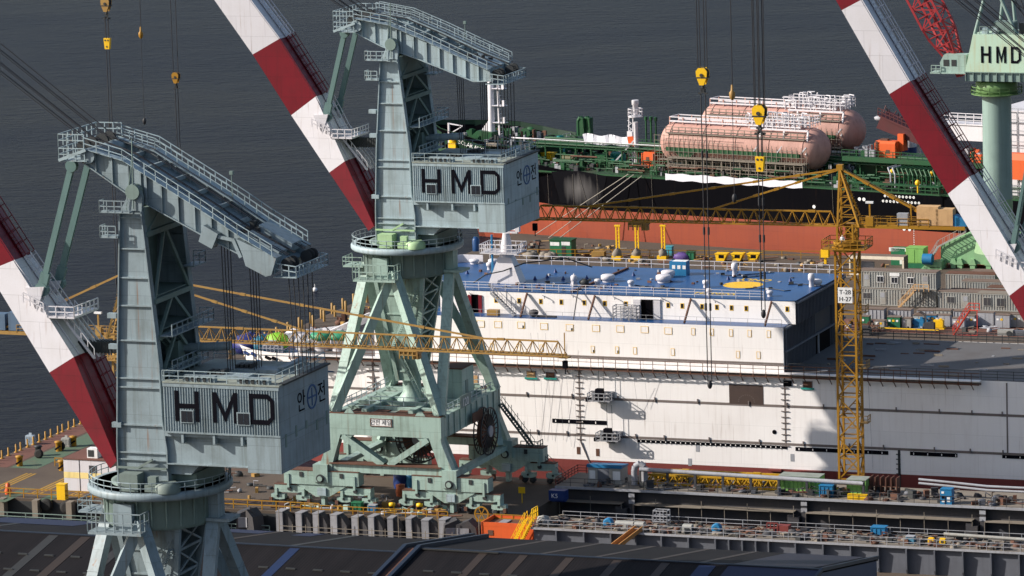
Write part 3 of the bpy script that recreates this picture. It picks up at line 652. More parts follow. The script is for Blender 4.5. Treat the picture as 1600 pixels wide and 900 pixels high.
    mb = MB(); mb.cbox(-.5, -5.6, 33.35, 2.0, 1.6, 1.75); mb.cbox(2.0, -5.6, 33.35, 1.7, 1.2, .7); mb.lathe([(1.3,33.3), (1.3,34.0), (.9,34.3)], (3.3,-5.4,0), 16); mb.cbox(2.0,-5.9,34.0,.9,.7,.9); mb.box(-2.3, 3.1, -5.1, -4.9, 35.4, 35.6); mb.bar((0,-5.05,35.5), (1.6,-5.05,36.4), .2)
    mb.build('slew_drive', P.get('drive', G), root)
    # ---- ropes from the boom head over the lever and down to the winches
    mb = MB(); bt = Vector((hi[-1][0],0,hi[-1][1]))
    for i, yy in enumerate((-2.9,-2.4,-1.2,-.9,1.2,1.6,2.9)):
        p = Vector((tx-.7,yy,tipz+2.05)); mb.tube(bt+Vector((0,yy*.5,.4*i-1)), p, .055, 5)
        pr = p
        for xx, zz in T[1:-1]: q = Vector((xx,yy,zz+.3)); mb.tube(pr, q, .05, 5); pr = q
        q = Vector((ex,yy,ez+.8)); mb.tube(pr, q, .05, 5)
    for xx, n, yb in ((P['drops'][0],4,-1.2), (P['drops'][1],4,.6), (ex,6,-3.0)):
        for k in range(n):
            yy = yb+k*.75*(1.6 if n == 6 else 1); mb.tube((xx,yy,at(T, min(xx,T[-1][0]))-.6), (xx+.15,yy*.8,z1+.4), .05, 5)
    mb.build('hoist_rope', m_wire, root)
    return root

def reproj(pts, b): return [pb(x, y, b) for x, y in pts]
A1, B1, A2, B2 = -213.8, 457.0, -246.2, 604.2
P2 = dict(dz=0, lo=[(-4.5,35.4),(-9.7,42.6),(-14.8,49.62),(-19.9,57.44),(-25.2,64.7),(-30.3,72.0),(-36.5,80.8)],
          hi=[(-3.7,36.0),(-7.5,44.1),(-11.3,52.1),(-16.13,59.5),(-21.9,66.9),(-27.6,73.9),(-34.6,82.0)], bands='rwrwrw',
          rod=[(-6.9,60.4),(-9.9,49.55)], rack=(-8.0,46.0), cw=False, drops=(8.0,10.5),
          ltop=[(-4.6,62.5),(.2,61.7),(5.04,59.8),(9.63,57.8),(13.5,56.2)], lbot=[(-4.6,60.7),(-1.1,59.0),(4.0,57.4),(11.36,54.7),(13.7,54.8)])
P1 = dict(dz=3.8, lo=[(-4.4,35.3),(-10.7,44.55),(-17.2,54.3),(-24.2,64.6),(-31.0,74.5),(-38.0,84.7),(-44.6,94.4)],
          hi=[(-3.6,36.1),(-7.93,46.22),(-14.29,55.44),(-21.2,65.8),(-28.2,75.9),(-35.8,85.9),(-43.0,95.4)], bands='rwrwrw',
          rod=[(-7.3,65.2),(-11.25,52.6)], rack=(-8.3,46.6), cw=True, drops=(8.2,10.4),
          ltop=[(-4.71,67.16),(-.6,66.1),(7.7,61.35),(11.5,59.0),(15.1,57.0)], lbot=[(-5.3,65.9),(-.73,62.97),(7.33,58.98),(12.4,56.64),(15.2,55.5)])
P1['drive'] = paint('drive_dull_green', (.15,.19,.175), .6, .4); P2['basemat'] = m_mint2; P2['drive'] = paint('drive_lime', (.34,.5,.28), .5, .3)
m_c1 = paint('crane_mint_worn', (.235,.295,.325), .5, .45, .25, .55, (.10,.12,.115), rust=.75, plates=(3.3,2.4,.93,.72))
make_crane(A1, B1, m_c1, P1, 'nearest pale green jib crane at lower left, its legs rising before the dark roof')
make_crane(A2, B2, m_mint, P2, 'pale green jib crane standing on its wheeled gantry in front of the white ship')
B3 = 514.0
t3 = reproj([(1670,620),(1575,457),(1481,303),(1389.6,147),(1315,16)], B3-1.95); u3 = reproj([(1683,610),(1606,433),(1513,277),(1420,128),(1345,0)], B3-1.95)
A3 = t3[0][0]+4.4; l3 = [(x-A3, z) for x, z in t3]; h3 = [(x-A3, z) for x, z in u3]
for k in range(2):
    l3.append((2*l3[-1][0]-l3[-2][0], 2*l3[-1][1]-l3[-2][1])); h3.append((2*h3[-1][0]-h3[-2][0]+.2, 2*h3[-1][1]-h3[-2][1]-.2))
dz3 = l3[0][1]-35.3
P3 = dict(P1); P3.update(lo=l3, hi=h3); r3 = pb(1583, 385, B3-2)
P3['rod'] = [(-7.3,65.2), (r3[0]-A3, r3[1])]
make_crane(A3, B3, m_mintdk if False else m_mint, P3, 'jib crane off the right edge, only its thick red and white boom crossing the photo')
# ---------------------------------------------------------------- the white ship in the dock
SA, SB = -240.0, 632.0
ship = thing('ship', 'white unfinished ship with a blue roof deck lying in the dock behind the crane', 'ship', SA, SB, 0)
def sx(px, py, y=0.0):                       # pixel -> (local a, z) on the plane y behind the hull side
    a, z = pb(px, py, SB+y); return a-SA, z
def sd(px, py, z):                           # pixel -> local (a, y) on a deck of height z
    a, b = pz(px, py, z); return a-SA, b-SB
ZD, ZU, ZR, ZW = 12.5, 18.5, 21.6, -.45
BEAM = 27.0; XE = 34.5+.9                    # right end of the superstructure
bow = [(373,538,13.5),(381,541,10.0),(392,545,7.4),(406,548,5.2),(422,550.5,3.5),(440,552,2.2),(458,551.5,1.2),(466,549,.9)]
st = []
for px, py, y in bow:
    x, z = sx(px, py, y); st.append((x, y, z))
st[-1] = (st[-1][0], st[-1][1], ZD); st += [(st[-1][0]+4, .45, ZD), (st[-1][0]+9, .12, ZD), (st[-1][0]+14, 0, ZD), (120, 0, ZD)]
xt = st[0][0]
def ring(x, y, ztop, frac):                  # narrower and raked towards the foot
    k = max(0, 1-(x-xt)/26)
    return x+frac*5.5*k**1.5, min(13.5, y+frac*(13.5-y)*.55*k**.6)
mb = MB(); mr = MB()
zs = [0, .35, .7, 1.0]
rows = []
for x, y, z in st:
    rows.append([(*ring(x, y, z, f), z+(ZW-z)*f) for f in zs])
for side in (0, 1):
    for i in range(len(rows)-1):
        for j in range(3):
            q = [rows[i][j], rows[i+1][j], rows[i+1][j+1], rows[i][j+1]]
            if side: q = [(p[0], BEAM-p[1], p[2]) for p in q]
            mb.add(q, [(0,1,2,3)], 0, False)
        a, b = rows[i][3], rows[i+1][3]
        ft = lambda p: (p[0]+1.2*max(0,1-(p[0]-xt)/26), min(13.5, p[1]+1.6*max(0,1-(p[0]-xt)/40)), -6.6); q = [a, b, ft(b), ft(a)]
        if side: q = [(p[0], BEAM-p[1], p[2]) for p in q]
        mr.add(q, [(0,1,2,3)])
mb.add([(120,0,ZD),(120,BEAM,ZD),(120,BEAM,ZW),(120,0,ZW)], [(0,1,2,3)])
hull = mb.build('hull', m_hullw, ship); mr.build('boot_topping', m_oxred, ship)
mb = MB()                                    # foredeck, main deck
fd = [(x+.4, y+.5) for x, y, z in st[:-1] if x < -20]; fd2 = [(x, BEAM-y) for x, y in fd][::-1]
mb.prismz(fd+fd2, 9.9, 10.1, 0)
mb.build('foredeck', m_deckblue, ship)
mb = MB(); x8 = st[7][0]
mb.box(x8, 120, .25, BEAM-.25, ZD-.3, ZD-.004); mb.build('main_deck', m_deckg, ship)
mb = MB()
for k in range(60):
    x = random.uniform(36, 84); y = random.uniform(1, 25); mb.cbox(x, y, ZD, random.uniform(.1,2.2), random.uniform(.1,.5), random.uniform(.05,.25), random.choice((0,0,1,2)))
mb.build('deck_offcuts', [m_plank, m_rust, m_greylt], ship)['kind'] = 'stuff'
mb = MB(); mb.rail([(36,.3,ZD), (84,.3,ZD)], 1.2, 2.2, .03, 0, 2); mb.rail([(36,26.6,ZD), (84,26.6,ZD)], 1.2, 2.2, .04, 0, 2)
mb.build('edge_railing', m_dark, ship)
# lower tier of the superstructure
xl = sx(598, 520, 3)[0]; xu = sx(688, 470, 2.7)[0]
mb = MB(); mb.box(xl, XE, .02, BEAM-.1, ZD, ZU); lt = mb.build('lower_deckhouse', m_hullw, ship)
mb = MB(); mb.box(xl+.1, XE-.02, .06, BEAM-.2, ZU+.003, ZU+.03); mb.build('side_deck', m_deckblue, lt)
mb = MB(); mb.box(xu, XE+.9, 2.7, 24.3, ZU+.031, ZR); ut = mb.build('upper_deckhouse', m_hullw, ship)
mb = MB(); mb.box(xu-5, XE+.95, 2.65, 24.35, ZR, ZR+.1)
mb.prismz([(xu-5, 2.65), (xu-5, 24.35), (xu-9.5, 20), (xu-9.5, 7)], ZR, ZR+.1); roof = mb.build('roof_deck', m_deckblue, ship)
mb = MB(); e = [(xu-2, 24.2), (xu-5, 24.2), (xu-9.4, 20), (xu-9.4, 7), (xu-5, 2.8)]
for p, q in zip(e, e[1:]): mb.bar((*p, ZR+.65), (*q, ZR+.65), .08, 1.1)
mb.build('bulwark', m_white, roof)
mb = MB()
mb.rail([(xu-4, 2.75, ZR+.1), (XE-3.5, 2.75, ZR+.1)], 1.1, 1.9, .03, 0, 2)
mb.rail([(xu-1, 24.25, ZR+.1), (XE+.8, 24.25, ZR+.1)], 1.2, 1.8, .035, 0, 1)
mb.build('roof_railing', m_white, roof)
mb = MB(); mb.rail([(xl+6, .15, ZU+.03), (XE-.2, .15, ZU+.03)], 1.0, 2.4, .018, 0, 1); mb.build('side_railing', m_greylt, lt)
# helicopter winching mark
cx, cy = sd(1161, 445, ZR+.1)
mb = MB(); mb.prismz([(cx+2.7*cos(2*pi*k/40), cy+2.7*sin(2*pi*k/40)) for k in range(40)], ZR+.1, ZR+.106); mb.build('winching_mark', m_yelb, roof)
wy = paint('deck_lettering', (.55,.36,.03), .5, .3, 1, 0)
for wd_, px, py, wl in (('WINCH',1118,458.5,6.6),('ONLY',1180,437.5,5.6)):
    x, y = sd(px, py, ZR+.1); o = text_mesh(wd_, 2.3, wy, 'deck_text', roof, (x, y+.8, ZR+.108), (-1,0,0), (0,-1,0), .003, 'CENTER', wl/(1.85*len(wd_)), .07)
x0, y0 = sd(893, 457, ZR+.1); x1, y1 = sd(981, 420, ZR+.1); mb = MB(); mb.bar((x0,y0,ZR+.22),(x1,y1,ZR+.22),.3,.2); mb.build('cable_tray', m_rust, roof)
random.seed(77); mb = MB()
for k in range(9):
    x, y = sd(random.uniform(760,1240), random.uniform(425,452), ZR+.1); h_ = [(x,y)]
    for q in range(7): h_.append((h_[-1][0]+random.uniform(.3,1.3), h_[-1][1]+random.uniform(-.7,.7)))
    mb.path([(a_, min(max(b_,3.2),23.8), ZR+.15) for a_, b_ in h_], .06, 5)
mb.build('deck_hose', m_dark, roof)
mb = MB()
for k in range(70):
    x, y = sd(random.uniform(740,1270), random.uniform(422,456), ZR+.1); y = min(max(y,3.3),23.7); mb.cbox(x,y,ZR+.1,random.uniform(.15,.7),random.uniform(.1,.4),random.uniform(.08,.4),random.randrange(3),random.uniform(0,3))
o = mb.build('loose_tools', [m_dark, m_greylt, m_rust], roof); o['kind'] = 'stuff'
# roof fittings
for px, py, r, h in ((1037,441,1.05,1.0), (1044,433,.95,.9), (950,440,.95,.95), (1276,446,.75,.8), (741,412,.7,.6), (771,413,.75,.7), (795,441,.75,.8)):
    x, y = sd(px, py, ZR+.1); mb = MB(); mb.lathe([(r*.8,ZR+.1), (r*.8,ZR+.4), (r,ZR+.42), (r,ZR+h), (r*.85,ZR+h+.12), (0.01,ZR+h+.15)], (x,y,0), 24)
    mb.build('vent_drum', m_white, roof)
for px, py, h in ((1148,431,1.9), (1268,448,1.9), (1103,449,1.1), (934,446,1.0), (986,447,.9), (1108,461,1.0), (1203,463,.9), (765,421,1.1), (897,447,1.6)):
    x, y = sd(px, py, ZR+.1); mb = MB(); mb.lathe([(.35,ZR+.1), (.3,ZR+h*.5), (.45,ZR+h*.55), (.45,ZR+h*.9), (.3,ZR+h), (.01,ZR+h)], (x,y,0), 14)
    mb.build('mushroom_vent', m_white, roof)
mb = MB()
for px, py in ((836,437),(855,434),(880,437),(917,436),(955,449),(1020,452),(990,431),(1138,437),(1235,440),(820,450),(842,447),(868,426),(730,428)):
    x, y = sd(px, py, ZR+.1); mb.lathe([(.3,ZR+.1), (.02,ZR+.65)], (x,y,0), 8)
mb.build('deck_lug', m_navy, roof)
x, y = sd(1062, 429, ZR+.1)
mb = MB(); mb.cbox(x,y,ZR+.1,2.4,1.5,1.9); mb.cbox(x+.2,y,ZR+2.0,2.0,1.2,.06,1)
for k in range(3): mb.box(x-.8+k*.75, x-.35+k*.75, y-.78, y-.76, ZR+1.0, ZR+1.5, 1)
solo('switch_cabinet', mb.shift(-x,-y,-ZR-.1), [m_sky, m_signw], 'blue electrical cabinet at the far rail of the blue roof deck', 'cabinet', x+SA, y+SB, ZR+.1)
for k, (px, py) in enumerate(((897,447),)):
    x, y = sd(px, py, ZR+.1); mb = MB()
    for i in range(4): mb.bar((.5*cos(i*1.57),.5*sin(i*1.57),0), (0,0,1.7), .12)
    mb.blob((1.4,.3,.5), (.8,.5,.5), 8, 5, 1, .2); mb.bar((1.0,.1,.3), (2.3,.4,.9), .3, .3, 1)
    solo('lifting_tripod', mb, [m_white, m_dark], 'white tripod with a dark bundle standing on the blue roof deck', 'tripod', x+SA, y+SB, ZR+.1)
# radar mast
x, y = sd(793, 441, ZR+.1); mb = MB()
mb.add([(x-2.3,y-1.2,ZR+.1),(x+2.3,y-1.2,ZR+.1),(x+2.3,y+1.2,ZR+.1),(x-2.3,y+1.2,ZR+.1),(x-1.0,y-.8,ZR+3.6),(x+.9,y-.8,ZR+3.6),(x+.9,y+.8,ZR+3.6),(x-1.0,y+.8,ZR+3.6)], [(4,5,6,7),(0,1,5,4),(1,2,6,5),(2,3,7,6),(3,0,4,7)])
mb.lathe([(1.0,ZR+3.6), (.9,ZR+4.4), (.5,ZR+6.6), (.5,ZR+6.9)], (x,y,0), 20)
mast = mb.build('radar_mast', m_white, ship)
mb = MB(); mb.box(x-3.2, x+2.2, y-1.9, y+1.9, ZR+4.25, ZR+4.4); mb.rail([(x-3.2,y-1.9,ZR+4.4), (x+2.2,y-1.9,ZR+4.4), (x+2.2,y+1.9,ZR+4.4), (x-3.2,y+1.9,ZR+4.4)], 1.1, .8, .04, closed=True)
mb.box(x-1.7, x+1.7, y-.3, y+.3, ZR+6.9, ZR+7.1); mb.bar((x-1.5,y,ZR+7.3), (x+1.9,y,ZR+7.5), .3); mb.cbox(x+1.7,y,ZR+7.1,.6,.6,.7)
mb.build('mast_platform', m_white, mast)
mb = MB(); mb.tube((x-2.3,y+.5,ZR+.1), (x-2.3,y+.5,ZR+6.5), .16, 8); mb.build('antenna_pole', m_sky, mast)
mb = MB(); mb.path([(x-4,y-2.5,ZR+.3),(x-2.4,y-1.9,ZR+1.4),(x,y-1.5,ZR+1.9),(x+2.5,y,ZR+2.8),(x+7,y+4,ZR+3.0),(x+9,y+9,ZR+1.0)], .09, 6); mb.build('cable', m_dark, mast)
x, y = sd(744, 392, ZR+.1); mb = MB(); mb.lathe([(.5,0),(.55,1.6),(.3,2.0),(.01,2.05)], (0,0,0), 12)
solo('blue_drum', mb, m_deckblue, 'small blue domed drum at the front bulwark of the roof deck', 'drum', x+SA, y+SB, ZR+.1)
# right end: unfinished frames and decks left open
mb = MB(); xe = XE+.02
mb.box(XE, xe+.03, .3, BEAM-.3, ZD, ZU, 0)
y = .6
while y < BEAM-.5:
    if not (13 < y < 20.5): mb.box(xe, xe+.3, y-.05, y+.05, ZD+.1, ZU-.1, 1)
    y += .62
for z in (ZD+2.8, ZU-.15): mb.box(xe, xe+.4, .2, BEAM-.3, z-.12, z+.12, 1)
mb.box(xe+.02, xe+.06, 13, 20.3, ZD, ZD+2.6, 2); mb.box(xe, xe+.25, 14.6, 14.9, ZD, ZD+2.6, 3); mb.box(xe, xe+.2, 21.2, 22.4, ZD+.2, ZD+2.2, 2)
mb.box(xe+.05, xe+.1, 6, 9, ZD+3.1, ZU-.5, 2)
mb.build('open_end_frame', [m_greydk, m_grey, m_black, m_greylt], lt)
mb = MB(); xe2 = XE+.92
mb.box(xe2-.02, xe2+.02, 2.75, 24.2, ZU+.04, ZR-.02, 0); y = 3.2
while y < 24: mb.box(xe2, xe2+.3, y-.05, y+.05, ZU+.1, ZR-.1, 1); y += .62
mb.box(xe2, xe2+.4, 2.8, 24.2, ZR-.35, ZR-.1, 1); mb.box(xe2+.03, xe2+.07, 8, 11, ZU+.2, ZR-.5, 2); mb.box(xe2+.03, xe2+.07, 19, 21, ZU+.2, ZR-.6, 2)
mb.build('open_end_frame', [m_greydk, m_grey, m_black], ut)
# windows
def win(parent, px, py, y, w, h, glass, fr=m_yelb, t=.07):
    x, z = sx(px, py, y); mb = MB()
    for (a0,a1,c0,c1) in ((-w/2,w/2,h/2-t,h/2), (-w/2,w/2,-h/2,-h/2+t), (-w/2,-w/2+t,-h/2+t,h/2-t), (w/2-t,w/2,-h/2+t,h/2-t)):
        mb.box(x+a0, x+a1, y-.03, y+.02, z+c0, z+c1)
    o = mb.build('window', fr, parent); g = MB(); g.box(x-w/2+t, x+w/2-t, y-.012, y+.01, z-h/2+t, z+h/2-t); g.build('pane', glass, o)
    if glass is m_hullw and random.random() < .45:
        g = MB(); s_ = random.choice((-1,1)); g.box(x+s_*w*.3-.12, x+s_*w*.3+.12, y-.022, y-.013, z-h/2+t, z-h*.05); g.build('torn_cover', m_dark, o)
for px, py in ((775,469),(811,470),(845,471),(877,472),(913,473),(945,474),(978,475),(1044,477),(1066,478),(1097,479),(1120,480),(1143,481),(1166,482),(1230,483)): win(ut, px, py, 2.7, .52, .72, m_glass)
for px, py in ((751,506),(778,507),(814,508),(850,510),(890,512),(931,513),(969,514),(1007,515),(1044,517)): win(lt, px, py, .0, 1.05, .9, m_hullw, m_yelb, .04)
for px, py in ((1083,518),(1112,519),(1142,520),(1171,521),(1201,522),(729,541),(769,542),(810,543),(846,544),(926,546),(964,547),(992,548),(1051,550),(1153,554),(1185,555)): win(lt, px, py, .0, .5, .95, m_hullw, m_yelb, .04)
for px, py, w, h, gm in ((830,585,1.2,.8,m_wood),(860,586,1.2,.7,m_rust),(724,594,1.0,1.5,m_wood),(741,595,1.0,1.5,m_wood),(1262,601,1.2,.8,m_rust),(1231,599,1.1,.75,m_black)):
    x, z = sx(px, py, 0); mb = MB(); mb.box(x-w/2-.1, x+w/2+.1, -.05, .02, z-h/2, z+h/2+.1)
    o = mb.build('hull_port', m_greylt, hull); g = MB(); g.box(x-w/2, x+w/2, -.08, -.051, z-h/2, z+h/2); g.build('cover_board', gm, o)
    if gm is not m_black: g = MB(); g.box(x-w/2-.3, x+w/2+.3, -.16, -.05, z-h/2-.25, z-h/2-.01); g.build('sill_sheet', m_teal, o)
# doors, stair, props on the upper tier
x, z = sx(743, 471, 2.7)
mb = MB(); mb.box(x-.55, x+.45, 2.66, 2.72, ZU+.05, z+.95, 0); mb.box(x-1.0, x-.5, 2.4, 2.66, ZU+.1, z+.9, 1); mb.box(x+.45, x+.95, 2.55, 2.66, ZU+.1, z+.9, 1); mb.build('double_door', [m_black, m_red], ut)
x, z = sx(1012, 480, 2.7)
mb = MB(); mb.box(x-.9, x+.75, 2.6, 2.72, ZU+.05, z+1.1, 0); mb.box(x-1.9, x-.9, 2.3, 2.5, ZU+.1, z+1.05, 1); mb.box(x-1.0, x+1.9, 2.5, 2.68, z+1.05, z+1.15, 1); mb.box(x+.9, x+1.8, 2.55, 2.68, ZU+.1, z+1.0, 1); mb.build('hatch_door', [m_black, m_white], ut)
x0, z0 = sx(768, 447, 1.5); x1, z1 = sx(803, 487, 1.2)
mb = MB(); mb.stairs((x1,1.5,ZU+.1), (x0,1.5,ZR), .9, 0, (0,1,0)); mb.build('outside_stair', m_greylt, ut)
for px, py, qx, qy in ((824,459,813,492), (930,463,919,496), (1080,468,1069,500), (1206,472,1195,504)):
    x, z = sx(px, py, 2.7); x2, _ = sx(qx, qy, .4); mb = MB(); mb.bar((x,2.6,ZR-.1), (x2,.4,ZU+.1), .18, .3); mb.build('raking_prop', m_rust, ut)
mb = MB(); x, z = sx(975, 482, 1.2)
mb.rail([(x-1.5,1.0,ZU+.05), (x+1.8,1.0,ZU+.05), (x+1.8,2.3,ZU+.05), (x-1.5,2.3,ZU+.05)], 1.9, 1.1, .05, 0, 3, True); mb.build('scaffold_frame', m_greylt, ut)
for px, py in ((850,464),(895,463),(960,466),(1035,468),(1117,471),(735,460)):
    x, z = sx(px, py, 2.5); mb = MB(); mb.path([(x-.25,2.66,z+.15),(x-.1,2.3,z+.25),(x+.15,2.2,z+.1),(x+.15,2.2,z-.15)], .07, 6); mb.build('goose_neck', m_greylt, ut)
mb = MB(); x, z = sx(806, 475, 0); x, z = sx(895,475,.2); mb.bar((x,.1,ZU-.3), (x,2.6,ZR+1.0), .12); mb.build('stay_post', m_greydk, ut)
x, z = sx(834, 487, 1.4); mb = MB(); mb.blob((x,1.4,ZU+.55), (.7,.6,.5), 10, 6, 0, .15); mb.bar((x+.5,1.3,ZU+.2), (x+3.2,1.5,ZU+.12), .5, .25); mb.build('rope_pile', m_greydk, ut)
mb = MB(); x, z = sx(771, 487, 1.6); mb.cbox(x,1.6,ZU+.04,1.6,.9,.75); mb.build('machine', m_yel2, ut)
# walkway belt along the hull, seams, staging
mb = MB(); xa, xb = st[7][0]-.5, sx(1530, 594, -1)[0]
mb.box(xa, xb, -1.05, .0, ZD-.05, ZD+.06, 0); mb.box(xa, xb, -1.1, -1.0, ZD-.5, ZD-.35, 1)
x = xa
while x < xb:
    mb.bar((x,-1.0,ZD-.45), (x,-.02,ZD-1.3), .09, m=1); mb.bar((x,-1.03,ZD-.5), (x,-1.03,ZD+1.1), .07, m=1); mb.box(x-.1, x+.1, -1.12, -1.0, ZD-.55, ZD-.1, 1); x += 1.75
mb.bar((xa,-1.03,ZD+1.08), (xb,-1.03,ZD+1.08), .09, m=1); mb.bar((xa,-1.03,ZD+.6), (xb,-1.03,ZD+.6), .06, m=1)
mb.box(xa, XE, -.03, .015, ZD+1.0, ZD+1.28, 2); mb.box(xa, xb, -.02, .01, ZD-.62, ZD-.3, 2)
mb.build('staging_walkway', [m_hullw, m_rust, paint('bare_seam', (.17,.14,.13), .7, .5)], hull)
ms = paint('bare_seam', (.17,.14,.13))
for z, x0, x1, t in ((8.0, -48, 120, .17), (2.9, -44, 120, .17)):
    mb = MB(); mb.box(x0, x1, -.022, .02, z-t, z+t)
    x = x0
    while x < x1: mb.box(x-.08, x+.08, -.14, -.022, z-.15, z+.5); x += random.uniform(3.5, 7.5)
    mb.build('weld_seam', ms, hull)
for px, z0, z1 in ((905,2,12.3),(1226,2.3,12.0),(1573,2.6,12.3)):
    xx = [sx(px, 600+0*z0, 0)[0]]
    mb = MB(); x = xx[0]; mb.box(x-.1, x+.1, -.03, .02, z0, z1)
    if px == 905:
        mb.bar((x,-.05,2), (x+1.9,.1,-2.5), .25, .1)
    z = z0+.3
    while z < z1-.3 and px != 1573: mb.box(x-.55, x+.5, -.12, -.03, z, z+.1); z += .78
    mb.build('weld_seam', ms, hull)
x = sx(1405,720)[0]; mb = MB(); mb.box(x-.17, x+.17, -.03, .02, -2.5, 2.8)
for k in range(8): mb.box(x-.4, x+.2, -.1, -.03, -2.4+k*.65, -2.28+k*.65)
mb.build('weld_seam', m_dark, hull)
x = sx(583,600)[0]; mb = MB(); mb.box(x-.14, x+.14, .02, .2, 3, 12.0)
for k in range(11): mb.box(x-.9, x+.9, 0, .16, 3.2+k*.8, 3.36+k*.8)
mb.build('weld_seam', ms, hull)
for px0, py0, px1, py1, t in ((863,657,948,661,.28),(996,689,1230,699,.2),(1243,701,1388,708,.26),(1422,708,1496,712,.26),(1566,713,1640,717,.22)):
    x0, z0 = sx(px0, py0); x1, z1 = sx(px1, py1); mb = MB(); z = (z0+z1)/2
    mb.box(x0, x1, -.05, .02, z-t, z+t); x = x0+.5
    while x < x1-.2: mb.box(x-.05, x+.06, -.07, -.051, z-t*.6, z+t*.5, 1); mb.bar((x,-.05,z+t), (x,-.4,z+t), .08, m=0); x += .7 if px0 == 996 else 1.9
    mb.build('seam_tape', [m_ink, m_hullw], hull)
mb = MB(); x0, z0 = sx(1139,600); x1, z1 = sx(1193,633)
mb.box(x0, x1, -.03, .02, z1, z0, 0); 
for t in range(12): a = pi*t/11; mb.box(x0+2.4+1.1*cos(a)-.08, x0+2.4+1.1*cos(a)+.08, -.04, -.03, z1+.3+.9*sin(a), z1+.45+.9*sin(a), 1)
mb.build('bare_steel_patch', [paint('mill_primer', (.062,.04,.034), .75, .5, .8), paint('primer_chalk', (.1,.075,.065), .8, .3)], hull)
mb = MB(); x, z = sx(1210,675); mb.lathe([(.3,-.04),(.3,.02)], (x,0,z), 12, 0, 'y'); mb.build('hull_port', m_black, hull)
for px, py in ((1078,722),(1090,700),(1238,715),(904,704),(934,707)):
    x, z = sx(px, py); mb = MB(); mb.box(x-.25, x+.25, -.03, .02, z-.5, z+.5); mb.build('bare_spot', m_greylt if px > 1000 else m_rust, hull)
for px0, px1 in ((1202,1222),(1240,1284)):
    x0, z0 = sx(px0, 737); x1, _ = sx(px1, 737); mb = MB(); mb.box(x0, x1, -.5, 0, -.75, -.5); mb.build('bilge_ledge', m_oxred, hull)
# rust streaks and cables hanging down the side
for px, y0, y1 in ((829,520,690),(840,520,690),(852,520,690),(870,530,690),(882,545,700),(893,560,690),(1004,560,640),(1304,590,720),(1355,570,735),(990,590,650)):
    x, z0 = sx(px, y0, -1.2); _, z1 = sx(px, y1, -1.2); mb = MB(); mb.tube((x,-1.15,z0), (x+.2,-.15,z1), .014, 4); mb.build('hanging_cable', m_grey, hull)
# two painting gondolas on the hull
for px, py, lab in ((938,619,'upper dark gondola hanging on the white hull beside the ladder of staging'), (951,681,'lower dark gondola hanging on the white hull above the red band')):
    x, z = sx(px, py, -1); mb = MB()
    mb.box(-1.5, 1.6, -1.9, -.1, -.62, -.5); mb.rail([(-1.5,-1.9,-.5),(1.6,-1.9,-.5),(1.6,-.1,-.5),(-1.5,-.1,-.5)], 1.0, .8, .05, 0, 1, True)
    mb.cbox(-.1,-1.0,-.5,1.0,.9,1.5,1); mb.cbox(-1.7,-1.0,-.8,.7,.5,.5,1); mb.tube((-.6,-.5,-.7),(.7,-.4,-.9),.22,8,1)
    g = solo('gondola', mb, [m_greylt, m_ink], lab, 'gondola', SA+x, SB, z)
    mb = MB(); mb.tube((-.2,-.9,1), (-.2,-.9,4.2 if py > 650 else 5.4), .03, 4); mb.tube((.5,-.9,1), (.5,-.9,4.2 if py > 650 else 5.4), .03, 4); mb.build('suspension_rope', m_dark, g)
# things lying on the foredeck
def fore(name, mb, mats, label, cat, px, py, z=10.1, group=None):
    a, b = pz(px, py, z); return solo(name, mb, mats, label, cat, a, b, z, 0, group)
mb = MB(); mb.blob((0,0,.4), (2.6,3.6,1.5), 14, 7, 0, .12); mb.blob((2.4,1.5,.3), (2.2,2.6,1.3), 12, 6, 1, .14); fore('tarpaulin', mb, [m_tarpb, paint('deep_blue_tarp', (.012,.02,.11), .5, .3, .8, 0, bump=.5)], 'purple blue tarpaulin heaped at the very tip of the bow', 'tarpaulin', 393, 541)
mb = MB(); mb.blob((0,0,.3), (1.6,1.8,1.7), 12, 7, 0, .1); fore('tarpaulin', mb, paint('teal_tarp', (.02,.13,.2), .5, .4, .8, 0, bump=.5), 'teal tarpaulin covering a winch beside the lime bundle', 'tarpaulin', 409, 545)
mb = MB(); mb.blob((0,0,1.1), (1.8,1.5,1.2), 12, 7, 0, .12); mb.cbox(.2,-.2,0,2,1.4,.9,1); fore('covered_winch', mb, [m_tarpl, m_greylt], 'winch under a bright lime green cover on the foredeck', 'winch', 434, 545)
mb = MB(); mb.cbox(0,0,0,1.2,1,1.6); mb.tube((-1,0,.8),(1.2,0,.8),.5,10); mb.cbox(1.3,.3,0,.4,.9,1.2); mb.rail([(-1.5,-.8,0),(2,-.8,0)],1.3,.6,.05); fore('mooring_winch', mb, m_greylt, 'bare grey mooring winch in front of the lime covered one', 'winch', 424, 550)
mb = MB(); mb.prismx([(-1.6,0),(1.6,0),(1.3,1.3),(-1.3,1.3)], -1.5, 1.5, 0); mb.blob((0,0,1.3),(1.5,1.4,.5),12,6,0,.1); fore('foremast_house', mb, m_white, 'rounded white housing on the foredeck between the covered winches', 'deckhouse', 464, 533)
x8b = st[7][0]+.2; mb = MB(); mb.box(-.15,.15,-.2,BEAM-1.6,-2.4,1.2); mb.build('step_bulkhead', m_hullw, ship).location = (x8b, .8, ZD)
for px, lab in ((503,'left of the two white drums under green tarpaulin on deck'), (531,'right one of two white drums under green tarpaulin on deck')):
    mb = MB(); mb.lathe([(1.15,0),(1.15,1.5),(1.25,1.55)], (0,0,0), 20, 0); mb.blob((0,0,1.95), (1.7,1.6,.75), 14, 6, 1, .07)
    a, b = pz(px, 547, ZD); solo('covered_drum', mb, [m_white, m_tarpg], lab, 'drum', a, b, ZD, 0, 'covered drums on the deck')
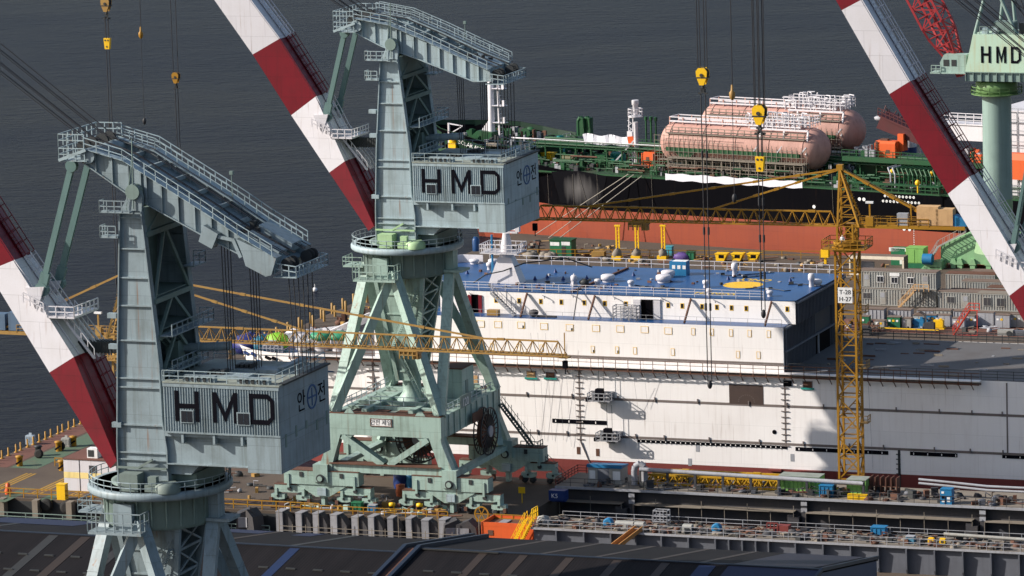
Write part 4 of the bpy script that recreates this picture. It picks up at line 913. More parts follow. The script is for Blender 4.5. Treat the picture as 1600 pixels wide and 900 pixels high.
mb = MB(); mb.lathe([(.45,-.25),(.85,-.25),(.85,.25),(.45,.25)], (0,0,.9), 20, 0, 'y'); mb.box(-.7,.7,-.1,.1,0,.2); a, b = pz(470, 546, ZD); solo('cable_drum', mb, [m_greylt], 'pale upright cable drum at the step of the foredeck', 'drum', a, b, ZD)
mb = MB()
for k in range(26): mb.cbox(random.uniform(-5,5), random.uniform(-2.5,3), 0, random.uniform(.2,1.1), random.uniform(.2,.8), random.uniform(.3,1.8), random.choice((0,1,2)))
for k in range(10): mb.bar((random.uniform(-5,5),random.uniform(-2,3),0), (random.uniform(-5,5),random.uniform(-2,3),random.uniform(1,2.4)), .1, m=random.choice((0,1)))
a, b = pz(516, 535, ZD); o = solo('deck_gear', mb, [m_greylt, m_dark, m_white], 'jumble of winches and fittings on the open deck behind the green drums', 'deck gear', a, b, ZD); o['kind'] = 'stuff'
x, y = sd(600, 475, ZU); mb = MB(); mb.cbox(0,0,0,2.6,3,1.2,1); mb.prismx([(-1.5,1.2),(1.5,1.2),(1.2,2.6),(.4,3.4),(-.4,3.4),(-1.2,2.6)], -1.6, 1.6, 0); solo('rescue_boat', mb, [m_orange, m_teal], 'orange rescue boat on a green cradle seen between the crane legs', 'boat', x+SA, y+SB, ZU)
# bow markings
for px, py in ((390,550),(401,552),(422,558),(433,559)):
    x, z = sx(px, py, {390:8.6,401:6.8,422:4.4,433:3.5}[px]); mb = MB(); mb.bar((x-.4,sx(0,0)[0]*0+{390:7.7,401:5.95,422:3.75,433:2.75}[px],z+.15), (x+.5,{390:7.2,401:5.5,422:3.4,433:2.5}[px],z-.1), .3, .35); mb.build('hawse_hole', m_navy if px < 420 else m_black, hull)
# ---------------------------------------------------------------- the black gas carrier beyond the far quay
PS2 = PSI+radians(11.5); TA, TB = w2ab(*ab2w(-284, 811).xy, PS2)
tk = thing('tanker', 'black hulled gas carrier with two pink tanks moored beyond the far quay', 'ship', TA, TB, 0, psi=PS2)
def tx(px, py, y=0.0): a, z = pb(px, py, TB+y, PS2); return a-TA, z
def td(px, py, z): a, b = pz(px, py, z, PS2); return a-TA, b-TB
TW = 23.0; TD = tx(1080, 281, 0)[1]; TR = tx(1200, 345, 0)[1]
bowp = [(673,187,11.5),(677,194,8.5),(686,200,5.8),(700,205,3.8),(724,211,2.2),(750,220,1.3)]
st2 = []
for px, py, y in bowp: x, z = tx(px, py, y); st2.append((x, y, z))
zb = st2[-1][2]; xx = st2[-1][0]
st2 += [(xx+3, 1.0, zb-.5), (xx+6.5, .75, zb-.9), (xx+7.2, .7, TD+2.0), (xx+12, .4, TD+1.0), (xx+18, .1, TD+.3), (xx+26, 0, TD), (160, 0, TD)]
x0t = st2[0][0]
def ring2(x, y, f):
    k = max(0, 1-(x-x0t)/34); return x+f*7*k**1.6, min(11.5, y+f*(11.5-y)*.8*k**.7)
rows = [[(*ring2(x,y,f), z+(TR-z)*f) for f in (0,.3,.65,1)] for x, y, z in st2]
mb = MB(); mr = MB(); mi = MB()
ft = lambda p: (p[0]+3.5*max(0,1-(p[0]-x0t)/40)**1.5, min(11.5, p[1]+3.5*max(0,1-(p[0]-x0t)/46)), -4.5)
for side in (0,1):
    F = (lambda p: (p[0], TW-p[1], p[2])) if side else (lambda p: p)
    for i in range(len(rows)-1):
        for j in range(3): mb.add([F(p) for p in (rows[i][j],rows[i+1][j],rows[i+1][j+1],rows[i][j+1])], [(0,1,2,3)], 0, True)
        a, b = rows[i][3], rows[i+1][3]
        mr.add([F(p) for p in (a,b,ft(b),ft(a))], [(0,1,2,3)])
        a, b = rows[i][0], rows[i+1][0]
        if i < 8: mi.add([F(p) for p in ((a[0]+.25,a[1]+.25,a[2]),(b[0]+.25,b[1]+.25,b[2]),(b[0]+.4,b[1]+.6,zb-2.2),(a[0]+.6,min(11.5,a[1]+.9),zb-2.2))], [(0,1,2,3)])
thull = mb.build('hull', m_black, tk); mr.build('bottom', m_redlead, tk); mi.build('bulwark', paint('bulwark_dark_green', (.004,.03,.012), .6, .4), thull)
mb = MB(); fc = [(x+.3, y+.4) for x,y,z in st2[:8]]; fcr = [(x, TW-y) for x,y in fc][::-1]
mb.prismz(fc+fcr, zb-3.2, zb-2.2); fo = mb.build('forecastle_deck', m_shipgd, tk); xfc = st2[7][0]+.3
mb = MB(); mb.box(xfc-2, 160, .2, TW-.2, TD-.4, TD); mdk = mb.build('main_deck', m_shipgd, tk)
mb = MB(); mb.box(xfc-.2, xfc, .6, TW-.6, TD, zb-2.2); mb.build('forecastle_bulkhead', m_shipg, fo)
mb = MB(); x1 = st2[11][0]; mb.box(x1-14, 160, -.04, .02, TD-.2, TD+.05); mb.build('sheer_strake', m_shipg, thull)
mb = MB(); mb.rail([(xfc+2,.4,TD), (120,.4,TD)], 1.0, 2.6, .02, 0, 0); mb.rail([(xfc+2,TW-.5,TD), (120,TW-.5,TD)], 1.1, 1.8, .04, 0, 2); mb.build('deck_railing', m_shipg, mdk)
# ship name and draught figures
nx, nz = tx(720, 227.5, 2.0)
nm = text_mesh('SOLAR ALICE', 1.05, m_signw, 'ship_name', thull, (nx, 1.25, nz+.5), (1,-.16,-.2), (.2,-.1,1), .02, 'LEFT', 1.05)
# pale grey streaked patch fading to black on the bow plating
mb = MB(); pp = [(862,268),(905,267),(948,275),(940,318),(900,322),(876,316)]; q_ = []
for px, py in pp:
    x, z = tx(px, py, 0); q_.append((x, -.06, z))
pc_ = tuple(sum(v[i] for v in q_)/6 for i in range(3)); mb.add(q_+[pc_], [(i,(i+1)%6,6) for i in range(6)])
mw = bpy.data.materials.new('pale_streaked_plating'); mw.use_nodes = True; t_ = mw.node_tree; bw = t_.nodes['Principled BSDF']; bw.inputs['Roughness'].default_value = .7; bw.inputs['Specular IOR Level'].default_value = .05
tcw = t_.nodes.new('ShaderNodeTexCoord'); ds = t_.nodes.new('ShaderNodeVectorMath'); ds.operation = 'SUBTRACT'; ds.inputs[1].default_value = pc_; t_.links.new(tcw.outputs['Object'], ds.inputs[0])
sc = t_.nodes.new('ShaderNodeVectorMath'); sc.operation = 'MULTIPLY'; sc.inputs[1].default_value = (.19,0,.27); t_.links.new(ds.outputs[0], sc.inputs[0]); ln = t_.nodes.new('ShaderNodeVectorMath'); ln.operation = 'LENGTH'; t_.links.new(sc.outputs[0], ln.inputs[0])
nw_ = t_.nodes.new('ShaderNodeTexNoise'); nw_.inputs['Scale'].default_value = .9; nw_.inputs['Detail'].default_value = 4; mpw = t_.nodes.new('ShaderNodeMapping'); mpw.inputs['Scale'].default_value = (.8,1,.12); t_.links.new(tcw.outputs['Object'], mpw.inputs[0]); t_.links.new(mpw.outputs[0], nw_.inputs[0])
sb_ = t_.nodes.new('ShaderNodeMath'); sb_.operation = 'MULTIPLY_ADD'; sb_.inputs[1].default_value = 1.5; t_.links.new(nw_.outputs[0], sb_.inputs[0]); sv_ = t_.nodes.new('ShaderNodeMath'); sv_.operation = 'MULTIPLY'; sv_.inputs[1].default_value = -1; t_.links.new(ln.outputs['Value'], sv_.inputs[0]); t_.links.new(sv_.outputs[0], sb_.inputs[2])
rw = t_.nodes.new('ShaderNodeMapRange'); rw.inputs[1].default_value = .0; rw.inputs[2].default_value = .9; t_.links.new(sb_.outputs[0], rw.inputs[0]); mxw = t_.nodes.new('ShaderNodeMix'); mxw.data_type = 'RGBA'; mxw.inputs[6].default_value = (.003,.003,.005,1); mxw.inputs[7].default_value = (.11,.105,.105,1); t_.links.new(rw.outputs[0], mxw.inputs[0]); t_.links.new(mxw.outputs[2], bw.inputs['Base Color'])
mb.build('pale_patch', mw, thull)
for px in (856,895,905,933,1018,1300):
    x, z0 = tx(px, 272, 0); mb = MB(); mb.tube((x,-.12,z0), (x+(2.4 if px == 905 else .2),-.1,z0-8), .035, 4); mb.build('hanging_line', m_plank, thull)
mb = MB(); mz = MB()
k = 0
for py, n, x_0 in ((306,9,1383),(314,11,1380)):
    for i in range(n):
        x, z = tx(x_0+i*5.6, py+i*.32, 0); mb.lathe([(.22,-.05),(.22,.01)], (x,0,z), 10, 0, 'y'); mz.box(x-.09, x+.09, -.07, -.05, z-.03, z+.04)
for px, py in ((1343,311),(1350,311.5),(1272,323)): x, z = tx(px, py, 0); mb.lathe([(.3,-.05),(.3,.01)], (x,0,z), 12, 0, 'y')
o = mb.build('name_letter_disc', m_signw, thull); mz.build('disc_mark', m_black, o)
mb = MB()
x, z0 = tx(1428, 360, 0)
for i in range(13): mb.box(x-.08, x+.08, -.05, .1, z0-3.6+i*.3, z0-3.5+i*.3)
for dx in (-1.2,-.2): mb.lathe([(.28,-.05),(.28,.08)], (x+dx-.6,0,z0+.1), 8, 0, 'y')
mb.build('draught_marks', m_signw, thull)
# forecastle gear
zf = zb-2.2
x, y = td(690, 204, zf); x += 1.5
mb = MB(); x, _ = tx(701, 196, 4); mb.bar((x,4,zf), (x,4,zf+4.6), .3); mb.bar((x,4,zf+4.5), (x+2.9,4,zf+4.2), .18); mb.bar((x,4,zf+2.6), (x+2.8,4,zf+4.1), .16); mb.build('davit', m_white, fo)
x, _ = tx(708, 200, 4); mb = MB(); mb.cbox(x,4,zf,1.5,1.2,1.2); mb.blob((x-.1,4,zf+1.5),(.8,.7,1.0),8,5,0,.15); mb.build('covered_fairlead', m_yelb, fo)
x, z = tx(768, 186, 11); mb = MB()
mb.lathe([(.62,zf), (.58,zf+4), (.5,zf+12.5), (.4,zf+12.6)], (x,11,0), 16); mb.prism([(x-3.2,zf+1.2), (x,zf+1.2), (x,zf+4.5), (x-.6,zf+4.2)], 10.7, 11.3); mb.bar((x+1.6,11,zf), (x+1.5,11,zf+13), .3); mb.bar((x+2.0,11.5,zf), (x+1.8,11.5,zf+13), .12)
for k in range(16): mb.bar((x+1.6,11,zf+k*.8), (x+2.0,11.5,zf+k*.8), .08)
for k in (3,6,9): mb.box(x+.6, x+3, 10.4, 11.8, zf+k+1, zf+k+1.1); mb.cbox(x+2.6,11,zf+k+1.1,.5,.5,.9)
mb.build('foremast', m_white, fo)
mb = MB(); mb.prism([(x-5.6,zf), (x+.8,zf), (x+.8,zf+2.4), (x-2.2,zf+2.6)], 9.6, 12.4); mb.build('mast_house', m_shipg, fo)
random.seed(21)
for i, (px, py) in enumerate(((708,208),(733,212),(760,214),(792,214),(812,202),(850,212),(720,202),(745,206),(778,203),(800,206),(820,208),(838,203))):
    x, y = td(px, py, zf); y = min(max(y, 3), 19); mb = MB()
    mb.cbox(x,y,zf,2.2,1.4,.6); mb.lathe([(1.0,-.9),(1.0,-.8),(.55,-.75),(.55,.75),(1.0,.8),(1.0,.9)], (x,y,zf+1.2), 16, 0, 'y'); mb.cbox(x+1.2,y+.4,zf,.7,.8,1.5); mb.cbox(x-1.1,y-.4,zf,.3,1.8,1.0)
    mb.build('windlass', m_shipg, fo)
mb = MB()
for k in range(110):
    x = random.uniform(st2[2][0], xfc-1); y = random.uniform(4,20); mb.cbox(x,y,zf,random.uniform(.2,.9),random.uniform(.2,.9),random.uniform(.3,2.3),random.choice((0,0,0,1,2,3,3)))
for k in range(14):
    x = random.uniform(st2[2][0], xfc-1); y = random.uniform(3,18); mb.bar((x,y,zf+.6),(x+random.uniform(-3,3),y+random.uniform(-2,2),zf+random.uniform(.4,1.6)),.14,m=random.choice((0,1)))
mb.rail([(xfc-1,1.2,zf),(xfc-1,TW-1.2,zf)], 1.2, 1.4, .04, 1); mb.rail([(st2[4][0]+2,1.6,zf),(xfc-1,1.2,zf)], 1.2, 1.4, .04, 0)
mb.build('deck_fittings', [m_shipg, m_greylt, m_rust, m_dark], fo)
mb = MB()
for k in range(9): x, y = tx(762+k*1.6, 217, 1)[0], 1.1; mb.blob((x,y,zb-.55),(.4,.4,.35),7,5,0,.2)
mb.build('canvas_bundle', m_plank, fo)
# centreline pipe bridge
mb = MB(); xp0, xp1 = xfc-1, 60
for y, z in ((9.4,3.2),(10.2,3.2),(11.4,3.4),(12.6,3.2),(13.4,3.6)): mb.tube((xp0,y,TD+z), (xp1,y,TD+z), .24, 8, 0)
mb.box(xp0, xp1, 8.2, 9.0, TD+2.9, TD+3.0, 1); mb.rail([(xp0,8.2,TD+3.0),(xp1,8.2,TD+3.0)], 1.1, 1.6, .04, 1); mb.rail([(xp0,14.4,TD+3.0),(xp1,14.4,TD+3.0)], 1.1, 1.6, .04, 1)
x = xp0
while x < xp1: mb.bar((x,8.4,TD),(x,8.4,TD+3),.2,m=1); mb.bar((x,13.8,TD),(x,13.8,TD+3),.2,m=1); mb.bar((x,8.2,TD+2.7),(x,14.2,TD+2.7),.25,m=1); x += 3.1
mb.build('pipe_bridge', [m_shipg, m_shipg], tk)
mb = MB(); x = tx(800,215,9)[0]; mb.tube((x,8.9,TD+4.0),(tx(1045,232,9)[0],8.9,TD+4.0),.15,8); mb.build('pipe_lagging', m_white, tk)
def on_deck(name, mb, mats, label, cat, px, py, z=None, grp=None):
    x, y = td(px, py, TD if z is None else z); return solo(name, mb, mats, label, cat, TA+x, TB+y, TD if z is None else z, 0, grp, PS2)
mb = MB(); n = 14
pts = [(-4.5+9*i/n, .12*sin(i*1.7), 1.0+.2*sin(i*.9)) for i in range(n+1)]
for p, q in zip(pts, pts[1:]): mb.bar(p, q, .05, 1.7)
mb.bar(pts[-1], (5.6,0,1.1), .06, 1.7, 1)
o = on_deck('banner', mb, [m_tarpw, m_orange], 'long white cloth banner tied along the pipe bridge left of the white mast', 'banner', 947, 228, TD+3.4)
mb = MB(); x, z = tx(993, 262, 5); hm = tx(993, 162, 5)[1]-TD
mb.lathe([(.42,0),(.38,hm-4),(.42,hm-3.9)], (0,0,0), 14); mb.lathe([(1.3,hm-3.0),(1.3,hm-2.8)], (0,0,0), 16); mb.lathe([(.45,hm-2.8),(.45,hm-1),(.6,hm-.9),(.6,hm-.1)], (0,0,0), 12)
ptz = [(1.3*cos(k*pi/4),1.3*sin(k*pi/4),hm-2.8) for k in range(8)]; mb.rail(ptz, 1.2, 1.2, .05, closed=True)
for xx2 in (-1.8,-1.0): mb.bar((xx2,.3,0),(xx2+.3,.3,hm-3),.14)
for k in range(int(hm-3)): mb.bar((-1.8,.3,k),(-1.0,.3,k+.5),.09); mb.bar((-1.0,.3,k+.5),(-1.8,.3,k+1),.09)
mb.bar((0,0,5),(-4.4,-1.4,.1),.24); mb.cbox(-1.3,.4,4.5,1.0,.8,1.6)
x, y = td(995, 261, TD); o = mb.build('crane_mast', m_white, mdk); o.location = (x, y, TD)
# boxes and bins on deck
def tank_container(w, d, h):
    mb = MB(); mb.box(-w/2,w/2,-d/2,d/2,.25,h-.3); mb.prismx([(-d/2,h-.3),(d/2,h-.3),(d*.3,h),(-d*.3,h)],-w/2,w/2)
    for sx_ in (-w/2,w/2): 
        for sy_ in (-d/2,d/2): mb.cbox(sx_,sy_,0,.16,.16,h-.1)
    mb.box(-.3,.3,-d/2-.05,-d/2,h*.55,h*.75,1); mb.rail([(-w/2,-d/2,h*.35),(w/2,-d/2,h*.35)],.2,.6,.05,1,0); mb.cbox(.2,0,h,.8,.6,.3,1); return mb
on_deck('deck_container', tank_container(2.2,4.2,3.0), [m_orange, m_rust], 'orange hut on the deck between the white mast and the near pink tank', 'hut', 1022, 263)
on_deck('deck_container', tank_container(4.2,3.4,2.2), [m_orange, m_rust], 'low orange housing on deck just behind the green forecastle', 'hut', 820, 232)
mb = MB(); mb.box(-.9,.9,-.6,.6,.15,1.1); mb.prismx([(-.6,1.1),(.6,1.1),(.9,1.5),(-.9,1.5)],-1.3,1.3); mb.cbox(0,0,0,2,.2,.15); mb.cbox(-1.2,0,.9,.9,1.2,.6); on_deck('waste_skip', mb, m_yelb, 'yellow skip standing on the deck edge of the black ship', 'skip', 857, 251)
for px, py, w, m_, lab in ((941,258,2.2,m_shipg,'dark green locker with a folded lid on the black ship deck'), (966,255,2.0,m_teal,'teal green locker leaning near the foot of the white mast')):
    mb = MB(); mb.prismx([(-.9,0),(.9,0),(.9,1.5),(.2,2.0),(-.9,1.8)],-w/2,w/2); mb.box(-w/2-.05,w/2+.05,-.95,-.9,.2,1.6); mb.cbox(0,0,-.0,w+.2,.3,.2); on_deck('deck_locker', mb, m_, lab, 'locker', px, py)
mb = MB(); mb.tube((-1.4,0,.7),(1.4,0,.7),.65,14); mb.cbox(-.8,0,0,.3,1.2,.4); mb.cbox(.8,0,0,.3,1.2,.4); on_deck('lying_tank', mb, paint('olive_tank', (.08,.075,.03), .6, .4), 'olive cylinder tank lying on the deck beside the yellow skip', 'tank', 891, 254)
mb = MB(); mb.lathe([(.8,0),(.8,1.4),(.5,1.8),(.5,2.6),(.9,2.9),(.7,3.5),(.01,3.6)],(0,0,0),14); on_deck('valve_tower', mb, m_teal, 'teal ventilator tower standing behind the yellow skip', 'ventilator', 876, 243)
for px, lab in ((908,'leftmost of the green vent stacks on the far side of the deck'),(918,'rightmost of the green vent stacks on the far side of the deck')):
    mb = MB(); mb.path([(-.5,0,0),(-.5,0,2.6),(0,0,3.3),(.5,0,2.9),(.6,0,1.5)], .35, 10); mb.cbox(.2,.3,0,1.0,1.0,3.2); on_deck('vent_stack', mb, m_shipg, lab, 'vent', px, 212, TD+3)
for px, lab in ((1010,'left of the thin green vent pipes beside the near pink tank'),(1018,'right one of the thin green vent pipes beside the near pink tank')):
    mb = MB(); mb.tube((0,0,-2),(0,0,3.6),.16,8); mb.tube((0,0,3.4),(0,0,4.0),.3,8); mb.tube((.7,.4,-2),(.7,.4,3.4),.16,8); mb.tube((.7,.4,3.2),(.7,.4,3.9),.3,8); mb.bar((0,0,1),(.7,.4,1),.1); on_deck('vent_pipe', mb, m_shipg, lab, 'vent', px, 218, TD+4)
mb = MB(); random.seed(5)
for k in range(420):
    x = random.uniform(xfc+1, 62); y = random.choice((random.uniform(1.0,7.5), random.uniform(14.5,21.5))); mb.cbox(x,y,TD,random.uniform(.15,.9),random.uniform(.15,.8),random.uniform(.2,1.5),random.choice((0,0,0,3,1,2,3)))
for k in range(150):
    x = random.uniform(xfc+1, 62); y = random.uniform(1.2,7.8); L = random.uniform(1,6); z = TD+random.uniform(.3,2.2); mb.tube((x,y,z),(x+L,y+random.uniform(-.2,.2),z),random.uniform(.06,.18),6,random.choice((0,0,0,2)))
    if k % 2: mb.path([(x,y,TD),(x,y,z),(x+.8,y,z),(x+.8,y+1.5,z)], .1, 6, 0)
for k in range(60):
    x = random.uniform(xfc+1, 62); y = random.uniform(1.2,8); mb.tube((x,y,TD),(x,y,TD+random.uniform(1,3)),.08,6,0); mb.lathe([(.3,-.05),(.3,.05)],(x,y,TD+random.uniform(.8,2)),8,0,'y')
mb.build('deck_pipework', [m_shipg, m_greylt, m_rust, m_greydk], mdk)
# hoops of pipe on the right and manifold platform
mb = MB()
for k in range(15):
    x, _ = tx(1396+k*7, 262, 4); mb.path([(x,3,TD+.3),(x,3,TD+2.4),(x-.8,3.6,TD+3.4),(x-.8,6.5,TD+3.4)], .16, 8, 1 if k in (0,1) else 0)
x0, _ = tx(1335, 280, 1); x1, _ = tx(1470, 280, 1); mb.box(x0,x1,.2,1.6,TD+1.0,TD+1.2,0); mb.rail([(x0,.2,TD),(x1,.2,TD)],1.1,1.2,.06)
x0, _ = tx(1320, 240, 8); mb.box(x0, 70, 7, 8, TD+3.6, TD+4.4, 0); mb.rail([(x0,7,TD+4.4),(70,7,TD+4.4)],1.1,1.4,.05); mb.box(x0,70,12,12.2,TD,TD+3.6,0)
mb.build('manifold', [m_shipg, m_greylt], mdk)
for px, py in ((1394,280),(1457,281),(1434,297)):
    mb = MB(); mb.blob((0,0,1.2),(.45,.45,.5),8,6); mb.tube((0,0,-.5),(0,0,1),.12,6); on_deck('marker_buoy', mb, m_yelb, {1394:'left yellow marker ball among the bent pipes',1457:'right yellow marker ball among the bent pipes',1434:'low yellow marker ball at the green deck edge'}[px], 'buoy', px, py, TD+1)
# two pink cargo tanks
def tank(px0, py0, px1, py1, y, lab):
    xa, za = tx(px0, py0, y); xb, zb_ = tx(px1, py1, y); z = (za+zb_)/2; r = RT
    t = thing('cargo_tank', lab, 'gas tank', TA+(xa+xb)/2, TB+y, z, 0, 'pink gas tanks', PS2)
    L = (xb-xa)/2-r*.85; mb = MB()
    prof = [(.01,-L-r*.85)]+[(r*sin(k*pi/16), -L-r*.85*cos(k*pi/16)) for k in range(1,9)]+[(r*sin(k*pi/16), L+r*.85*cos(k*pi/16)) for k in range(8,0,-1)]+[(.01,L+r*.85)]
    mb.lathe(prof, (0,0,0), 40, 0, 'x')
    for x in (-L,-L*.5,0,L*.5,L): mb.lathe([(r+.01,x-.05),(r+.08,x-.05),(r+.08,x+.05),(r+.01,x+.05)],(0,0,0),40,0,'x')
    mb.build('tank_shell', m_pink, t)
    mb = MB()
    for x in (-L*.75, L*.55): 
        mb.prismx([(-r*.95,-r*.2),(-r*.95,-r*1.25),(r*.95,-r*1.25),(r*.95,-r*.2),(r*.75,-r*.68),(0,-r*1.02),(-r*.75,-r*.68)], x-.5, x+.5, 0)
        mb.prism([(x-2.2,-r*.3),(x+2.2,-r*.3),(x+.7,-r*.62),(x-.7,-r*.62)], -r*1.03, -r*.93)
    mb.box(-L-.3, L-.4, -r*1.12, -r*.98, -r*.3, -r*.12, 0); mb.build('saddle', m_shipg, t)
    mb = MB()
    mb.box(-L-1.5, L+.8, -r*1.3, -r*.95, -r*.72, -r*.68, 1); mb.box(-L-.5, L+.4, -r*.98, -r*.8, r*.52, r*.56, 1); mb.box(-L-1.6, L+1, -r*1.35, -r*.9, -r*1.02, -r*.98, 1)
    x = -L-2.4
    while x < L+1.5:
        mb.bar((x,-r*1.16,-r*1.25),(x,-r*1.16,r*.2 if x > -L*.3 else r*.5),.07); mb.bar((x,-r*1.33,-r*1.25),(x,-r*1.33,-r*.4),.07); x += .95
    for zz in (-.55,-.3,0,.2,.45): mb.bar((-L-2.4,-r*1.16,r*zz),(L*(.0 if zz > .1 else 1)+.8,-r*1.16,r*zz),.06)
    mb.rail([(-L-.5,-r*.97,r*.56),(L+.4,-r*.97,r*.56)],1.0,1.3,.05)
    mb.build('scaffolding', [m_plank, m_plank], t)
    mb = MB(); zt = r*.98
    for y_ in (-r*.42, r*.42): mb.bar((-L-.8,y_,zt+.25),(L*.9,y_,zt+.25),.3,.25); mb.bar((-L-.8,y_,zt+.95),(L*.9,y_,zt+.95),.16)
    x = -L-.8
    while x < L*.9:
        for y_ in (-r*.42,r*.42): mb.bar((x,y_,zt-.5),(x,y_,zt+.95),.18,m=1)
        x += 2.6
    for x in (-L-.8, L*.9): mb.bar((x,-r*.42,zt+.95),(x,r*.42,zt+.95),.16)
    mb.build('top_walkway', [m_white, m_pink], t)
    mb = MB(); random.seed(int(px0))
    for k in range(60):
        x = random.uniform(L*.1,L*1.02); y_ = random.uniform(-r*.5,r*.5); h = random.uniform(.4,2.6)
        mb.tube((x,y_,zt-.3),(x,y_,zt+h),random.uniform(.07,.16),6); q = (x+random.uniform(-1.6,1.6),y_+random.uniform(-.8,.8),zt+h); mb.tube((x,y_,zt+h),q,.1,6)
    for x in (L*.35,L*.7,L*1.05): mb.bar((x,-r*.95,-r*.15),(x,-r*.7,r*.95),.28); mb.bar((x,-r*.95,r*.2),(x-.9,-r*1.0,-r*.1),.22)
    mb.bar((L*.2,-r*.72,r*.95),(L*1.05,-r*.72,r*.95),.28); mb.rail([(L*.1,-r*.5,zt+.4),(L*1.05,-r*.5,zt+.4),(L*1.05,r*.5,zt+.4),(L*.1,r*.5,zt+.4)],1.6,1.0,.05,0,2)
    if px0 > 1150:
        for k in range(30):
            x = random.uniform(L*.45,L*1.25); y_ = random.uniform(-r*.8,r*.3); mb.bar((x,y_,-.2*r),(x,y_,zt+random.uniform(.5,3)),.14)
        mb.rail([(L*.6,-r*.8,zt+.8),(L*1.3,-r*.8,zt+.8),(L*1.3,r*.3,zt+.8)],2.0,.9,.07,0,2)
    mb.build('pipe_cluster', m_white, t)
    return t
RT = 3.55
tank(1037, 221, 1294, 233, 7.0, 'near pink gas tank with white railings lying on the black ship')
tank(1100, 192, 1349, 204, 17.5, 'far pink gas tank half hidden behind the near one')
mb = MB()
for k in range(2):
    x0,_ = tx(1045,280,2); x1,_ = tx(1255,285,2)
for i in range(16): x = x0+(x1-x0)*i/15; mb.bar((x,2,TD),(x,2,TD+3.2),.12); mb.bar((x,4,TD),(x,4,TD+3.2),.12)
for z in (1.2,2.2,3.2): mb.bar((x0,2,TD+z),(x1,2,TD+z),.1)
mb.box(x0,x1,1.8,4.2,TD+3.2,TD+3.3); mb.build('scaffolding', m_plank, mdk)
mb = MB(); n = 30; xa,_ = tx(1040,275,0); xb,_ = tx(1254,290,0)
for i in range(n):
    p = xa+(xb-xa)*i/n; q = xa+(xb-xa)*(i+1)/n; h0, h1 = .1*sin(i*1.3), .1*sin((i+1)*1.3)
    mb.add([(p,-.1,TD-.3+h0),(q,-.1,TD-.3+h1),(q,-.12,TD+.85-h1),(p,-.12,TD+.85-h0),(p,0,TD-.3+h0),(q,0,TD-.3+h1),(q,0,TD+.85-h1),(p,0,TD+.85-h0)],[(0,1,2,3),(4,7,6,5),(0,4,5,1),(3,2,6,7),(0,3,7,4),(1,5,6,2)])
solo('banner', mb, m_tarpw, 'white sheet spread along the rail below the near pink tank', 'sheet', TA, TB, 0, 0, None, PS2)
# boats and housing further aft
mb = MB(); mb.cbox(0,0,.2,3.9,2.4,2.7); mb.prismx([(-1.2,2.9),(1.2,2.9),(.8,3.3),(-.8,3.3)],-1.9,1.9); mb.cbox(-1.5,-1.26,.1,.4,.1,3.2,1)
for k in range(8): mb.box(-1.8,-1.2,-1.4,-1.3,.3+k*.38,.37+k*.38,1)
mb.cbox(2.3,.9,1.6,1.1,1.6,2.9); mb.cbox(-.6,0,3.3,1.4,.7,.3,1); mb.box(.2,.9,-1.24,-1.2,1.3,1.9,1); on_deck('deckhouse', mb, [m_orange, m_rust], 'orange deckhouse with a ladder right of the far pink tank', 'deckhouse', 1388, 250, TD+3)
mb = MB(); mb.lathe([(1.35,0),(1.35,1.2)],(0,0,0),24,1); mb.lathe([(1.35,1.2),(1.35,4.2),(.9,4.9),(.01,5.1)],(0,0,0),24,0); on_deck('white_tank', mb, [m_white, m_navy], 'white domed tank with a blue band beside the orange deckhouse', 'tank', 1420, 240, TD+3)
mb = MB(); mb.prism([(-4.5,5.2),(-3.6,7.2),(4.5,4.2),(4.0,2.6)],-1.6,1.6); mb.prism([(-3.6,7.2),(-3.9,7.6),(4.7,4.6),(4.5,4.2)],-2.2,2.2); mb.rail([(-3.9,-2.0,7.6),(4.4,-2.0,4.7)],1.1,.8,.06)
for k in range(12): mb.bar((-4+k*.7,random.uniform(-1.5,1.5),7.5-k*.25),(-4+k*.7+random.uniform(-.5,.5),random.uniform(-1.5,1.5),8.8-k*.25),.12)
mb.blob((-4.6,0,6.6),(1.2,.8,.5),8,5,1,.1); mb.bar((3.4,0,-2),(2.6,0,3.4),.4,.4,1); on_deck('folded_gangway', mb, [paint('hose_crane_red', (.07,.012,.014), .6, .4), m_greylt], 'dark red folded hose crane jutting above the orange deckhouse', 'hose crane', 1414, 248, TD+3)
mb = MB(); mb.box(0,70,-1.4,1.4,0,2.6); mb.box(-.3,70,-1.6,1.6,2.6,2.8); mb.rail([(0,-1.5,2.8),(70,-1.5,2.8)],1.3,1.5,.05,0,1); mb.rail([(0,1.5,2.8),(70,1.5,2.8)],1.3,1.5,.05,0,1)
bx, bz = tx(1478, 205, 12); dx = 1.0
for x in (13,30): 
    for k in (-1,1): mb.bar((x+k*1.6,0,-13+4),(x,0,0),.35)
    mb.bar((x,0,0),(x,0,4.2),.4)
o = mb.build('bridge_wing', m_white, tk); o.location = (bx, 12, bz-1.2)
mb = MB(); x, z = tx(1575, 330, 6); mb.box(x-1.5,x+24,4,20,TD,TD+14)
for k in range(6): mb.box(x-1.2,x+24,3.95,4,TD+1.5+k*2.1,TD+1.65+k*2.1,1)
for k in range(12): mb.box(x-1.0+k*2,x-.85+k*2,3.93,3.95,TD,TD+13,1)
for k in range(8): mb.rail([(x-1.5,3.2,TD+k*1.8),(x+20,3.2,TD+k*1.8)],1.8,1.6,.06,1,0)
mb.build('accommodation', [m_white, m_greylt], tk)
mb = MB(); mb.cbox(0,0,0,5,2.6,3.2); mb.prismx([(-1.3,3.2),(1.3,3.2),(.7,4.2),(-.7,4.2)],-2.5,2.5); x, z = tx(1596, 262, 4); solo('lifeboat', mb, m_orange, 'orange lifeboat at the right frame edge beside the green column', 'lifeboat', TA+x+1, TB+2, z-1.5, 0, None, PS2)
mb = MB(); random.seed(31)
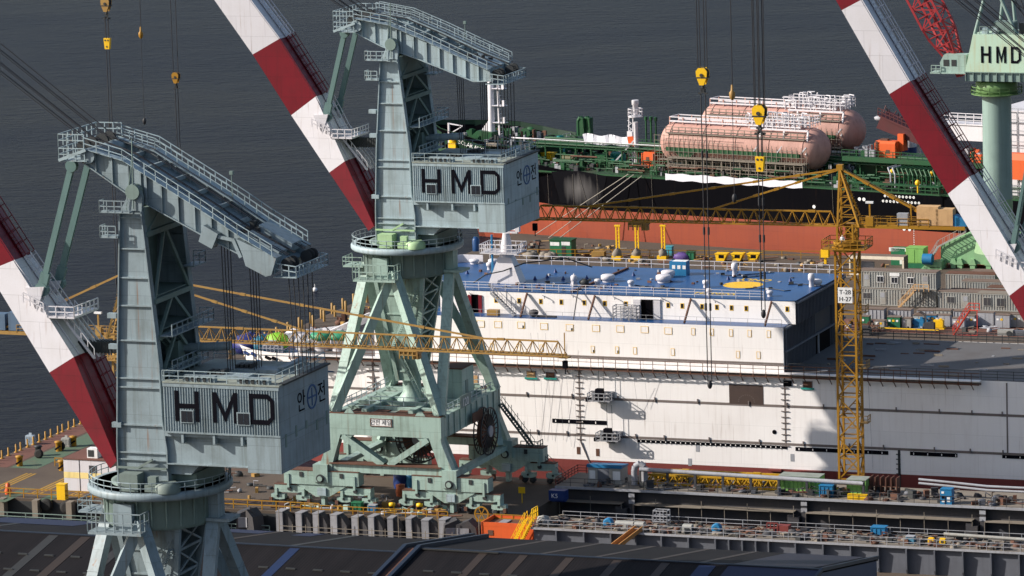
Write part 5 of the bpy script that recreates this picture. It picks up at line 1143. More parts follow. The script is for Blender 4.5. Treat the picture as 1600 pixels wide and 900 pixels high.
for k in range(70): x,_ = tx(random.uniform(1500,1545),215,10); mb.cbox(x,random.uniform(8,14),TD+3.5,random.uniform(.3,1.2),.6,random.uniform(.4,2.6),random.choice((0,1,2,3)))
for k in range(20): x,_ = tx(random.uniform(1340,1375),240,12); mb.cbox(x,random.uniform(9,14),TD+3.5,random.uniform(.3,1.2),.6,random.uniform(.4,2.2),random.choice((0,1,1)))
mb.build('deck_machinery', [m_shipg, m_greylt, m_orange, m_dark], mdk)['kind'] = 'stuff'
# mooring lines to the quay
for px, py, qx, qy in ((982,272,905,322),(990,273,920,325),(1003,275,930,330)):
    x, z = tx(px, py, -.3); q = pz(qx+(qx-px)*.9, qy+(qy-py)*.9, .5); p3 = ab2w(TA+x, TB-.3, z, PS2); q3 = ab2w(*q, .5)
    m0 = p3; mb = MB(); mb.tube((0,0,0), tuple(q3-p3), .07, 6); o = mb.build('mooring_line', paint('rope_pale', (.4,.36,.3), .8, .2)); o.location = p3; tag(o, 'pale mooring line running from the black ship down to the quay', 'rope', 'mooring lines of the black ship')
# ---------------------------------------------------------------- saddle tower cranes
def lattice_mast(mb, x, y, z0, z1, w, r=.12, m=0, step=None):
    step = step or w*1.05; h = w/2; n = max(1, round((z1-z0)/step)); c4 = [(-h,-h),(h,-h),(h,h),(-h,h)]
    for cx, cy in c4: mb.bar((x+cx,y+cy,z0),(x+cx,y+cy,z1), r*2.2, m=m)
    for k in range(n):
        za, zb_ = z0+(z1-z0)*k/n, z0+(z1-z0)*(k+1)/n
        for i in range(4):
            p, q = c4[i], c4[(i+1)%4]
            mb.bar((x+p[0],y+p[1],za),(x+q[0],y+q[1],za), r*1.3, m=m)
            if k % 2: p, q = q, p
            mb.bar((x+p[0],y+p[1],za),(x+q[0],y+q[1],zb_), r*1.2, m=m)
            mb.bar((x+q[0],y+q[1],(za+zb_)/2),(x+(p[0]+q[0])/2,y+(p[1]+q[1])/2,(za+zb_)/2), r*.9, m=m)
def lattice_jib(mb, x0, x1, z, h, w, r=.075, m=0, panel=1.7):
    n = max(2, round(abs(x1-x0)/panel)); X = [x0+(x1-x0)*i/n for i in range(n+1)]
    for y in (-w/2, w/2): mb.bar((x0,y,z),(x1,y,z), r*2.4, m=m)
    mb.bar((X[0]*.5+X[1]*.5,0,z+h),(X[-2]*.5+X[-1]*.5,0,z+h), r*2.6, m=m)
    for i in range(n):
        xm = (X[i]+X[i+1])/2
        for y in (-w/2, w/2):
            mb.bar((X[i],y,z),(xm,0,z+h), r*1.2, m=m); mb.bar((xm,0,z+h),(X[i+1],y,z), r*1.2, m=m)
        mb.bar((X[i],-w/2,z),(X[i],w/2,z), r, m=m); mb.bar((X[i],-w/2,z),(X[i+1],w/2,z), r, m=m)
    for i in range(2, n, 7): mb.bar((X[i]-.5,0,z+h),(X[i]+.5,0,z+h), r*4, r*4, m)
def tower_crane(a, b, z0, zj, zap, jib, cj, mw, col, label, rot=0.0, side=-1, sign=None, ties=(.42,.82), htie=.35, bal=None):
    root = thing('tower_crane', label, 'tower crane', a, b, z0, rot)
    mb = MB(); lattice_mast(mb, 0, 0, 0, zj-3.2-z0, mw); 
    for k in range(int((zj-3.4-z0)/.35)): mb.bar((mw/2+.25,-.3,k*.35),(mw/2+.25,.3,k*.35), .05)
    for y in (-.3,.3): mb.bar((mw/2+.25,y,0),(mw/2+.25,y,zj-3.4-z0), .07)
    root_m = mb.build('mast', col, root)
    for k in range(1, 4):
        z = (zj-4-z0)*k/4; mb = MB(); mb.box(mw/2,mw/2+1.2,-.7,.7,z,z+.08); mb.rail([(mw/2,-.7,z),(mw/2+1.2,-.7,z),(mw/2+1.2,.7,z)],1.0,.8,.04); mb.build('rest_platform', m_yel2, root)
    zz = zj-z0; mb = MB()
    mb.lathe([(mw*.75,zz-3.2),(mw*.8,zz-2.6)],(0,0,0),20); mb.lathe([(mw*.7,zz-2.5),(mw*.7,zz-2.0)],(0,0,0),20); mb.box(-mw*1.1,mw*1.1,-mw*.8,mw*.8,zz-2.9,zz-2.75)
    mb.rail([(-mw*1.1,-mw*.8,zz-2.75),(mw*1.1,-mw*.8,zz-2.75),(mw*1.1,mw*.8,zz-2.75),(-mw*1.1,mw*.8,zz-2.75)],1.1,.9,.04,closed=True); mb.build('slewing_platform', col, root)
    mb = MB(); h = mw*.42; za = zap-z0
    lattice_mast(mb, 0, 0, zz-2.0, zz+.2, mw*.8, .11)
    for sx_ in (-1,1):
        for sy_ in (-1,1): mb.bar((side*.95 if sx_*side > 0 else -side*1.9, sy_*h, zz),(side*.75, sy_*.25, za), .24)
    for k in range(6):
        t = k/6; t2 = (k+1)/6; fx = lambda u: side*(.95-.2*u); rx = lambda u: side*(-1.9+2.65*u); yw = lambda u: h-(h-.25)*u; zf_ = lambda u: zz+(za-zz)*u
        for xf in (fx, rx): mb.bar((xf(t),-yw(t),zf_(t)),(xf(t2),yw(t2),zf_(t2)), .1); mb.bar((xf(t),-yw(t),zf_(t)),(xf(t),yw(t),zf_(t)), .1)
        for sy_ in (-1,1): mb.bar((fx(t),sy_*yw(t),zf_(t)),(rx(t2),sy_*yw(t2),zf_(t2)), .1); mb.bar((fx(t),sy_*yw(t),zf_(t)),(rx(t),sy_*yw(t),zf_(t)), .1)
    for k in range(18): mb.bar((-side*(2.3-k*.13),-.25,zz+(za-zz)*k/20),(-side*(2.3-k*.13),.25,zz+(za-zz)*k/20), .05)
    mb.cbox(side*.75,0,za-.3,.8,.8,.7); mb.build('apex', col, root)
    mb = MB(); mb.cbox(side*-.2,mw*.75,zz-1.9,1.5,1.3,1.9); mb.box(side*-.2-.6,side*-.2+.6,mw*.75-.68,mw*.75-.65,zz-1.2,zz-.3,1); mb.build('cab', [col, m_glass], root)
    jr = MB(); lattice_jib(jr, side*1.2, side*jib, zz, 1.75, 1.5); jo = jr.build('jib', col, root)
    for t in (.45,): 
        tr = MB(); tr.box(side*jib*.66-1.2,side*jib*.66+1.2,-.9,.9,zz-.5,zz-.1); tr.rail([(side*jib*.66-1.2,-1,zz-1.1),(side*jib*.66+1.2,-1,zz-1.1)],1.0,.6,.06); tr.cbox(side*jib*.66+.8,0,zz-1.2,.8,.8,.8); tr.build('trolley', m_yel2, root)
    cjm = MB(); s2 = -side
    for y in (-.8,.8): cjm.bar((s2*.8,y,zz+.05),(s2*cj,y,zz+.05), .18, .45)
    cjm.bar((s2*.8,0,zz+.1),(s2*cj,0,zz+.1), 1.5, .06); cjm.rail([(s2*1.5,-.9,zz+.15),(s2*cj*.7,-.9,zz+.15)],1.0,1.4,.035); cjm.rail([(s2*1.5,.9,zz+.15),(s2*cj*.7,.9,zz+.15)],1.0,1.4,.035)
    cjm.bar((s2*3.2,-.6,zz),(s2*3.2,-.6,zz+3.2),.2); cjm.cbox(s2*3.2,-.6,zz+3.0,1.0,.4,.25,1); cjm.cbox(s2*3.2,-.6,zz+.1,1.0,.8,1.2); cjm.bar((s2*cj*.55,-.6,zz),(s2*cj*.55,-.6,zz+3),.18)
    cjm.cbox(s2*cj*.48,-.4,zz+.2,1.4,.9,1.6,2); cjm.build('counter_jib', [col, m_signw, m_greylt], root)
    cw = MB(); cw.cbox(s2*cj*.69,0,zz+.35,2.8,1.6,2.4); cw.build('ballast_block', bal or m_wood, root); cw = MB(); cw.cbox(s2*cj*.83,0,zz+.35,2.2,1.6,2.1); cw.build('ballast_block', bal or m_wood, root)
    cw = MB(); cw.tube((s2*cj*.91,-.7,zz+.9),(s2*cj*.91,.7,zz+.9),.8,14); cw.cbox(s2*cj*.97,0,zz+.3,1.4,1.4,1.1); cw.build('hoist_winch', m_sky, root)
    ap = (side*.75,0,za-.2)
    for t, o_ in zip(ties, (.0,.0)):
        q = (side*jib*t,0,zz+1.8); mb = MB(); mb.bar(ap, q, .2, .22)
        for k in range(1, 6): p = Vector(ap).lerp(Vector(q), k/6); d = (Vector(q)-Vector(ap)).normalized(); mb.bar(p-d*.35,p+d*.35,.3,.32)
        mb.build('tie_bar', col, root)
    mb = MB()
    for y in (-.5,.5):
        q = Vector((s2*cj*.82,y,zz+.3)); p = Vector((side*.7,y*.4,za-.1)); mb.bar(p,q,.2,.24)
        for k in range(1,4): c_ = p.lerp(q,k/4); d = (q-p).normalized(); mb.bar(c_-d*.4,c_+d*.4,.3,.34)
    mb.build('counter_tie', col, root)
    mb = MB(); e = side*jib; mb.box(e-.6,e+.6,-.6,.6,zz-.25,zz-.1); mb.bar((e,0,zz-.3),(e,0,zz+2.9),.12); mb.cbox(e,0,zz-1.6,.55,.55,.95,1); mb.bar((e,0,zz-2.3),(e,0,zz-1.5),.1,m=1); mb.build('jib_head', [col, m_ink], root)
    if sign:
        mb = MB(); mb.box(-.95,.95,-mw/2-.25,-mw/2-.17,sign[0],sign[0]+2.0); sg = mb.build('sign_board', m_signw, root)
        text_mesh(sign[1],.8,m_ink,'sign_lettering',sg,(0,-mw/2-.26,sign[0]+1.15),(1,0,0),(0,0,1),.01,'CENTER'); text_mesh(sign[2],.8,m_ink,'sign_lettering',sg,(0,-mw/2-.26,sign[0]+.25),(1,0,0),(0,0,1),.01,'CENTER')
    return root
TCB = 617.5
ax, az = pb(1330, 742, TCB); _, zj = pb(1318, 352, TCB); _, za_ = pb(1318, 262, TCB); al, _ = pb(842, 340, TCB); ar, _ = pb(1508, 350, TCB)
_, zs_ = pb(1325, 468, TCB)
ax = pb(1326, 500, TCB)[0]
tcr = tower_crane(ax, TCB, az-.3, zj, za_, ax-al, ar-ax, 2.55, m_yel, 'yellow tower crane rising in front of the white ship, its jib reaching left', radians(2.2), -1, (zs_-az+.1, 'T-28', 'H-27'))
TLB = 588.0
bx, _ = pb(196, 600, TLB); _, zj2 = pb(196, 524, TLB); _, za2 = pb(193, 424, TLB); br_, _ = pb(888, 540, TLB); bl, _ = pb(-40, 520, TLB)
tcl = tower_crane(bx, TLB, -2.6, zj2-.2, za2, br_-bx, bx-bl, 2.2, m_yel2, 'faded yellow tower crane behind the nearest crane, its long jib reaching right', radians(-1.2), 1, bal=paint('ballast_faded_blue', (.08,.13,.2), .6, .4))
# a worker on the tower crane platform
def person(label, a, b, z, shirt, rot=0):
    me = bpy.data.meshes.new('person'); o = bpy.data.objects.new('person', me); C.objects.link(o)
    bm = bmesh.new(); sk = bm.verts.layers.skin.verify()
    J = dict(pel=(0,0,.95,.15), che=(0,0,1.3,.18), nek=(0,0,1.5,.07), hea=(0,-.02,1.62,.11), top=(0,0,1.72,.08),
             sl=(.2,0,1.42,.07), el=(.27,-.03,1.15,.05), wl=(.22,-.2,.98,.04), sr=(-.2,0,1.42,.07), er=(-.27,-.05,1.15,.05), wr=(-.2,-.25,1.02,.04),
             hl=(.1,0,.88,.1), kl=(.11,-.03,.48,.07), al=(.12,.02,.08,.05), fl=(.13,-.14,.04,.045), hr=(-.1,0,.88,.1), kr=(-.11,-.05,.48,.07), ar=(-.12,0,.08,.05), fr=(-.13,-.16,.04,.045))
    V = {k: bm.verts.new(p[:3]) for k, p in J.items()}
    for k, v in V.items(): v[sk].radius = (J[k][3], J[k][3]); v[sk].use_root = (k == 'pel')
    for e in ('pel che','che nek','nek hea','hea top','che sl','sl el','el wl','che sr','sr er','er wr','pel hl','hl kl','kl al','al fl','pel hr','hr kr','kr ar','ar fr'):
        p, q = e.split(); bm.edges.new((V[p], V[q]))
    bm.to_mesh(me); bm.free(); o.modifiers.new('skin','SKIN'); sb = o.modifiers.new('sub','SUBSURF'); sb.levels = sb.render_levels = 1
    dg = bpy.context.evaluated_depsgraph_get(); dg.update(); m2 = bpy.data.meshes.new_from_object(o.evaluated_get(dg)); o.modifiers.clear(); o.data = m2
    for m_ in (m_cloth, shirt, m_skin, m_signw): m2.materials.append(m_)
    for p in m2.polygons: z_ = p.center.z; p.material_index = 3 if z_ > 1.68 else 2 if z_ > 1.5 else 1 if z_ > .97 else 0; p.use_smooth = True
    place(o, a, b, z, rot); return tag(o, label, 'person')
person('worker in white shirt and dark trousers on the platform of the tower crane mast', ax-.2, TCB-1.4, zj-2.75, m_signw, .3)

# ---------------------------------------------------------------- dock walls at lower right
def jumble(n, x0, x1, y0, y1, z, hmax=1.3, seed=1, mats=4):
    random.seed(seed); mb = MB()
    for k in range(n):
        x, y = random.uniform(x0,x1), random.uniform(y0,y1); t = random.random(); m = random.randrange(mats)
        if t < .4: mb.cbox(x,y,z,random.uniform(.2,1.1),random.uniform(.2,.7),random.uniform(.15,hmax),m,random.uniform(0,3))
        elif t < .6: mb.tube((x,y,z+.15),(x+random.uniform(.8,3),y+random.uniform(-.4,.4),z+random.uniform(.1,.5)),random.uniform(.05,.14),6,m)
        elif t < .75: mb.path([(x,y,z),(x,y,z+random.uniform(.4,hmax)),(x+.7,y,z+random.uniform(.3,hmax))],.07,5,m)
        elif t < .88: mb.lathe([(.45,0),(.45,.3),(.2,.32)],(x,y,z+.02),10,m)
        else: mb.blob((x,y,z+.2),(random.uniform(.3,.8),random.uniform(.3,.6),random.uniform(.2,.5)),7,5,m,.25)
    return mb
FW0, FWB, FWZ = -227.6, 608.0, 1.15
LW = 90.0; R0 = 0.0
fw = thing('dock_wall', 'dark steel wall with a plank shelf standing along the white ship', 'wall', FW0, FWB, 0)
mb = MB(); mb.box(0,LW,0,8,-2.6,FWZ,0); mb.build('wall_plating', m_greydk, fw)
mb = MB(); mb.box(-.3,LW,-.9,8,FWZ,FWZ+.14,0); mb.box(-.3,LW,-1.0,-.85,FWZ-.15,FWZ+.16,1); mb.build('walkway', [m_plank, m_greylt], fw)
wallx = [sx0-FW0 for sx0 in (pb(990,780,FWB)[0], pb(1259,795,FWB)[0], pb(1538,815,FWB)[0])]+[84]
mb = MB()
for x in wallx: mb.box(x-.35,x+.35,-.7,-.02,-2.4,FWZ-.2,0); mb.box(x-.4,x+.4,-.8,-.7,-.6,-.1,1); mb.box(x-.4,x+.4,-.8,-.7,FWZ-.9,FWZ-.4,1); mb.box(x-2.0,x-.5,-1.4,-.1,-2.5,-1.2,0); mb.cbox(x-1.6,-1.0,-2.5,.9,.7,1.6,0)
mb.build('buttress', [m_greydk, m_greylt], fw)
xs = [0]+wallx; random.seed(3)
for i in range(4):
    x0, x1 = xs[i]+.4, xs[i+1]-1.2
    mb = MB(); n = max(2, int((x1-x0)/3)); w = (x1-x0)/n
    for k in range(n): dz_ = random.uniform(-.04,.04); mb.box(x0+k*w,x0+(k+1)*w-.04,-1.5+random.uniform(-.1,.1),-.01,-.62+dz_,-.54+dz_)
    for k in range(n+1): mb.bar((x0+k*w,-1.35,-2.55),(x0+k*w,-1.35,.3 if k % 2 else -.6),.07)
    mb.build('plank_shelf', m_plank, fw)
mb = MB(); mb.rail([(-.2,-.85,FWZ+.14),(LW,-.85,FWZ+.14)],1.1,2.0,.03,0,1); mb.rail([(-.2,-.85,FWZ+.14),(-.2,7.5,FWZ+.14),(4.6,7.5,FWZ+.14)],1.1,1.2,.04,1,2); mb.build('wall_railing', [m_greydk, m_oxred], fw)
mb = MB()
x0 = pb(995,745,FWB)[0]-FW0; x1 = pb(1345,765,FWB)[0]-FW0; mb.tube((x0,1.2,FWZ+2.4),(x1,1.2,FWZ+1.9),.28,10,0)
for k in range(9): x = x0+(x1-x0)*k/8; mb.bar((x,1.2,FWZ),(x,1.2,FWZ+2.2),.3,m=1); mb.cbox(x+.6,.8,FWZ+.14,.7,.6,.6,2)
x = pb(983,745,FWB)[0]-FW0; mb.path([(x,2,FWZ),(x,2,FWZ+1.9),(x+.15,2,FWZ+2.6),(x+.8,2,FWZ+3.0),(x+1.4,2,FWZ+2.6),(x+1.4,2,FWZ+.3)],.42,10,0)
x0 = pb(1425,758,FWB)[0]-FW0
for dz_ in (1.9,1.4): mb.path([(x0,3,FWZ+dz_+.5),(x0+4,3,FWZ+dz_+.3),(x0+9,3,FWZ+dz_),(LW,3,FWZ+dz_)],.16,8,0)
mb.build('service_pipe', [m_greylt, m_greydk, m_dark], fw)
o = jumble(260, 2, LW-1, -.5, 4.5, FWZ+.14, 1.1, 11).build('wall_clutter', [m_grey, m_rust, m_dark, m_greydk], None); place(o, FW0, FWB, 0); tag(o, 'hoses, valves and scrap lying along the top of the dark dock wall', 'scrap', None, 'stuff')
def fwthing(name, mb, mats, label, cat, px, py, y=3.0, z=FWZ+.14, group=None):
    a = pb(px, py, FWB+y)[0]; return solo(name, mb, mats, label, cat, a, FWB+y, z, 0, group)
mb = MB(); mb.box(-2.3,2.3,-1.2,1.2,0,2.1,0); mb.prismx([(-1.35,2.1),(1.35,2.1),(1.35,2.25),(-1.35,2.55)],-2.4,2.4,1); mb.box(-1.0,.6,-1.23,-1.21,.2,2.0,2); mb.box(1.1,2.1,-1.23,-1.21,.5,1.7,3); mb.box(-2.1,-1.3,-1.23,-1.21,.6,1.7,3); fwthing('workshop_hut', mb, [m_cont, m_sky, m_grey, m_signw], 'small grey hut with a bright blue roof on the dock wall', 'hut', 950, 745)
# yellow lattice beams lying on the wall
for i in range(4):
    mb = MB(); L = 27-3*i; lattice_jib(mb, 0, L, 0, 1.1, 1.0, .09, 0, 1.4); a = pb(997+i*3, 745, FWB+3)[0]
    solo('lattice_beam', mb, paint('beam_yellow', (.45,.25,.008), .5, .4, .5, .3), ['nearest of the four yellow lattice beams stacked along the dock wall','second nearest yellow lattice beam stacked along the dock wall','third nearest yellow lattice beam stacked along the dock wall','farthest of the four yellow lattice beams stacked along the dock wall'][i], 'lattice beam', a+i*.6, FWB+3+i*1.15, FWZ+.3, 0, 'yellow beams on the dock wall')
def rib_box(w, d, h, m=0):
    mb = MB(); mb.box(-w/2,w/2,-d/2,d/2,0,h,m); n = int(w/.55)
    for k in range(n+1): x = -w/2+.05+(w-.1)*k/n; mb.box(x-.06,x+.06,-d/2-.07,-d/2,.1,h-.12,m)
    mb.box(-w/2-.05,w/2+.05,-d/2-.1,d/2+.05,h,h+.1,1); return mb
fwthing('ribbed_container', rib_box(5.4,2.2,2.1), [m_lime, m_roofdeck], 'lime green ribbed container left of the tower crane foot', 'container', 1253, 757)
fwthing('ribbed_container', rib_box(2.5,2.2,2.0), [m_lime, m_roofdeck], 'short lime green container right of the tower crane foot', 'container', 1342, 764)
fwthing('steel_box', rib_box(1.75,1.5,1.4), [m_sky, m_sky], 'blue ribbed box between the two lime containers', 'box', 1293, 762, 1.0)
mb = MB(); mb.box(-.75,.75,-.6,.6,0,1.9,0); mb.box(-.75,.75,-.65,.65,1.9,2.0,0)
for x,z,w in ((-.4,1.4,.35),(-.35,.3,.35),(.35,.35,.4),(.35,.7,.4)): mb.box(x-w/2,x+w/2,-.63,-.605,z,z+.26,1)
mb.box(-.55,-.15,-.63,-.605,.75,1.1,2); fwthing('distribution_box', mb, [m_sky, m_signw, m_ink], 'tall blue distribution box with white notices on the right wall', 'electrical box', 1480, 780, -.2)
mb = MB(); mb.cbox(0,0,0,2.6,.5,.7,0); text_mesh_l = None; fwthing('barrier', mb, m_yelb, 'yellow barrier with black marks below the short lime container', 'barrier', 1340, 770, -.3)
mb = MB()
for k in range(6): mb.cbox(k*.7,0,0,.12,1.6,2.2); mb.cbox(k*.7,-.7,1.0,.7,.08,.1)
fwthing('upright_rack', mb, m_rust, 'rusty upright rack right of the tower crane foot', 'rack', 1362, 760, 4)
# nearer, lower wall
NWB, NWZ = 585.0, .75; NW0 = pb(834,830,NWB)[0]
nw = thing('dock_wall', 'lower pale grey steel wall in front, its top cluttered with gear', 'wall', NW0, NWB, 0)
mb = MB(); mb.box(0,LW,0,5.5,-9,NWZ,0); mb.build('wall_plating', m_grey, nw)
mb = MB(); mb.box(-.2,LW,-.5,6,NWZ,NWZ+.12,0); mb.box(-.2,LW,-.55,-.45,NWZ-.12,NWZ+.14,1); mb.build('walkway', [m_plank, m_greylt], nw)
mb = MB()
for px in (872,915,957,996,1036,1078,1120,1141,1162,1183,1203,1245,1288,1331,1374,1418,1462,1506,1550,1594):
    x = pb(px,845,NWB)[0]-NW0; mb.prismx([(0,NWZ-.2),(-.75,NWZ-.2),(-.6,-2.0),(-.25,-2.6),(0,-2.6)], x-.09, x+.09)
    if px > 1370:
        for dx in (-.6,.6): mb.lathe([(.32,-.08),(.32,.0)],(x+dx,0,-3.0),8,1,'y')
mb.build('buttress', [m_grey, m_greydk], nw)
mb = MB(); mb.rail([(0,-.4,NWZ+.12),(LW,-.4,NWZ+.12)],1.0,2.1,.03,0,1); mb.rail([(2,5.2,NWZ+.12),(LW,5.2,NWZ+.12)],1.0,2.4,.03,0,1); mb.build('wall_railing', m_greylt, nw)
o = jumble(640, .5, LW-1, 0, 5.0, NWZ+.12, .65, 12, 4).build('wall_clutter', [m_plank, m_rust, m_greydk, m_dark], None); place(o, NW0, NWB, 0); tag(o, 'scrap, hoses and offcuts littering the top of the lower wall', 'scrap', None, 'stuff')
def nwthing(name, mb, mats, label, cat, px, py, y=1.5, z=NWZ+.12, group=None):
    a = pb(px, py, NWB+y)[0]; return solo(name, mb, mats, label, cat, a, NWB+y, z, 0, group)
def fan():
    mb = MB(); mb.lathe([(.5,-.4),(.62,-.3),(.62,.3),(.5,.4),(.2,.4)],(0,0,.65),18,0,'y'); mb.cbox(0,0,0,.8,.6,.15,0); mb.lathe([(.2,-.5),(.2,.4)],(0,0,.65),10,1,'y'); return mb
nwthing('ventilation_fan', fan(), [m_sky, m_dark], 'blue drum fan on the lower wall near the wooden chute', 'fan', 951, 822)
nwthing('ventilation_fan', fan(), [m_sky, m_dark], 'blue drum fan on the lower wall right of centre', 'fan', 1120, 828)
nwthing('steel_box', rib_box(1.8,1.3,.95), [m_sky, m_sky], 'blue ribbed box lying behind the lower wall clutter', 'box', 1374, 832, 5.4)
nwthing('steel_box', rib_box(1.0,.8,.85), [paint('faded_blue',(.06,.2,.3),.6), m_greylt], 'small faded blue box at the lower wall edge', 'box', 1423, 845)
for px, lab in ((1455,'left one of two small yellow machines on the lower wall'),(1473,'right one of two small yellow machines on the lower wall')):
    mb = MB(); mb.cbox(0,0,.15,.7,.6,.6); mb.cbox(0,-.32,.3,.3,.05,.25,1); mb.cbox(0,0,0,.8,.5,.15,1); mb.tube((-.3,0,.8),(.3,0,.8),.06,6); nwthing('machine', mb, [m_yelb, m_dark], lab, 'machine', px, 846)
mb = MB(); mb.path([(0,0,1.0),(5,0,.9),(9,.1,.8),(20,.2,.7),(32,.3,.6)],.22,8); nwthing('long_pipe', mb, m_cont, 'long pale pipe lying along the lower wall at right', 'pipe', 1475, 838, 3)
for k, px in enumerate((988,1002,1018,1093)):
    mb = MB(); mb.box(-.6,.6,-.5,.5,0,.75); mb.prismx([(-.5,.75),(.5,.75),(.3,.95),(-.3,.95)],-.6,.6); mb.box(-.3,.3,-.55,-.5,.2,.6,1); nwthing('tool_chest', mb, [m_cont, m_greydk], ['pale chest left of the wooden chute top on the lower wall','pale chest just beyond the wooden chute top','pale chest right of the wooden chute on the lower wall','pale chest halfway along the lower wall'][k], 'chest', px-18, 830)
mb = MB(); mb.lathe([(.7,0),(.9,.3),(.7,1.0),(.01,1.2)],(0,0,0),14); nwthing('round_tank', mb, m_cont, 'squat pale tank at the left end of the lower wall', 'tank', 849, 815)
mb = MB(); mb.rail([(-.9,-.6,0),(.9,-.6,0),(.9,.6,0),(-.9,.6,0)],2.0,.9,.05,0,2,True); nwthing('scaffold_cage', mb, m_greylt, 'open scaffold cage standing on the lower wall beside a yellow crate', 'cage', 1034, 815, 4)
for k, px in enumerate((1218, 1140)):
    pass
mb = MB(); mb.cbox(0,0,0,1.5,1.2,.9); mb.rail([(-2,-.6,.0),(-.6,-.6,0)],1.2,.5,.06); nwthing('dark_red_skid', mb, m_oxred, 'dark red steel frame lying on the lower wall', 'frame', 1225, 830, 4)
# wooden chute from the wall down to the roof
pA = pz(1000, 828, NWZ+.4); pB = pz(962, 850, -1.2)
mb = MB(); p, q = Vector((0,0,0)), Vector((pB[0]-pA[0], pB[1]-pA[1]-7, -3.2)); mb.bar(p,q,1.0,.22); d = (q-p)
for s_ in (-.5,.5): mb.bar(p+Vector((s_,0,.25)),q+Vector((s_,0,.25)),.1,.5)
solo('wooden_chute', mb, paint('ochre_wood',(.4,.19,.06),.7,.4), 'ochre wooden chute leaning from the lower wall down to the roof', 'chute', pA[0], pA[1], NWZ+.5)
# orange basin with yellow stair left of the lower wall
oa0 = pb(752,830,586)[0]; 
mb = MB(); mb.box(0,7.0,0,4.5,-5,.4,0); mb.box(0,7.0,-.02,.15,.4,.9,0); mb.box(.1,6.9,4.3,4.5,.4,.9,0); mb.box(0,.15,.15,4.3,.4,.9,0); mb.box(.2,6.8,.2,4.3,.41,.45,1); mb.box(.9,1.6,-.06,-.02,-.75,-.1,1)
ob = solo('orange_basin', mb, [m_orange, m_rust], 'orange steel basin left of the lower grey wall', 'basin', oa0, 586, 0)
mb = MB(); a0_ = pb(812,838,585)[0]; mb.stairs((0,0,-1.6),(2.0,.0,2.0),1.0,0,(0,1,0)); mb.stairs((-.9,0,-1.6),(1.0,.0,1.8),1.0,0,(0,1,0)); mb.rail([(2,-.5,2.0),(2,1.5,2.0)],1.2,.6,.06); solo('yellow_stair', mb, m_yelb, 'yellow steel stair leaning against the orange basin', 'stairs', a0_, 584.8, 0)

# ---------------------------------------------------------------- row of keel blocks before the crane
gy = paint('keel_block_grey', (.23,.23,.25), .7, .5, .5, .3)
KB = 588.6; xs = [pb(px,808,KB)[0] for px in (444,474,503,533,562,590,618,645,672,697)]+[pb(px,818,KB)[0] for px in (769,796,824)]
k0 = None
for i, x in enumerate(xs):
    mb = MB()
    if k0 is None:
        mb.box(-.75,.15,-.9,.9,-2.6,.45,0); mb.prism([(.15,-2.6),(1.4,-2.6),(1.3,-.9),(.7,.1),(.15,.45)],-.6,.7,1); mb.box(-.8,.2,-.95,.95,.45,.55,0)
        o = solo('keel_block', mb, [gy, m_greydk], 'grey steel keel block in the row before the light green crane gantry', 'keel block', x, KB, 0, 0, 'row of keel blocks'); k0 = o
    else: o = k0.copy(); C.objects.link(o); place(o, x+random.uniform(-.25,.25), KB+random.uniform(-.3,.2), random.uniform(-.25,.1), random.uniform(-.12,.12)); o.scale = (random.uniform(.8,1.15), 1, random.uniform(.9,1.06))
for j, (px, py) in enumerate(((728,808),(745,812),(350,770),(378,775),(410,790),(395,800))):
    mb = MB(); mb.prism([(-1.6,-2.4),(1.6,-2.4),(1.3,-.2),(.3,.7),(-1.3,.1)],-1,1,0); mb.box(-1.2,.4,-1.1,-1,-1.6,-.3,1); a = pz(px,py,0); solo('tilted_block', mb, [m_greydk, gy], ['dark tilted steel block under the right bogies','dark tilted steel block beside the yellow hoop','dark tilted block at the left end of the keel block row','second dark tilted block at the left end of the row','dark tilted block leaning on the first keel block','low dark tilted block beside the roof edge'][j], 'steel block', a[0], min(a[1],588), 0, random.uniform(-.5,.5))
mb = MB(); a0_ = pb(440,825,586.5)[0]; a1_ = pb(752,838,586.5)[0]; mb.box(0,a1_-a0_,-.7,.7,-2.15,-2.0); mb.rail([(0,-.7,-2),(a1_-a0_,-.7,-2)],1.1,1.8,.035,0,1)
for k in range(16): x = (a1_-a0_)*k/15; mb.bar((x,-.7,-2.6),(x,-.7,1.6 if k % 3 == 0 else -.6),.08)
solo('scaffold_walkway', mb, m_plank, 'pale scaffold walkway running in front of the keel blocks', 'walkway', a0_, 586.5, 0)
mb = MB(); a0_ = pb(470,797,590.3)[0]; a1_ = pb(700,812,590.3)[0]; mb.rail([(0,0,0),(a1_-a0_,0,0)],1.0,1.5,.05,0,1); solo('quay_railing', mb, m_yel, 'yellow railing between the keel blocks and the crane bogies', 'railing', a0_, 590.3, 0)
mb = MB(); a0_ = pb(765,812,590.3)[0]; mb.rail([(0,0,0),(8,0,0)],1.0,1.5,.05,0,1); solo('quay_railing', mb, m_yel, 'yellow railing running right to the orange basin', 'railing', a0_, 590.3, 0)
def gthing(name, mb, mats, label, cat, px, py, z=0, rot=0, group=None):
    a, b = pz(px, py, z); return solo(name, mb, mats, label, cat, a, b, z, rot, group)
mb = MB()
for k in range(20):
    t, t2 = pi*k/10, pi*(k+1)/10; mb.bar((.9*cos(t),0,1.0+.9*sin(t)),(.9*cos(t2),0,1.0+.9*sin(t2)),.16)
for k in range(6): t = pi*k/3; mb.bar((0,0,1),(.9*cos(t),0,1+.9*sin(t)),.1)
mb.cbox(0,.2,0,1.4,.6,.25); gthing('hose_reel', mb, m_yel, 'yellow hose reel beside the right front bogie', 'hose reel', 753, 815)
gthing('waste_bin', rib_box(1.3,1.0,1.0), [m_green, m_green], 'green bin in front of the left bogies', 'bin', 559, 797)
gthing('steel_box', rib_box(1.0,.8,.9), [m_sky, m_greylt], 'small blue box among the bogie wheels', 'box', 583, 800)
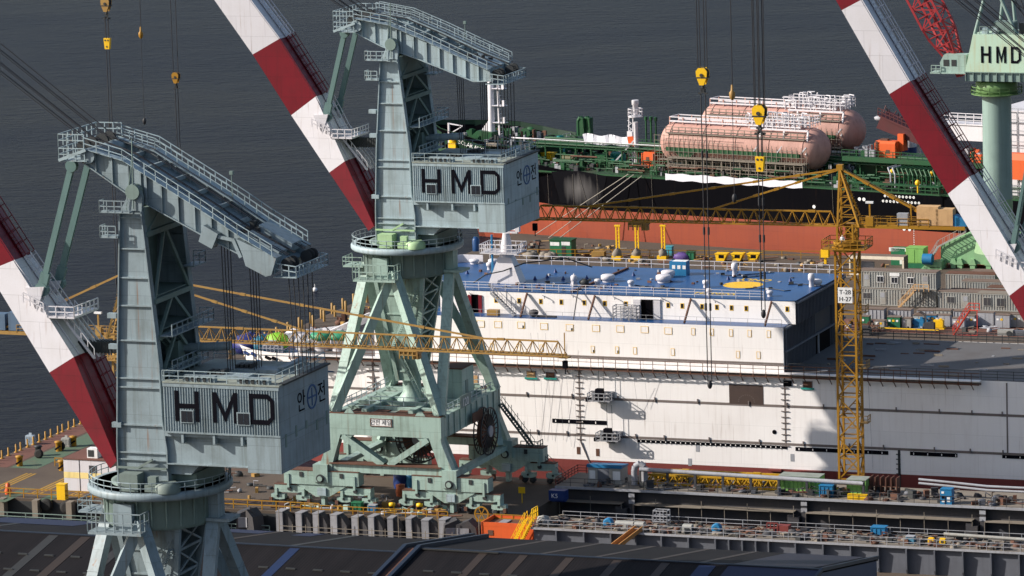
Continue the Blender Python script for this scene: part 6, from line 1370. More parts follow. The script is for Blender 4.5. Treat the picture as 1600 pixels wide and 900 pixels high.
for px, py, lab in ((613,799,'yellow lamp post stub before the middle bogies'),(656,800,'yellow lamp post stub near the right bogie wheels'),(542,762,'yellow striped bollard under the left equaliser')):
    mb = MB(); mb.lathe([(.3,0),(.3,.7),(.42,.75),(.42,1.1),(.01,1.2)],(0,0,0),12); mb.cbox(0,-.3,.3,.5,.1,.4,1); gthing('yellow_post', mb, [m_yelb, m_ink], lab, 'bollard', px, py)
mb = MB(); mb.lathe([(.55,0),(.62,.5),(.55,1.0),(.62,1.5),(.01,1.55)],(0,0,0),16); gthing('oil_drum', mb, paint('drum_orange',(.5,.13,.05)), 'orange drum standing under the crane gantry', 'drum', 626, 775)
for px, lab in ((627,'left dark blue water tank under the crane gantry'),(645,'right blue water tank under the crane gantry')):
    mb = MB(); mb.lathe([(.95,0),(1.05,.7),(.95,1.4),(1.05,1.9),(.4,2.2),(.01,2.2)],(0,0,0),18); gthing('water_tank', mb, m_navy if px < 640 else m_sky, lab, 'tank', px, 762)
mb = MB(); mb.box(-1.1,1.1,-.7,.7,.2,1.5); mb.cbox(0,0,0,2,.9,.2); o = gthing('blue_skip', mb, m_navy, 'dark blue skip with white lettering left of the dock wall', 'skip', 873, 783); text_mesh('K5', .8, m_signw, 'skip_lettering', o, (-.75,-.71,.55), (1,0,0), (0,0,1), .01)
mb = MB(); mb.bar((0,0,0),(0,0,1.6),.1); mb.cbox(0,-.05,1.3,.9,.1,.8); gthing('warning_sign', mb, m_yelb, 'small yellow sign on a post right of the gantry', 'sign', 816, 786)
mb = MB(); mb.stairs((6.2,0,0),(1.6,0,4.4),1.0,0,(0,1,0)); mb.stairs((1.6,0,4.6),(-2.8,0,10.2),1.0,0,(0,1,0)); mb.box(.2,2.6,-.9,.9,4.4,4.55); mb.rail([(.2,-.9,4.5),(2.6,-.9,4.5),(2.6,.9,4.5)],1.1,.8,.05)
mb.box(-4,-2.6,-.6,.6,10.1,10.25)
for k in range(6): mb.bar((-2.8+k*.85,-.52,10.0-k*1.05),(-2.8+k*.85,-.52,12.4-k*1.05),.06)
o = mb.build('access_stair', paint('stair_dark_green',(.06,.09,.085),.6,.4), None); 
for r_ in [x for x in bpy.data.objects if x.name.startswith('luffing_crane')]: pass
place(o, -235.2, 614.6, 0); tag(o, 'dark steel stair climbing the rear right corner of the crane gantry', 'stairs')
o2 = MB()
# painted lanes on the quay
for k, (px, py) in enumerate(((25,772),(95,770),(150,752))):
    a, b = pz(px, py, 0); mb = MB(); mb.box(-.9,.9,-5,4,0,.004); struct('green_lane', mb, m_laneg, a, b, .002)
for k, (px, py) in enumerate(((0,755),(60,762),(120,765))):
    a, b = pz(px+30, py-6, 0); mb = MB()
    for dx in (-.9,-.3,.3): mb.box(dx,dx+.35,-7,4,0,.004)
    struct('lane_marking', mb, m_linew, a, b, .004)
mb = MB(); mb.box(0,4.0,-14,50,0,.005); struct('green_lane', mb, m_laneg, -306.6, 622, .012)
mb = MB(); mb.box(0,3.3,-14,50,0,.005); struct('brown_strip', mb, m_brown, -310.4, 622, .009)
mb = MB(); mb.box(0,60,0,.35,0,.006); mb.box(0,60,1.4,1.75,0,.006); struct('crane_rail', mb, m_rust, -300, 593, .004)
mb = MB(); mb.box(0,72,0,.35,0,.006); mb.box(0,72,-1.4,-1.05,0,.006); struct('crane_rail', mb, m_rust, -300, 614.6, .004)
random.seed(8)
pc = None
for k in range(22):
    mb = MB()
    if pc is None: mb.lathe([(.3,0),(.3,.1),(.13,.12),(.13,1.1),(.01,1.2)],(0,0,0),10); pc = solo('mooring_post', mb, m_yel, 'yellow post in the line along the outer edge of the pier', 'post', QL+.5, 606, 0, 0, 'yellow posts on the pier edge'); o = pc
    else: o = pc.copy(); C.objects.link(o)
    place(o, QL+.5, 606+k*1.9+random.uniform(-.3,.3), 0)
pd = None
for k in range(9):
    if pd is None: mb = MB(); mb.lathe([(.3,0),(.3,.1),(.2,.12),(.2,1.7),(.01,1.8)],(0,0,0),10); pd = solo('mooring_post', mb, m_yel, 'yellow post in the line along the inner side of the pier', 'post', -300, 628, 0, 0, 'yellow posts on the inner pier side'); o = pd
    else: o = pd.copy(); C.objects.link(o)
    place(o, -300.2, 626+k*1.9, 0)
for px, py, lab in ((48,694,'pale blue cabinet among the posts on the pier edge'),(104,698,'white ribbed cabinet beside the inner pier posts')):
    a, b = pz(px, py, 0); mb = MB(); mb.box(-.6,.6,-.4,.4,.15,1.25); mb.cbox(0,0,0,1.25,.7,.15); mb.bar((0,0,1.25),(0,0,1.6),.4,.08)
    for i in range(5): mb.box(-.5+i*.22,-.44+i*.22,-.44,-.4,.3,1.1)
    solo('pier_cabinet', mb, m_cont if px > 60 else paint('pale_blue',(.3,.36,.42)), lab, 'cabinet', a, b, 0)
for px, py, lab in ((31,728,'stout yellow and black bollard at the foot of the pier'),(97,735,'short yellow bollard beside the white building'),(60,712,'dark bollard in the pier lane'),(92,705,'yellow double bollard near the white cabinet'),(115,697,'tall yellow bollard by the white cabinet')):
    a, b = pz(px, py, 0); mb = MB(); mb.lathe([(.42,0),(.42,1.1),(.55,1.2),(.55,1.4),(.01,1.45)],(0,0,0),14)
    mb.bar((-.4,-.32,.3),(.4,-.38,.8),.2,.2,1); solo('bollard', mb, [m_yel if px != 60 else m_dark, m_ink], lab, 'bollard', a, b, 0)
for px, py in ((61,716),(95,704)):
    a, b = pz(px, py, 0); mb = MB(); mb.lathe([(.35,-.18),(.62,-.18),(.62,.18),(.35,.18)],(0,0,.62),18,0,'y'); solo('tyre_fender', mb, m_rubber, 'upright tyre fender in the pier lane' if px < 80 else 'tyre fender leaning beside the white ribbed cabinet', 'tyre', a, b, 0)
# white building on the near quay
wa, wb = pz(101, 766, 0); L = (pb(182,768,wb)[0]-wa)*1.02
wbld = thing('site_office', 'white flat roofed site office with a pale yellow stripe at lower left', 'building', wa, wb, 0)
mb = MB(); mb.box(0,L,0,7,0,4.2); mb.box(0,L,-.02,-.005,1.7,2.5,1); mb.box(2.25,2.35,-.03,-.021,0,4.2,2); mb.build('wall', [m_white, paint('stripe_cream',(.75,.6,.25)), m_greydk], wbld)
mb = MB(); mb.box(-.1,L+.1,-.1,7.1,4.2,4.32); mb.build('roof', m_brown, wbld)
mb = MB(); mb.box(0,1.1,-.04,-.01,2.5,3.5); w_ = mb.build('window', m_greydk, wbld); w_.location = (3.7,0,0)
mb = MB(); mb.box(0,1.5,0,1.2,4.32,5.6,0); mb.box(.15,1.0,-.03,-.01,4.5,5.4,1); w_ = mb.build('roof_unit', [m_signw, m_dark], wbld); w_.location = (3.1,.8,0)
# railing and fender line on the front edge of the near quay
mb = MB(); mb.rail([(0,0,0),(46,0,0)],1.2,2.0,.06,0,1); a0_ = pz(-20,782,0)[0]; solo('quay_railing', mb, m_yel, 'yellow railing along the front edge of the near quay at left', 'railing', a0_, 590.4, 0)
mb = MB(); mb.box(-.6,.6,-.5,.5,0,2.0); mb.box(-.65,.65,-.55,.55,2,2.1); gthing('yellow_box', mb, m_yelb, 'solid yellow box standing at the quay railing', 'box', 98, 780)
mb = MB(); mb.lathe([(.4,0),(.5,.4),(.3,.9),(.3,1.4),(.01,1.5)],(0,0,0),12); gthing('hydrant', mb, m_orange, 'orange hydrant behind the quay railing', 'hydrant', 13, 772)
mb = MB(); mb.box(0,QL*-1-228,-.05,0,-2.6,-.35); struct('quay_recess_shade', mb, m_dark, QL, 589.95, 0)  # dark slab put in for the shade of the recess behind the pillars
pq = None
for k in range(7):
    if pq is None: mb = MB(); mb.box(-.4,.4,-.6,.6,-3.4,.1); pq = solo('quay_pillar', mb, m_plank, 'concrete pillar carrying the front edge of the near quay', 'pillar', a0_, 589.2, 0, 0, 'pillars of the quay front'); o = pq
    else: o = pq.copy(); C.objects.link(o)
    place(o, a0_+1.5+k*4.9, 589.2, 0)
tq = None
for k in range(10):
    if tq is None: mb = MB(); mb.lathe([(.45,-.2),(.85,-.2),(.85,.2),(.45,.2)],(0,0,0),16,0,'y'); tq = solo('tyre_fender', mb, m_rubber, 'tyre hung as a fender on the front edge of the near quay', 'tyre', a0_, 589.4, -.9, 0, 'tyres hung on the quay front'); o = tq
    else: o = tq.copy(); C.objects.link(o)
    place(o, a0_+8+k*3.1+random.uniform(-.6,.6), 589.4, -.8+random.uniform(-.2,.2))
mb = MB(); mb.rail([(0,0,-2.5),(40,0,-2.5)],1.0,2.6,.05,0,1); mb.box(0,40,.4,.6,-2.55,-2.3); solo('lower_railing', mb, m_mintdk, 'dull green rail on the ledge below the near quay edge', 'railing', a0_, 588, 0)
mb = MB(); mb.rail([(0,0,0),(5,0,0),(5,3,0)],1.1,1.2,.06,0,1); a, b = pz(86,728,0); solo('quay_railing', mb, m_yel, 'short yellow railing beside the white site office', 'railing', a, b, 0)
o = jumble(60, -18, 16, -6, 8, 0, .8, 19).build('quay_litter', [m_dark, m_rust, m_greylt, m_yel2]); place(o, -262, 602, 0); tag(o, 'small gear scattered on the quay round the crane', 'gear', None, 'stuff')
o = jumble(90, 0, 26, -3.2, 2, 0, 1.0, 23).build('quay_litter', [m_mint2, m_rust, m_greylt, m_yel2]); place(o, -262, 594, 0); tag(o, 'cables and fittings lying between the bogie wheels', 'gear', None, 'stuff')

# ---------------------------------------------------------------- long shed roof in front
rm = bpy.data.materials.new('shed_roof'); rm.use_nodes = True
t = rm.node_tree; N = t.nodes; L_ = t.links; bs = N['Principled BSDF']; bs.inputs['Roughness'].default_value = .75; bs.inputs['Specular IOR Level'].default_value = .15
tc = N.new('ShaderNodeTexCoord'); wv = N.new('ShaderNodeTexWave'); wv.bands_direction = 'X'; wv.inputs['Scale'].default_value = .9; wv.inputs['Distortion'].default_value = 0
L_.new(tc.outputs['Object'], wv.inputs[0]); bp = N.new('ShaderNodeBump'); bp.inputs['Strength'].default_value = .2; bp.inputs['Distance'].default_value = .04; L_.new(wv.outputs[0], bp.inputs['Height']); L_.new(bp.outputs[0], bs.inputs['Normal'])
n1 = N.new('ShaderNodeTexNoise'); n1.inputs['Scale'].default_value = .5; n1.inputs['Detail'].default_value = 6; mp = N.new('ShaderNodeMapping'); mp.inputs['Scale'].default_value = (1.4,.12,1); L_.new(tc.outputs['Object'], mp.inputs[0]); L_.new(mp.outputs[0], n1.inputs[0])
cr_ = N.new('ShaderNodeValToRGB'); cr_.color_ramp.elements[0].position = .3; cr_.color_ramp.elements[1].position = .75; cr_.color_ramp.elements[0].color = (.0045,.0035,.0042,1); cr_.color_ramp.elements[1].color = (.010,.0082,.009,1); L_.new(n1.outputs[0], cr_.inputs[0]); L_.new(cr_.outputs[0], bs.inputs['Base Color'])
m_strip = paint('skylight_strip', (.03,.02,.014), .6, .4, .5, 0); m_stripb = paint('skylight_blue', (.008,.02,.065), .6, .4, .5, 0); m_strips = paint('skylight_pale', (.026,.026,.025), .6, .5, .5, 0); m_edge = paint('roof_edge_blue', (.013,.022,.04), .5, .4, .5, 0); m_gable = paint('gable_blue', (.004,.03,.09), .5, .3, .3, .3)
RB, RZ, EB, EZ, FB, FZ = 485.0, 21.0, 504.5, 18.0, 452.0, 15.5
def rz(b): return EZ+(RZ-EZ)*(EB-b)/(EB-RB) if b > RB else FZ+(RZ-FZ)*(b-FB)/(RB-FB)
rx1 = pb(1372,872,EB)[0]; rx0 = -330.0; xv = pb(655,845,RB)[0]
shed = thing('shed', 'long dark shed roof with coloured skylight strips across the bottom of the photo', 'shed', rx1, RB, 0)
mb = MB()
for xa, xb, dz_ in ((rx0-rx1, xv-rx1, -.55),(xv-rx1, 0, 0)):
    y0, y1 = EB-RB, FB-RB
    mb.add([(xa,y0,EZ+dz_),(xb,y0,EZ+dz_),(xb,0,RZ+dz_),(xa,0,RZ+dz_),(xa,y1,FZ+dz_),(xb,y1,FZ+dz_)],[(0,1,2,3),(3,2,5,4)])
    mb.add([(xa,y0,EZ+dz_-.3),(xb,y0,EZ+dz_-.3),(xb,0,RZ+dz_-.3),(xa,0,RZ+dz_-.3),(xa,y1,FZ+dz_-.3),(xb,y1,FZ+dz_-.3),(xa,y0,EZ+dz_),(xb,y0,EZ+dz_),(xa,y1,FZ+dz_),(xb,y1,FZ+dz_)],[(0,1,2,3),(3,2,5,4),(0,1,7,6),(4,5,9,8)])
mb.build('roof', rm, shed)
mb = MB(); y0, y1 = EB-RB-.2, FB-RB+.2
mb.add([(-.1,y0,-2.6),(-.1,y1,-2.6),(-.1,y1,FZ-.3),(-.1,0,RZ-.3),(-.1,y0,EZ-.3)],[(0,1,2,3,4)]); mb.box(rx0-rx1,-.1,y0-.3,y0,-2.6,EZ-1.0); mb.box(rx0-rx1,-.1,y1,y1+.3,-2.6,FZ-1.0); mb.build('gable_wall', m_gable, shed)
def strip(xa, w, ba, bb, m_, dz_=0):
    mb = MB(); pts = [ba]+([RB] if ba > RB > bb else [])+[bb]
    for p, q in zip(pts, pts[1:]): 
        y, y2 = p-RB, q-RB; z, z2 = rz(p)+dz_, rz(q)+dz_
        mb.add([(xa,y,z+.03),(xa+w,y,z+.03),(xa+w,y2,z2+.03),(xa,y2,z2+.03),(xa,y,z-.05),(xa+w,y,z-.05),(xa+w,y2,z2-.05),(xa,y2,z2-.05)],[(0,1,2,3),(7,6,5,4),(0,3,7,4),(1,5,6,2)])
    return mb.build('skylight_strip', m_, shed)
def xat(px, py, b): return pb(px, py, b)[0]-rx1
for px, m_ in ((60,m_strips),(110,m_strip),(178,m_strips),(437,m_stripb)):
    x = xat(px, 835, RB-3); strip(x, 1.1, RB-.4, FB, m_, -.55)
for px, m_ in ((735,m_strip),(798,m_strip),(870,m_strip),(945,m_strip),(1020,m_strip),(1180,m_strip)):
    x = xat(px, 865, RB-3); strip(x, .9, RB-.4, FB, m_)
for px, m_ in ((35,m_strips),(260,m_strips),(330,m_stripb),(400,m_strip),(520,m_strips)): strip(xat(px,815,EB-6), .8, EB-.3, RB+.3, m_, -.55)
for px, m_ in ((720,m_strip),(820,m_strip),(905,m_strip),(990,m_strip),(1075,m_strip),(1150,m_strip),(1240,m_strip)): strip(xat(px,855,EB-6), .7, EB-.3, RB+.3, m_)
for px0, px1 in ((0,150),(320,420),(470,500)): 
    x0, x1 = xat(px0,812,EB-2), xat(px1,815,EB-2); strip(x0, x1-x0, EB-.5, EB-5 if px0 else EB-8, paint('roof_blue_sheet',(.009,.014,.045),.6,.3,.5,0), -.54)
x0 = xat(1130,880,RB-2); strip(x0, -x0-.3, RB-.3, FB, paint('roof_blue_sheet',(.009,.014,.045)), .004); strip(xat(1085,884,RB-2), 1.8, RB-.5, RB-4, m_stripb, .006); strip(xat(1350,868,EB-2)-9, 8.5, EB-.3, RB+.3, paint('roof_violet_sheet',(.011,.010,.02),.6,.3,.5,0), .004)
mb = MB()
for dz_, w in ((0,.35),):
    for xo in (-1.6, .0):
        for p, q in ((EB,RB),(RB,FB)): mb.bar((xv-rx1+xo,p-RB,rz(p)+.15),(xv-rx1+xo,q-RB,rz(q)+.15),.45,.5)
for p, q in ((EB,RB),(RB,FB)): mb.bar((xv-rx1-.8,p-RB,rz(p)-.05),(xv-rx1-.8,q-RB,rz(q)-.05),1.3,.1,1)
mb.build('valley_gutter', [m_edge, m_rust], shed)
mb = MB(); mb.box(rx0-rx1,xv-rx1-2,-.12,.12,RZ-.55,RZ-.42); mb.box(xv-rx1+.3,0,-.12,.12,RZ,RZ+.12); mb.box(xv-rx1+.4,xv-rx1+9,-.5,-.3,RZ,RZ+.12,1)
for p, q in ((EB,RB),(RB,FB)): mb.bar((-.05,p-RB,rz(p)+.05),(-.05,q-RB,rz(q)+.05),.3,.35)
mb.build('ridge_cap', [m_edge, m_strips], shed)
mb = MB(); random.seed(4)
for k in range(46):
    x = rx0-rx1+30+k*3.1
    for j in range(5):
        b = RB-6-j*4.2; dz_ = -.55 if x < xv-rx1-1 else 0; y = b-RB
        if abs(x-(xv-rx1)) > 2.5: mb.box(x+j*.3,x+j*.3+1.1,y-.09,y+.09,rz(b)+dz_+.0,rz(b)+dz_+.16)
mb.build('snow_guard', m_dark, shed)['kind'] = 'stuff'

# ---------------------------------------------------------------- far quay: skips, huts, containers
def skip(w=2.1, d=1.4, h=1.4):
    mb = MB(); mb.prism([(-w/2+.15,.12),(w/2-.6,.12),(w/2,h),(-w/2,h)],-d/2,d/2); mb.box(-w/2-.06,w/2+.06,-d/2-.06,-d/2,h-.15,h); mb.box(-w/2-.06,w/2+.06,d/2,d/2+.06,h-.15,h); mb.box(-.45,.45,-d/2-.03,-d/2,.6,1.15,1); mb.cbox(0,0,0,1.2,1.2,.12,1); return mb
for i, px in enumerate((1129,1154,1179)):
    gthing('waste_skip', skip(), [m_yelb, m_ink], ['leftmost of the three yellow skips by the red hull','middle one of the three yellow skips by the red hull','rightmost of the three yellow skips by the red hull'][i], 'skip', px, 408, 0, 0, 'yellow skips on the far quay')
for i, px in enumerate((966,996,1037)):
    t_ = thing('bollard_light', ['leftmost yellow pole with a bundle at its foot by the red hull','middle yellow pole with a bundle at its foot by the red hull','right yellow pole with a bundle, next to the teal box'][i], 'pole', *pz(px, 405, 0), 0, 0, 'yellow poles along the far quay')
    mb = MB(); mb.bar((-.25,0,0),(-.25,0,5.6),.22); mb.bar((.25,0,0),(.25,0,5.6),.22); [mb.bar((-.25,0,k*.6),(.25,0,k*.6),.1) for k in range(10)]; mb.cbox(0,0,5.5,1.0,.4,.25); mb.build('pole', m_yelb, t_)
    mb = MB(); mb.blob((0,-.5,1.0),(.75,.7,.9),9,6,0,.2); mb.box(-.8,.8,-1.1,.1,0,.7,1); mb.build('bundle', [m_plank, m_yelb], t_)
mb = MB(); mb.box(-1.9,1.9,-1.2,1.2,0,2.5,0); mb.box(-2,2,-1.3,1.3,2.5,2.7,1); mb.box(-1.8,-.2,-1.25,-1.21,1.7,2.3,2); mb.box(.2,1.7,-1.25,-1.21,1.8,2.4,2); mb.box(.2,.9,-1.24,-1.2,.1,1.6,3); gthing('site_hut', mb, [m_green, m_shipg, m_signw, m_dark], 'dark green hut with white panels standing left on the far quay', 'hut', 880, 398)
mb = MB(); mb.box(-.6,.6,-.5,.5,0,1.6); mb.box(-.65,.65,-.55,.55,1.6,1.7); gthing('teal_box', mb, paint('teal_blue',(.05,.3,.38)), 'teal box behind the right yellow pole', 'box', 1046, 400)
gthing('purple_heap', (lambda m: (m.blob((0,0,.4),(1.5,.8,.8),10,6,0,.2), m)[1])(MB()), paint('purple_sheet',(.09,.05,.2),.6,.4,1,0), 'heap of purple sheeting beside a green bin on the far quay', 'heap', 1066, 406)
gthing('waste_bin', rib_box(1.3,1.0,1.3), [m_green, m_shipg], 'green bin right of the purple heap on the far quay', 'bin', 1080, 406)
gthing('rope_pile', (lambda m: ([m.blob((random.uniform(-2.4,2.4),random.uniform(-.6,.6),.5),(.9,.7,.6),8,5,0,.25) for k in range(7)], m)[1])(MB()), m_plank, 'pile of pale rope coils left of the green hut', 'rope pile', 845, 404)
gthing('pallet_stack', (lambda m: ([m.cbox(0,0,k*.18,2.2,1.2,.14) for k in range(6)], m)[1])(MB()), m_yel2, 'low stack of yellow timber near the left yellow poles', 'stack', 936, 402)
mb = MB(); mb.cbox(0,0,1.4,1.3,1,1.3); mb.cbox(0,0,0,.4,.4,1.4); gthing('yellow_hopper', mb, m_yelb, 'yellow hopper on a leg left of the tower crane mast', 'hopper', 1290, 415)
mb = MB(); a0_ = pz(790,398,0); a1_ = pz(1320,400,0); mb.rail([(0,0,0),(a1_[0]-a0_[0],a1_[1]-a0_[1]-1,0)],1.3,3.2,.05,0,1); solo('quay_railing', mb, m_yel, 'yellow railing along the far quay beside the red hull', 'railing', a0_[0], a0_[1]-2.2, 0)
o = jumble(170, 0, 70, -8, 8, 0, .7, 41).build('quay_litter', [m_plank, m_rust, m_dark, m_yel2]); place(o, -306, 796, 0, radians(-11.5)); tag(o, 'timber, ropes and scrap strewn along the far quay', 'scrap', None, 'stuff')
# open white container frame, green container
a, b = pz(1288, 428, 0); 
mb = MB(); Wd = 9.2; a = pb(1340,428,b)[0]-1.4; mb.box(0,Wd,0,.2,0,.25,0); mb.box(0,Wd,0,2.4,3.0,3.15,1); mb.box(0,Wd,-.1,.0,2.65,3.15,0); mb.box(Wd-.25,Wd,0,2.4,.25,3.0,1); mb.box(Wd-.3,Wd,-.05,0,.0,2.7,0); mb.box(0,.2,0,2.4,.25,3.0,0); mb.box(0,Wd,.2,2.4,.05,.2,2); mb.lathe([(.35,0),(.3,.4),(.01,.5)],(5.2,.5,.2),10,3); mb.box(1.5,3.6,1.8,2.2,.2,1.9,4); solo('open_container', mb, [paint('cream_white',(.7,.62,.5)), m_contrf, m_rust, m_signw, m_greylt], 'cream open sided container frame right of the tower crane', 'container', a, b, 0)
mb = MB(); mb.box(-1.5,1.5,-1.3,1.3,0,3.2,0); mb.box(-1.55,1.55,-1.35,1.35,3.2,3.3,0); mb.box(-1.4,-.06,-1.36,-1.3,.9,3.0,0); mb.box(.06,1.4,-1.36,-1.3,.9,3.0,0); mb.box(-1.5,1.5,-1.33,-1.3,0,.8,1); gthing('green_container', mb, [m_lime, m_green], 'bright green upright container with double doors on the far quay', 'container', 1433, 417)
mb = MB(); mb.box(-1.2,1.2,-1,1,0,2.8,0); mb.box(-1.5,1.8,-1.0,-.9,2.3,2.9,1); mb.box(.3,1.0,-1.05,-1,.2,1.7,1); gthing('site_hut', mb, [m_green, m_signw], 'dark green hut with white boards left of the bright green container', 'hut', 1406, 413)
# container offices
def office(a, b, z, w, d, h, items, label, group, roofm=m_contrf, blue=False):
    t_ = thing('container_office', label, 'container', a, b, z, 0, group)
    mb = MB(); mb.box(0,w,0,d,.0,h); n = int(w/.42)
    for k in range(n+1): x = w*k/n; mb.box(max(0,x-.09),min(w,x+.09),-.07,0,.12,h-.15)
    n2 = int(d/.42)
    for k in range(n2+1): y = d*k/n2; mb.box(w,w+.06,max(0,y-.09),min(d,y+.09),.12,h-.15)
    mb.box(-.02,w+.08,-.1,-.0,h-.15,h); mb.box(-.02,w+.08,-.1,0,0,.12); mb.build('wall', m_cont, t_)
    mb = MB(); mb.box(-.05,w+.1,-.12,d,h,h+.08); mb.build('roof', roofm, t_)
    for it in items:
        k, x, ww, z0, hh = it; mb = MB()
        if k == 'w':
            mb.box(x,x+ww,-.14,-.075,z0,z0+hh); wn = mb.build('window', m_signw if len(items) > 4 else m_cont, t_); g = MB(); g.box(x+.08,x+ww/2-.04,-.16,-.142,z0+.1,z0+hh-.1); g.box(x+ww/2+.04,x+ww-.08,-.16,-.142,z0+.1,z0+hh-.1); g.build('pane', m_glass if len(items) > 4 else m_greydk, wn)
        elif k == 'd': mb.box(x,x+ww,-.13,-.075,z0,z0+hh,0); mb.box(x+.15,x+ww-.15,-.15,-.132,z0+hh*.55,z0+hh-.15,1); mb.build('door', [m_cont, m_greylt], t_)
        else: mb.box(x,x+ww,-.16,-.08,z0,z0+hh); mb.build('sign_panel', m_signw, t_)
    return t_
oa, ob_ = pz(1343, 476, 0); ow = pb(1462,478,ob_)[0]-oa; hh = 2.65
office(oa, ob_, 0, ow*.5, 2.5, hh, [('w',.6,1.3,1.0,1.0),('d',3.3,1.0,.2,2.0)], 'lower grey container office at the foot of the stack, left half', 'grey container offices')
office(oa+ow*.5+.05, ob_, 0, ow*.5, 2.5, hh, [('w',.6,1.3,1.0,1.0)], 'lower bluish container office behind the outside stair', 'grey container offices')
office(oa, ob_, hh+.1, ow+.1, 2.5, hh, [('d',.7,1.1,.2,2.0),('w',2.9,1.1,.9,1.05),('s',5.0,1.6,1.95,.5),('w',5.2,1.1,.8,1.05),('w',7.8,1.1,.8,1.05),('d',10.2,1.0,.2,2.0)], 'upper container office with white windows, doors and a signboard', 'grey container offices')
mb = MB(); mb.stairs((0,-1.2,0),(2.6,-1.2,2.7),1.0,0,(0,1,0)); mb.box(2.6,5,-1.8,-.2,2.6,2.72,1); mb.rail([(2.6,-1.8,2.7),(5,-1.8,2.7)],1.1,.8,.05); [mb.bar((x,-1.7,0),(x,-1.7,2.6),.12,m=1) for x in (2.8,4.8)]; solo('outside_stair', mb, [m_wood, m_dark], 'outside stair with pale handrails before the container offices', 'stairs', oa+ow*.55, ob_, 0)
ra, rb_ = pz(1466, 482, 0)
office(ra, rb_, 0, 6.3, 2.5, hh, [('w',1.4,1.3,.9,1.1),('d',3.9,1.0,.2,2.0)], 'single storey grey container office right of the stair', 'grey container offices')
ra2 = pb(1529, 485, rb_)[0]
office(ra2, rb_-.4, 0, 8, 2.5, hh, [('w',.9,1.3,.7,1.4),('w',3.0,1.3,.7,1.4)], 'grey container office with a pale roof at the right edge', 'grey container offices', m_plank)
labs = ['low grey container roof behind the single storey office, foremost','low rusty container roof in the second row behind the offices','low grey container roof in the third row behind the offices','rusty container roof nearest the pale green gantry','grey container roof beside the red and white boom']
for i, (px, py, w) in enumerate(((1478,455,9),(1500,440,10),(1475,428,8),(1515,425,9),(1540,450,8))):
    a, b = pz(px, py, 2.7); office(a, b+1, 0, w, 2.4, 2.6, [], labs[i], 'grey container offices', m_contrf if i % 2 else m_rust)
# row of grey cabinets in front
random.seed(14)
for i, (px, py, w, h, m_, lab) in enumerate(((1360,487,3.2,1.5,m_greylt,'wide grey low box behind the green cabinet'),(1400,487,3.6,1.4,m_greylt,'second wide grey box in the back row'),(1440,488,2.6,1.4,m_greylt,'third grey box in the back row'),(1467,489,2.6,1.5,m_cont,'grey box with a white panel in the back row'),(1495,490,2.2,1.5,m_greylt,'grey box behind the red stair'))):
    mb = rib_box(w,1.6,h); gthing('storage_box', mb, [m_, m_contrf], lab, 'box', px+8, py+10)
for i, (px, py, w, h, m_, lab) in enumerate(((1353,511,1.3,1.7,m_green,'green cabinet on legs left in the yard'),(1376,513,1.5,1.2,m_cont,'low pale box with a rusty lid left of the green cabinet'),(1398,512,2.0,1.7,m_green,'wide green cabinet with a notice'),(1418,512,1.4,1.5,m_cont,'pale cabinet right of the wide green one'),(1437,511,1.7,1.9,m_cont,'pale cabinet with a pitched lid'),(1457,508,1.5,1.6,m_sky,'blue cabinet in the row'),(1477,510,1.8,1.8,m_greylt,'grey cabinet with a yellow notice'),(1499,513,1.9,1.6,m_greylt,'grey cabinet left behind the red stair'),(1517,511,1.5,1.8,m_greylt,'grey cabinet right behind the red stair'),(1541,510,2.6,2.2,m_greylt,'big grey cabinet with three notices'),(1568,512,2.2,2.0,m_greylt,'grey cabinet with a white notice near the boom'),(1590,511,2.4,2.0,m_cont,'pale grey cabinet at the right frame edge'))):
    mb = MB(); mb.box(-w/2,w/2,-.6,.6,.1,h); mb.box(-w/2-.05,w/2+.05,-.65,.65,h,h+.08,1); mb.box(-.01,.01,-.62,-.6,.15,h-.1,3); mb.cbox(0,0,0,w*.9,1,.1,3)
    for k in range(1+i % 3): mb.box(-w/2+.2+k*.6,-w/2+.55+k*.6,-.63,-.6,h*.6,h*.6+.3,2 if k % 2 == 0 else 4)
    if 'pitched' in lab: mb.prism([(-w/2-.1,h),(w/2+.1,h),(0,h+.5)],-.7,.7,1)
    gthing('tool_cabinet', mb, [m_, m_contrf, m_signw, m_dark, m_yelb], lab, 'cabinet', px, py)
mb = MB(); mb.bar((0,0,0),(2.6,0,3.9),.16); mb.bar((0,1.0,0),(2.6,1.0,3.9),.16)
for k in range(12): mb.bar((2.6*k/12,0,3.9*k/12),(2.6*k/12,1,3.9*k/12),.1,.2)
mb.bar((0,0,0),(3.8,0,.1),.14); mb.bar((3.8,0,0),(3.8,0,3.9),.1); mb.bar((2.6,0,3.9),(4.0,0,3.9),.14); mb.rail([(2.6,0,3.9),(4.2,0,3.9)],1.1,.7,.05); mb.rail([(0,0,.3),(2.6,0,4.1)],1.0,.9,.05)
gthing('red_stair', mb, paint('stair_red',(.5,.05,.03),.5,.3), 'red steel stair standing before the grey cabinets', 'stairs', 1489, 524)
for px, py, m_, lab in ((1437,512,m_sky,'bright blue pump beside the black engine'),(1453,518,m_greydk,'black engine on a skid in the yard'),(1467,514,m_yelb,'yellow box beside the black engine')):
    mb = MB(); mb.cbox(0,0,.3,1.5,.9,1.1); mb.tube((-1,0,.8),(0,0,.8),.45,12); mb.cbox(0,0,0,1.9,1.0,.25); mb.cbox(.4,-.3,1.4,.4,.3,.3) ; gthing('pump_set', mb, m_, lab, 'pump', px, py)
mb = MB(); mb.bar((0,0,.6),(9.5,0,.5),.16); [mb.bar((x,-.3,0),(x,0,.6),.12,m=1) for x in (.5,3,6,9)]; gthing('yellow_pipe_rack', mb, [m_yelb, m_rust], 'long yellow pipe on rusty trestles in front of the cabinets', 'pipe rack', 1372, 518)
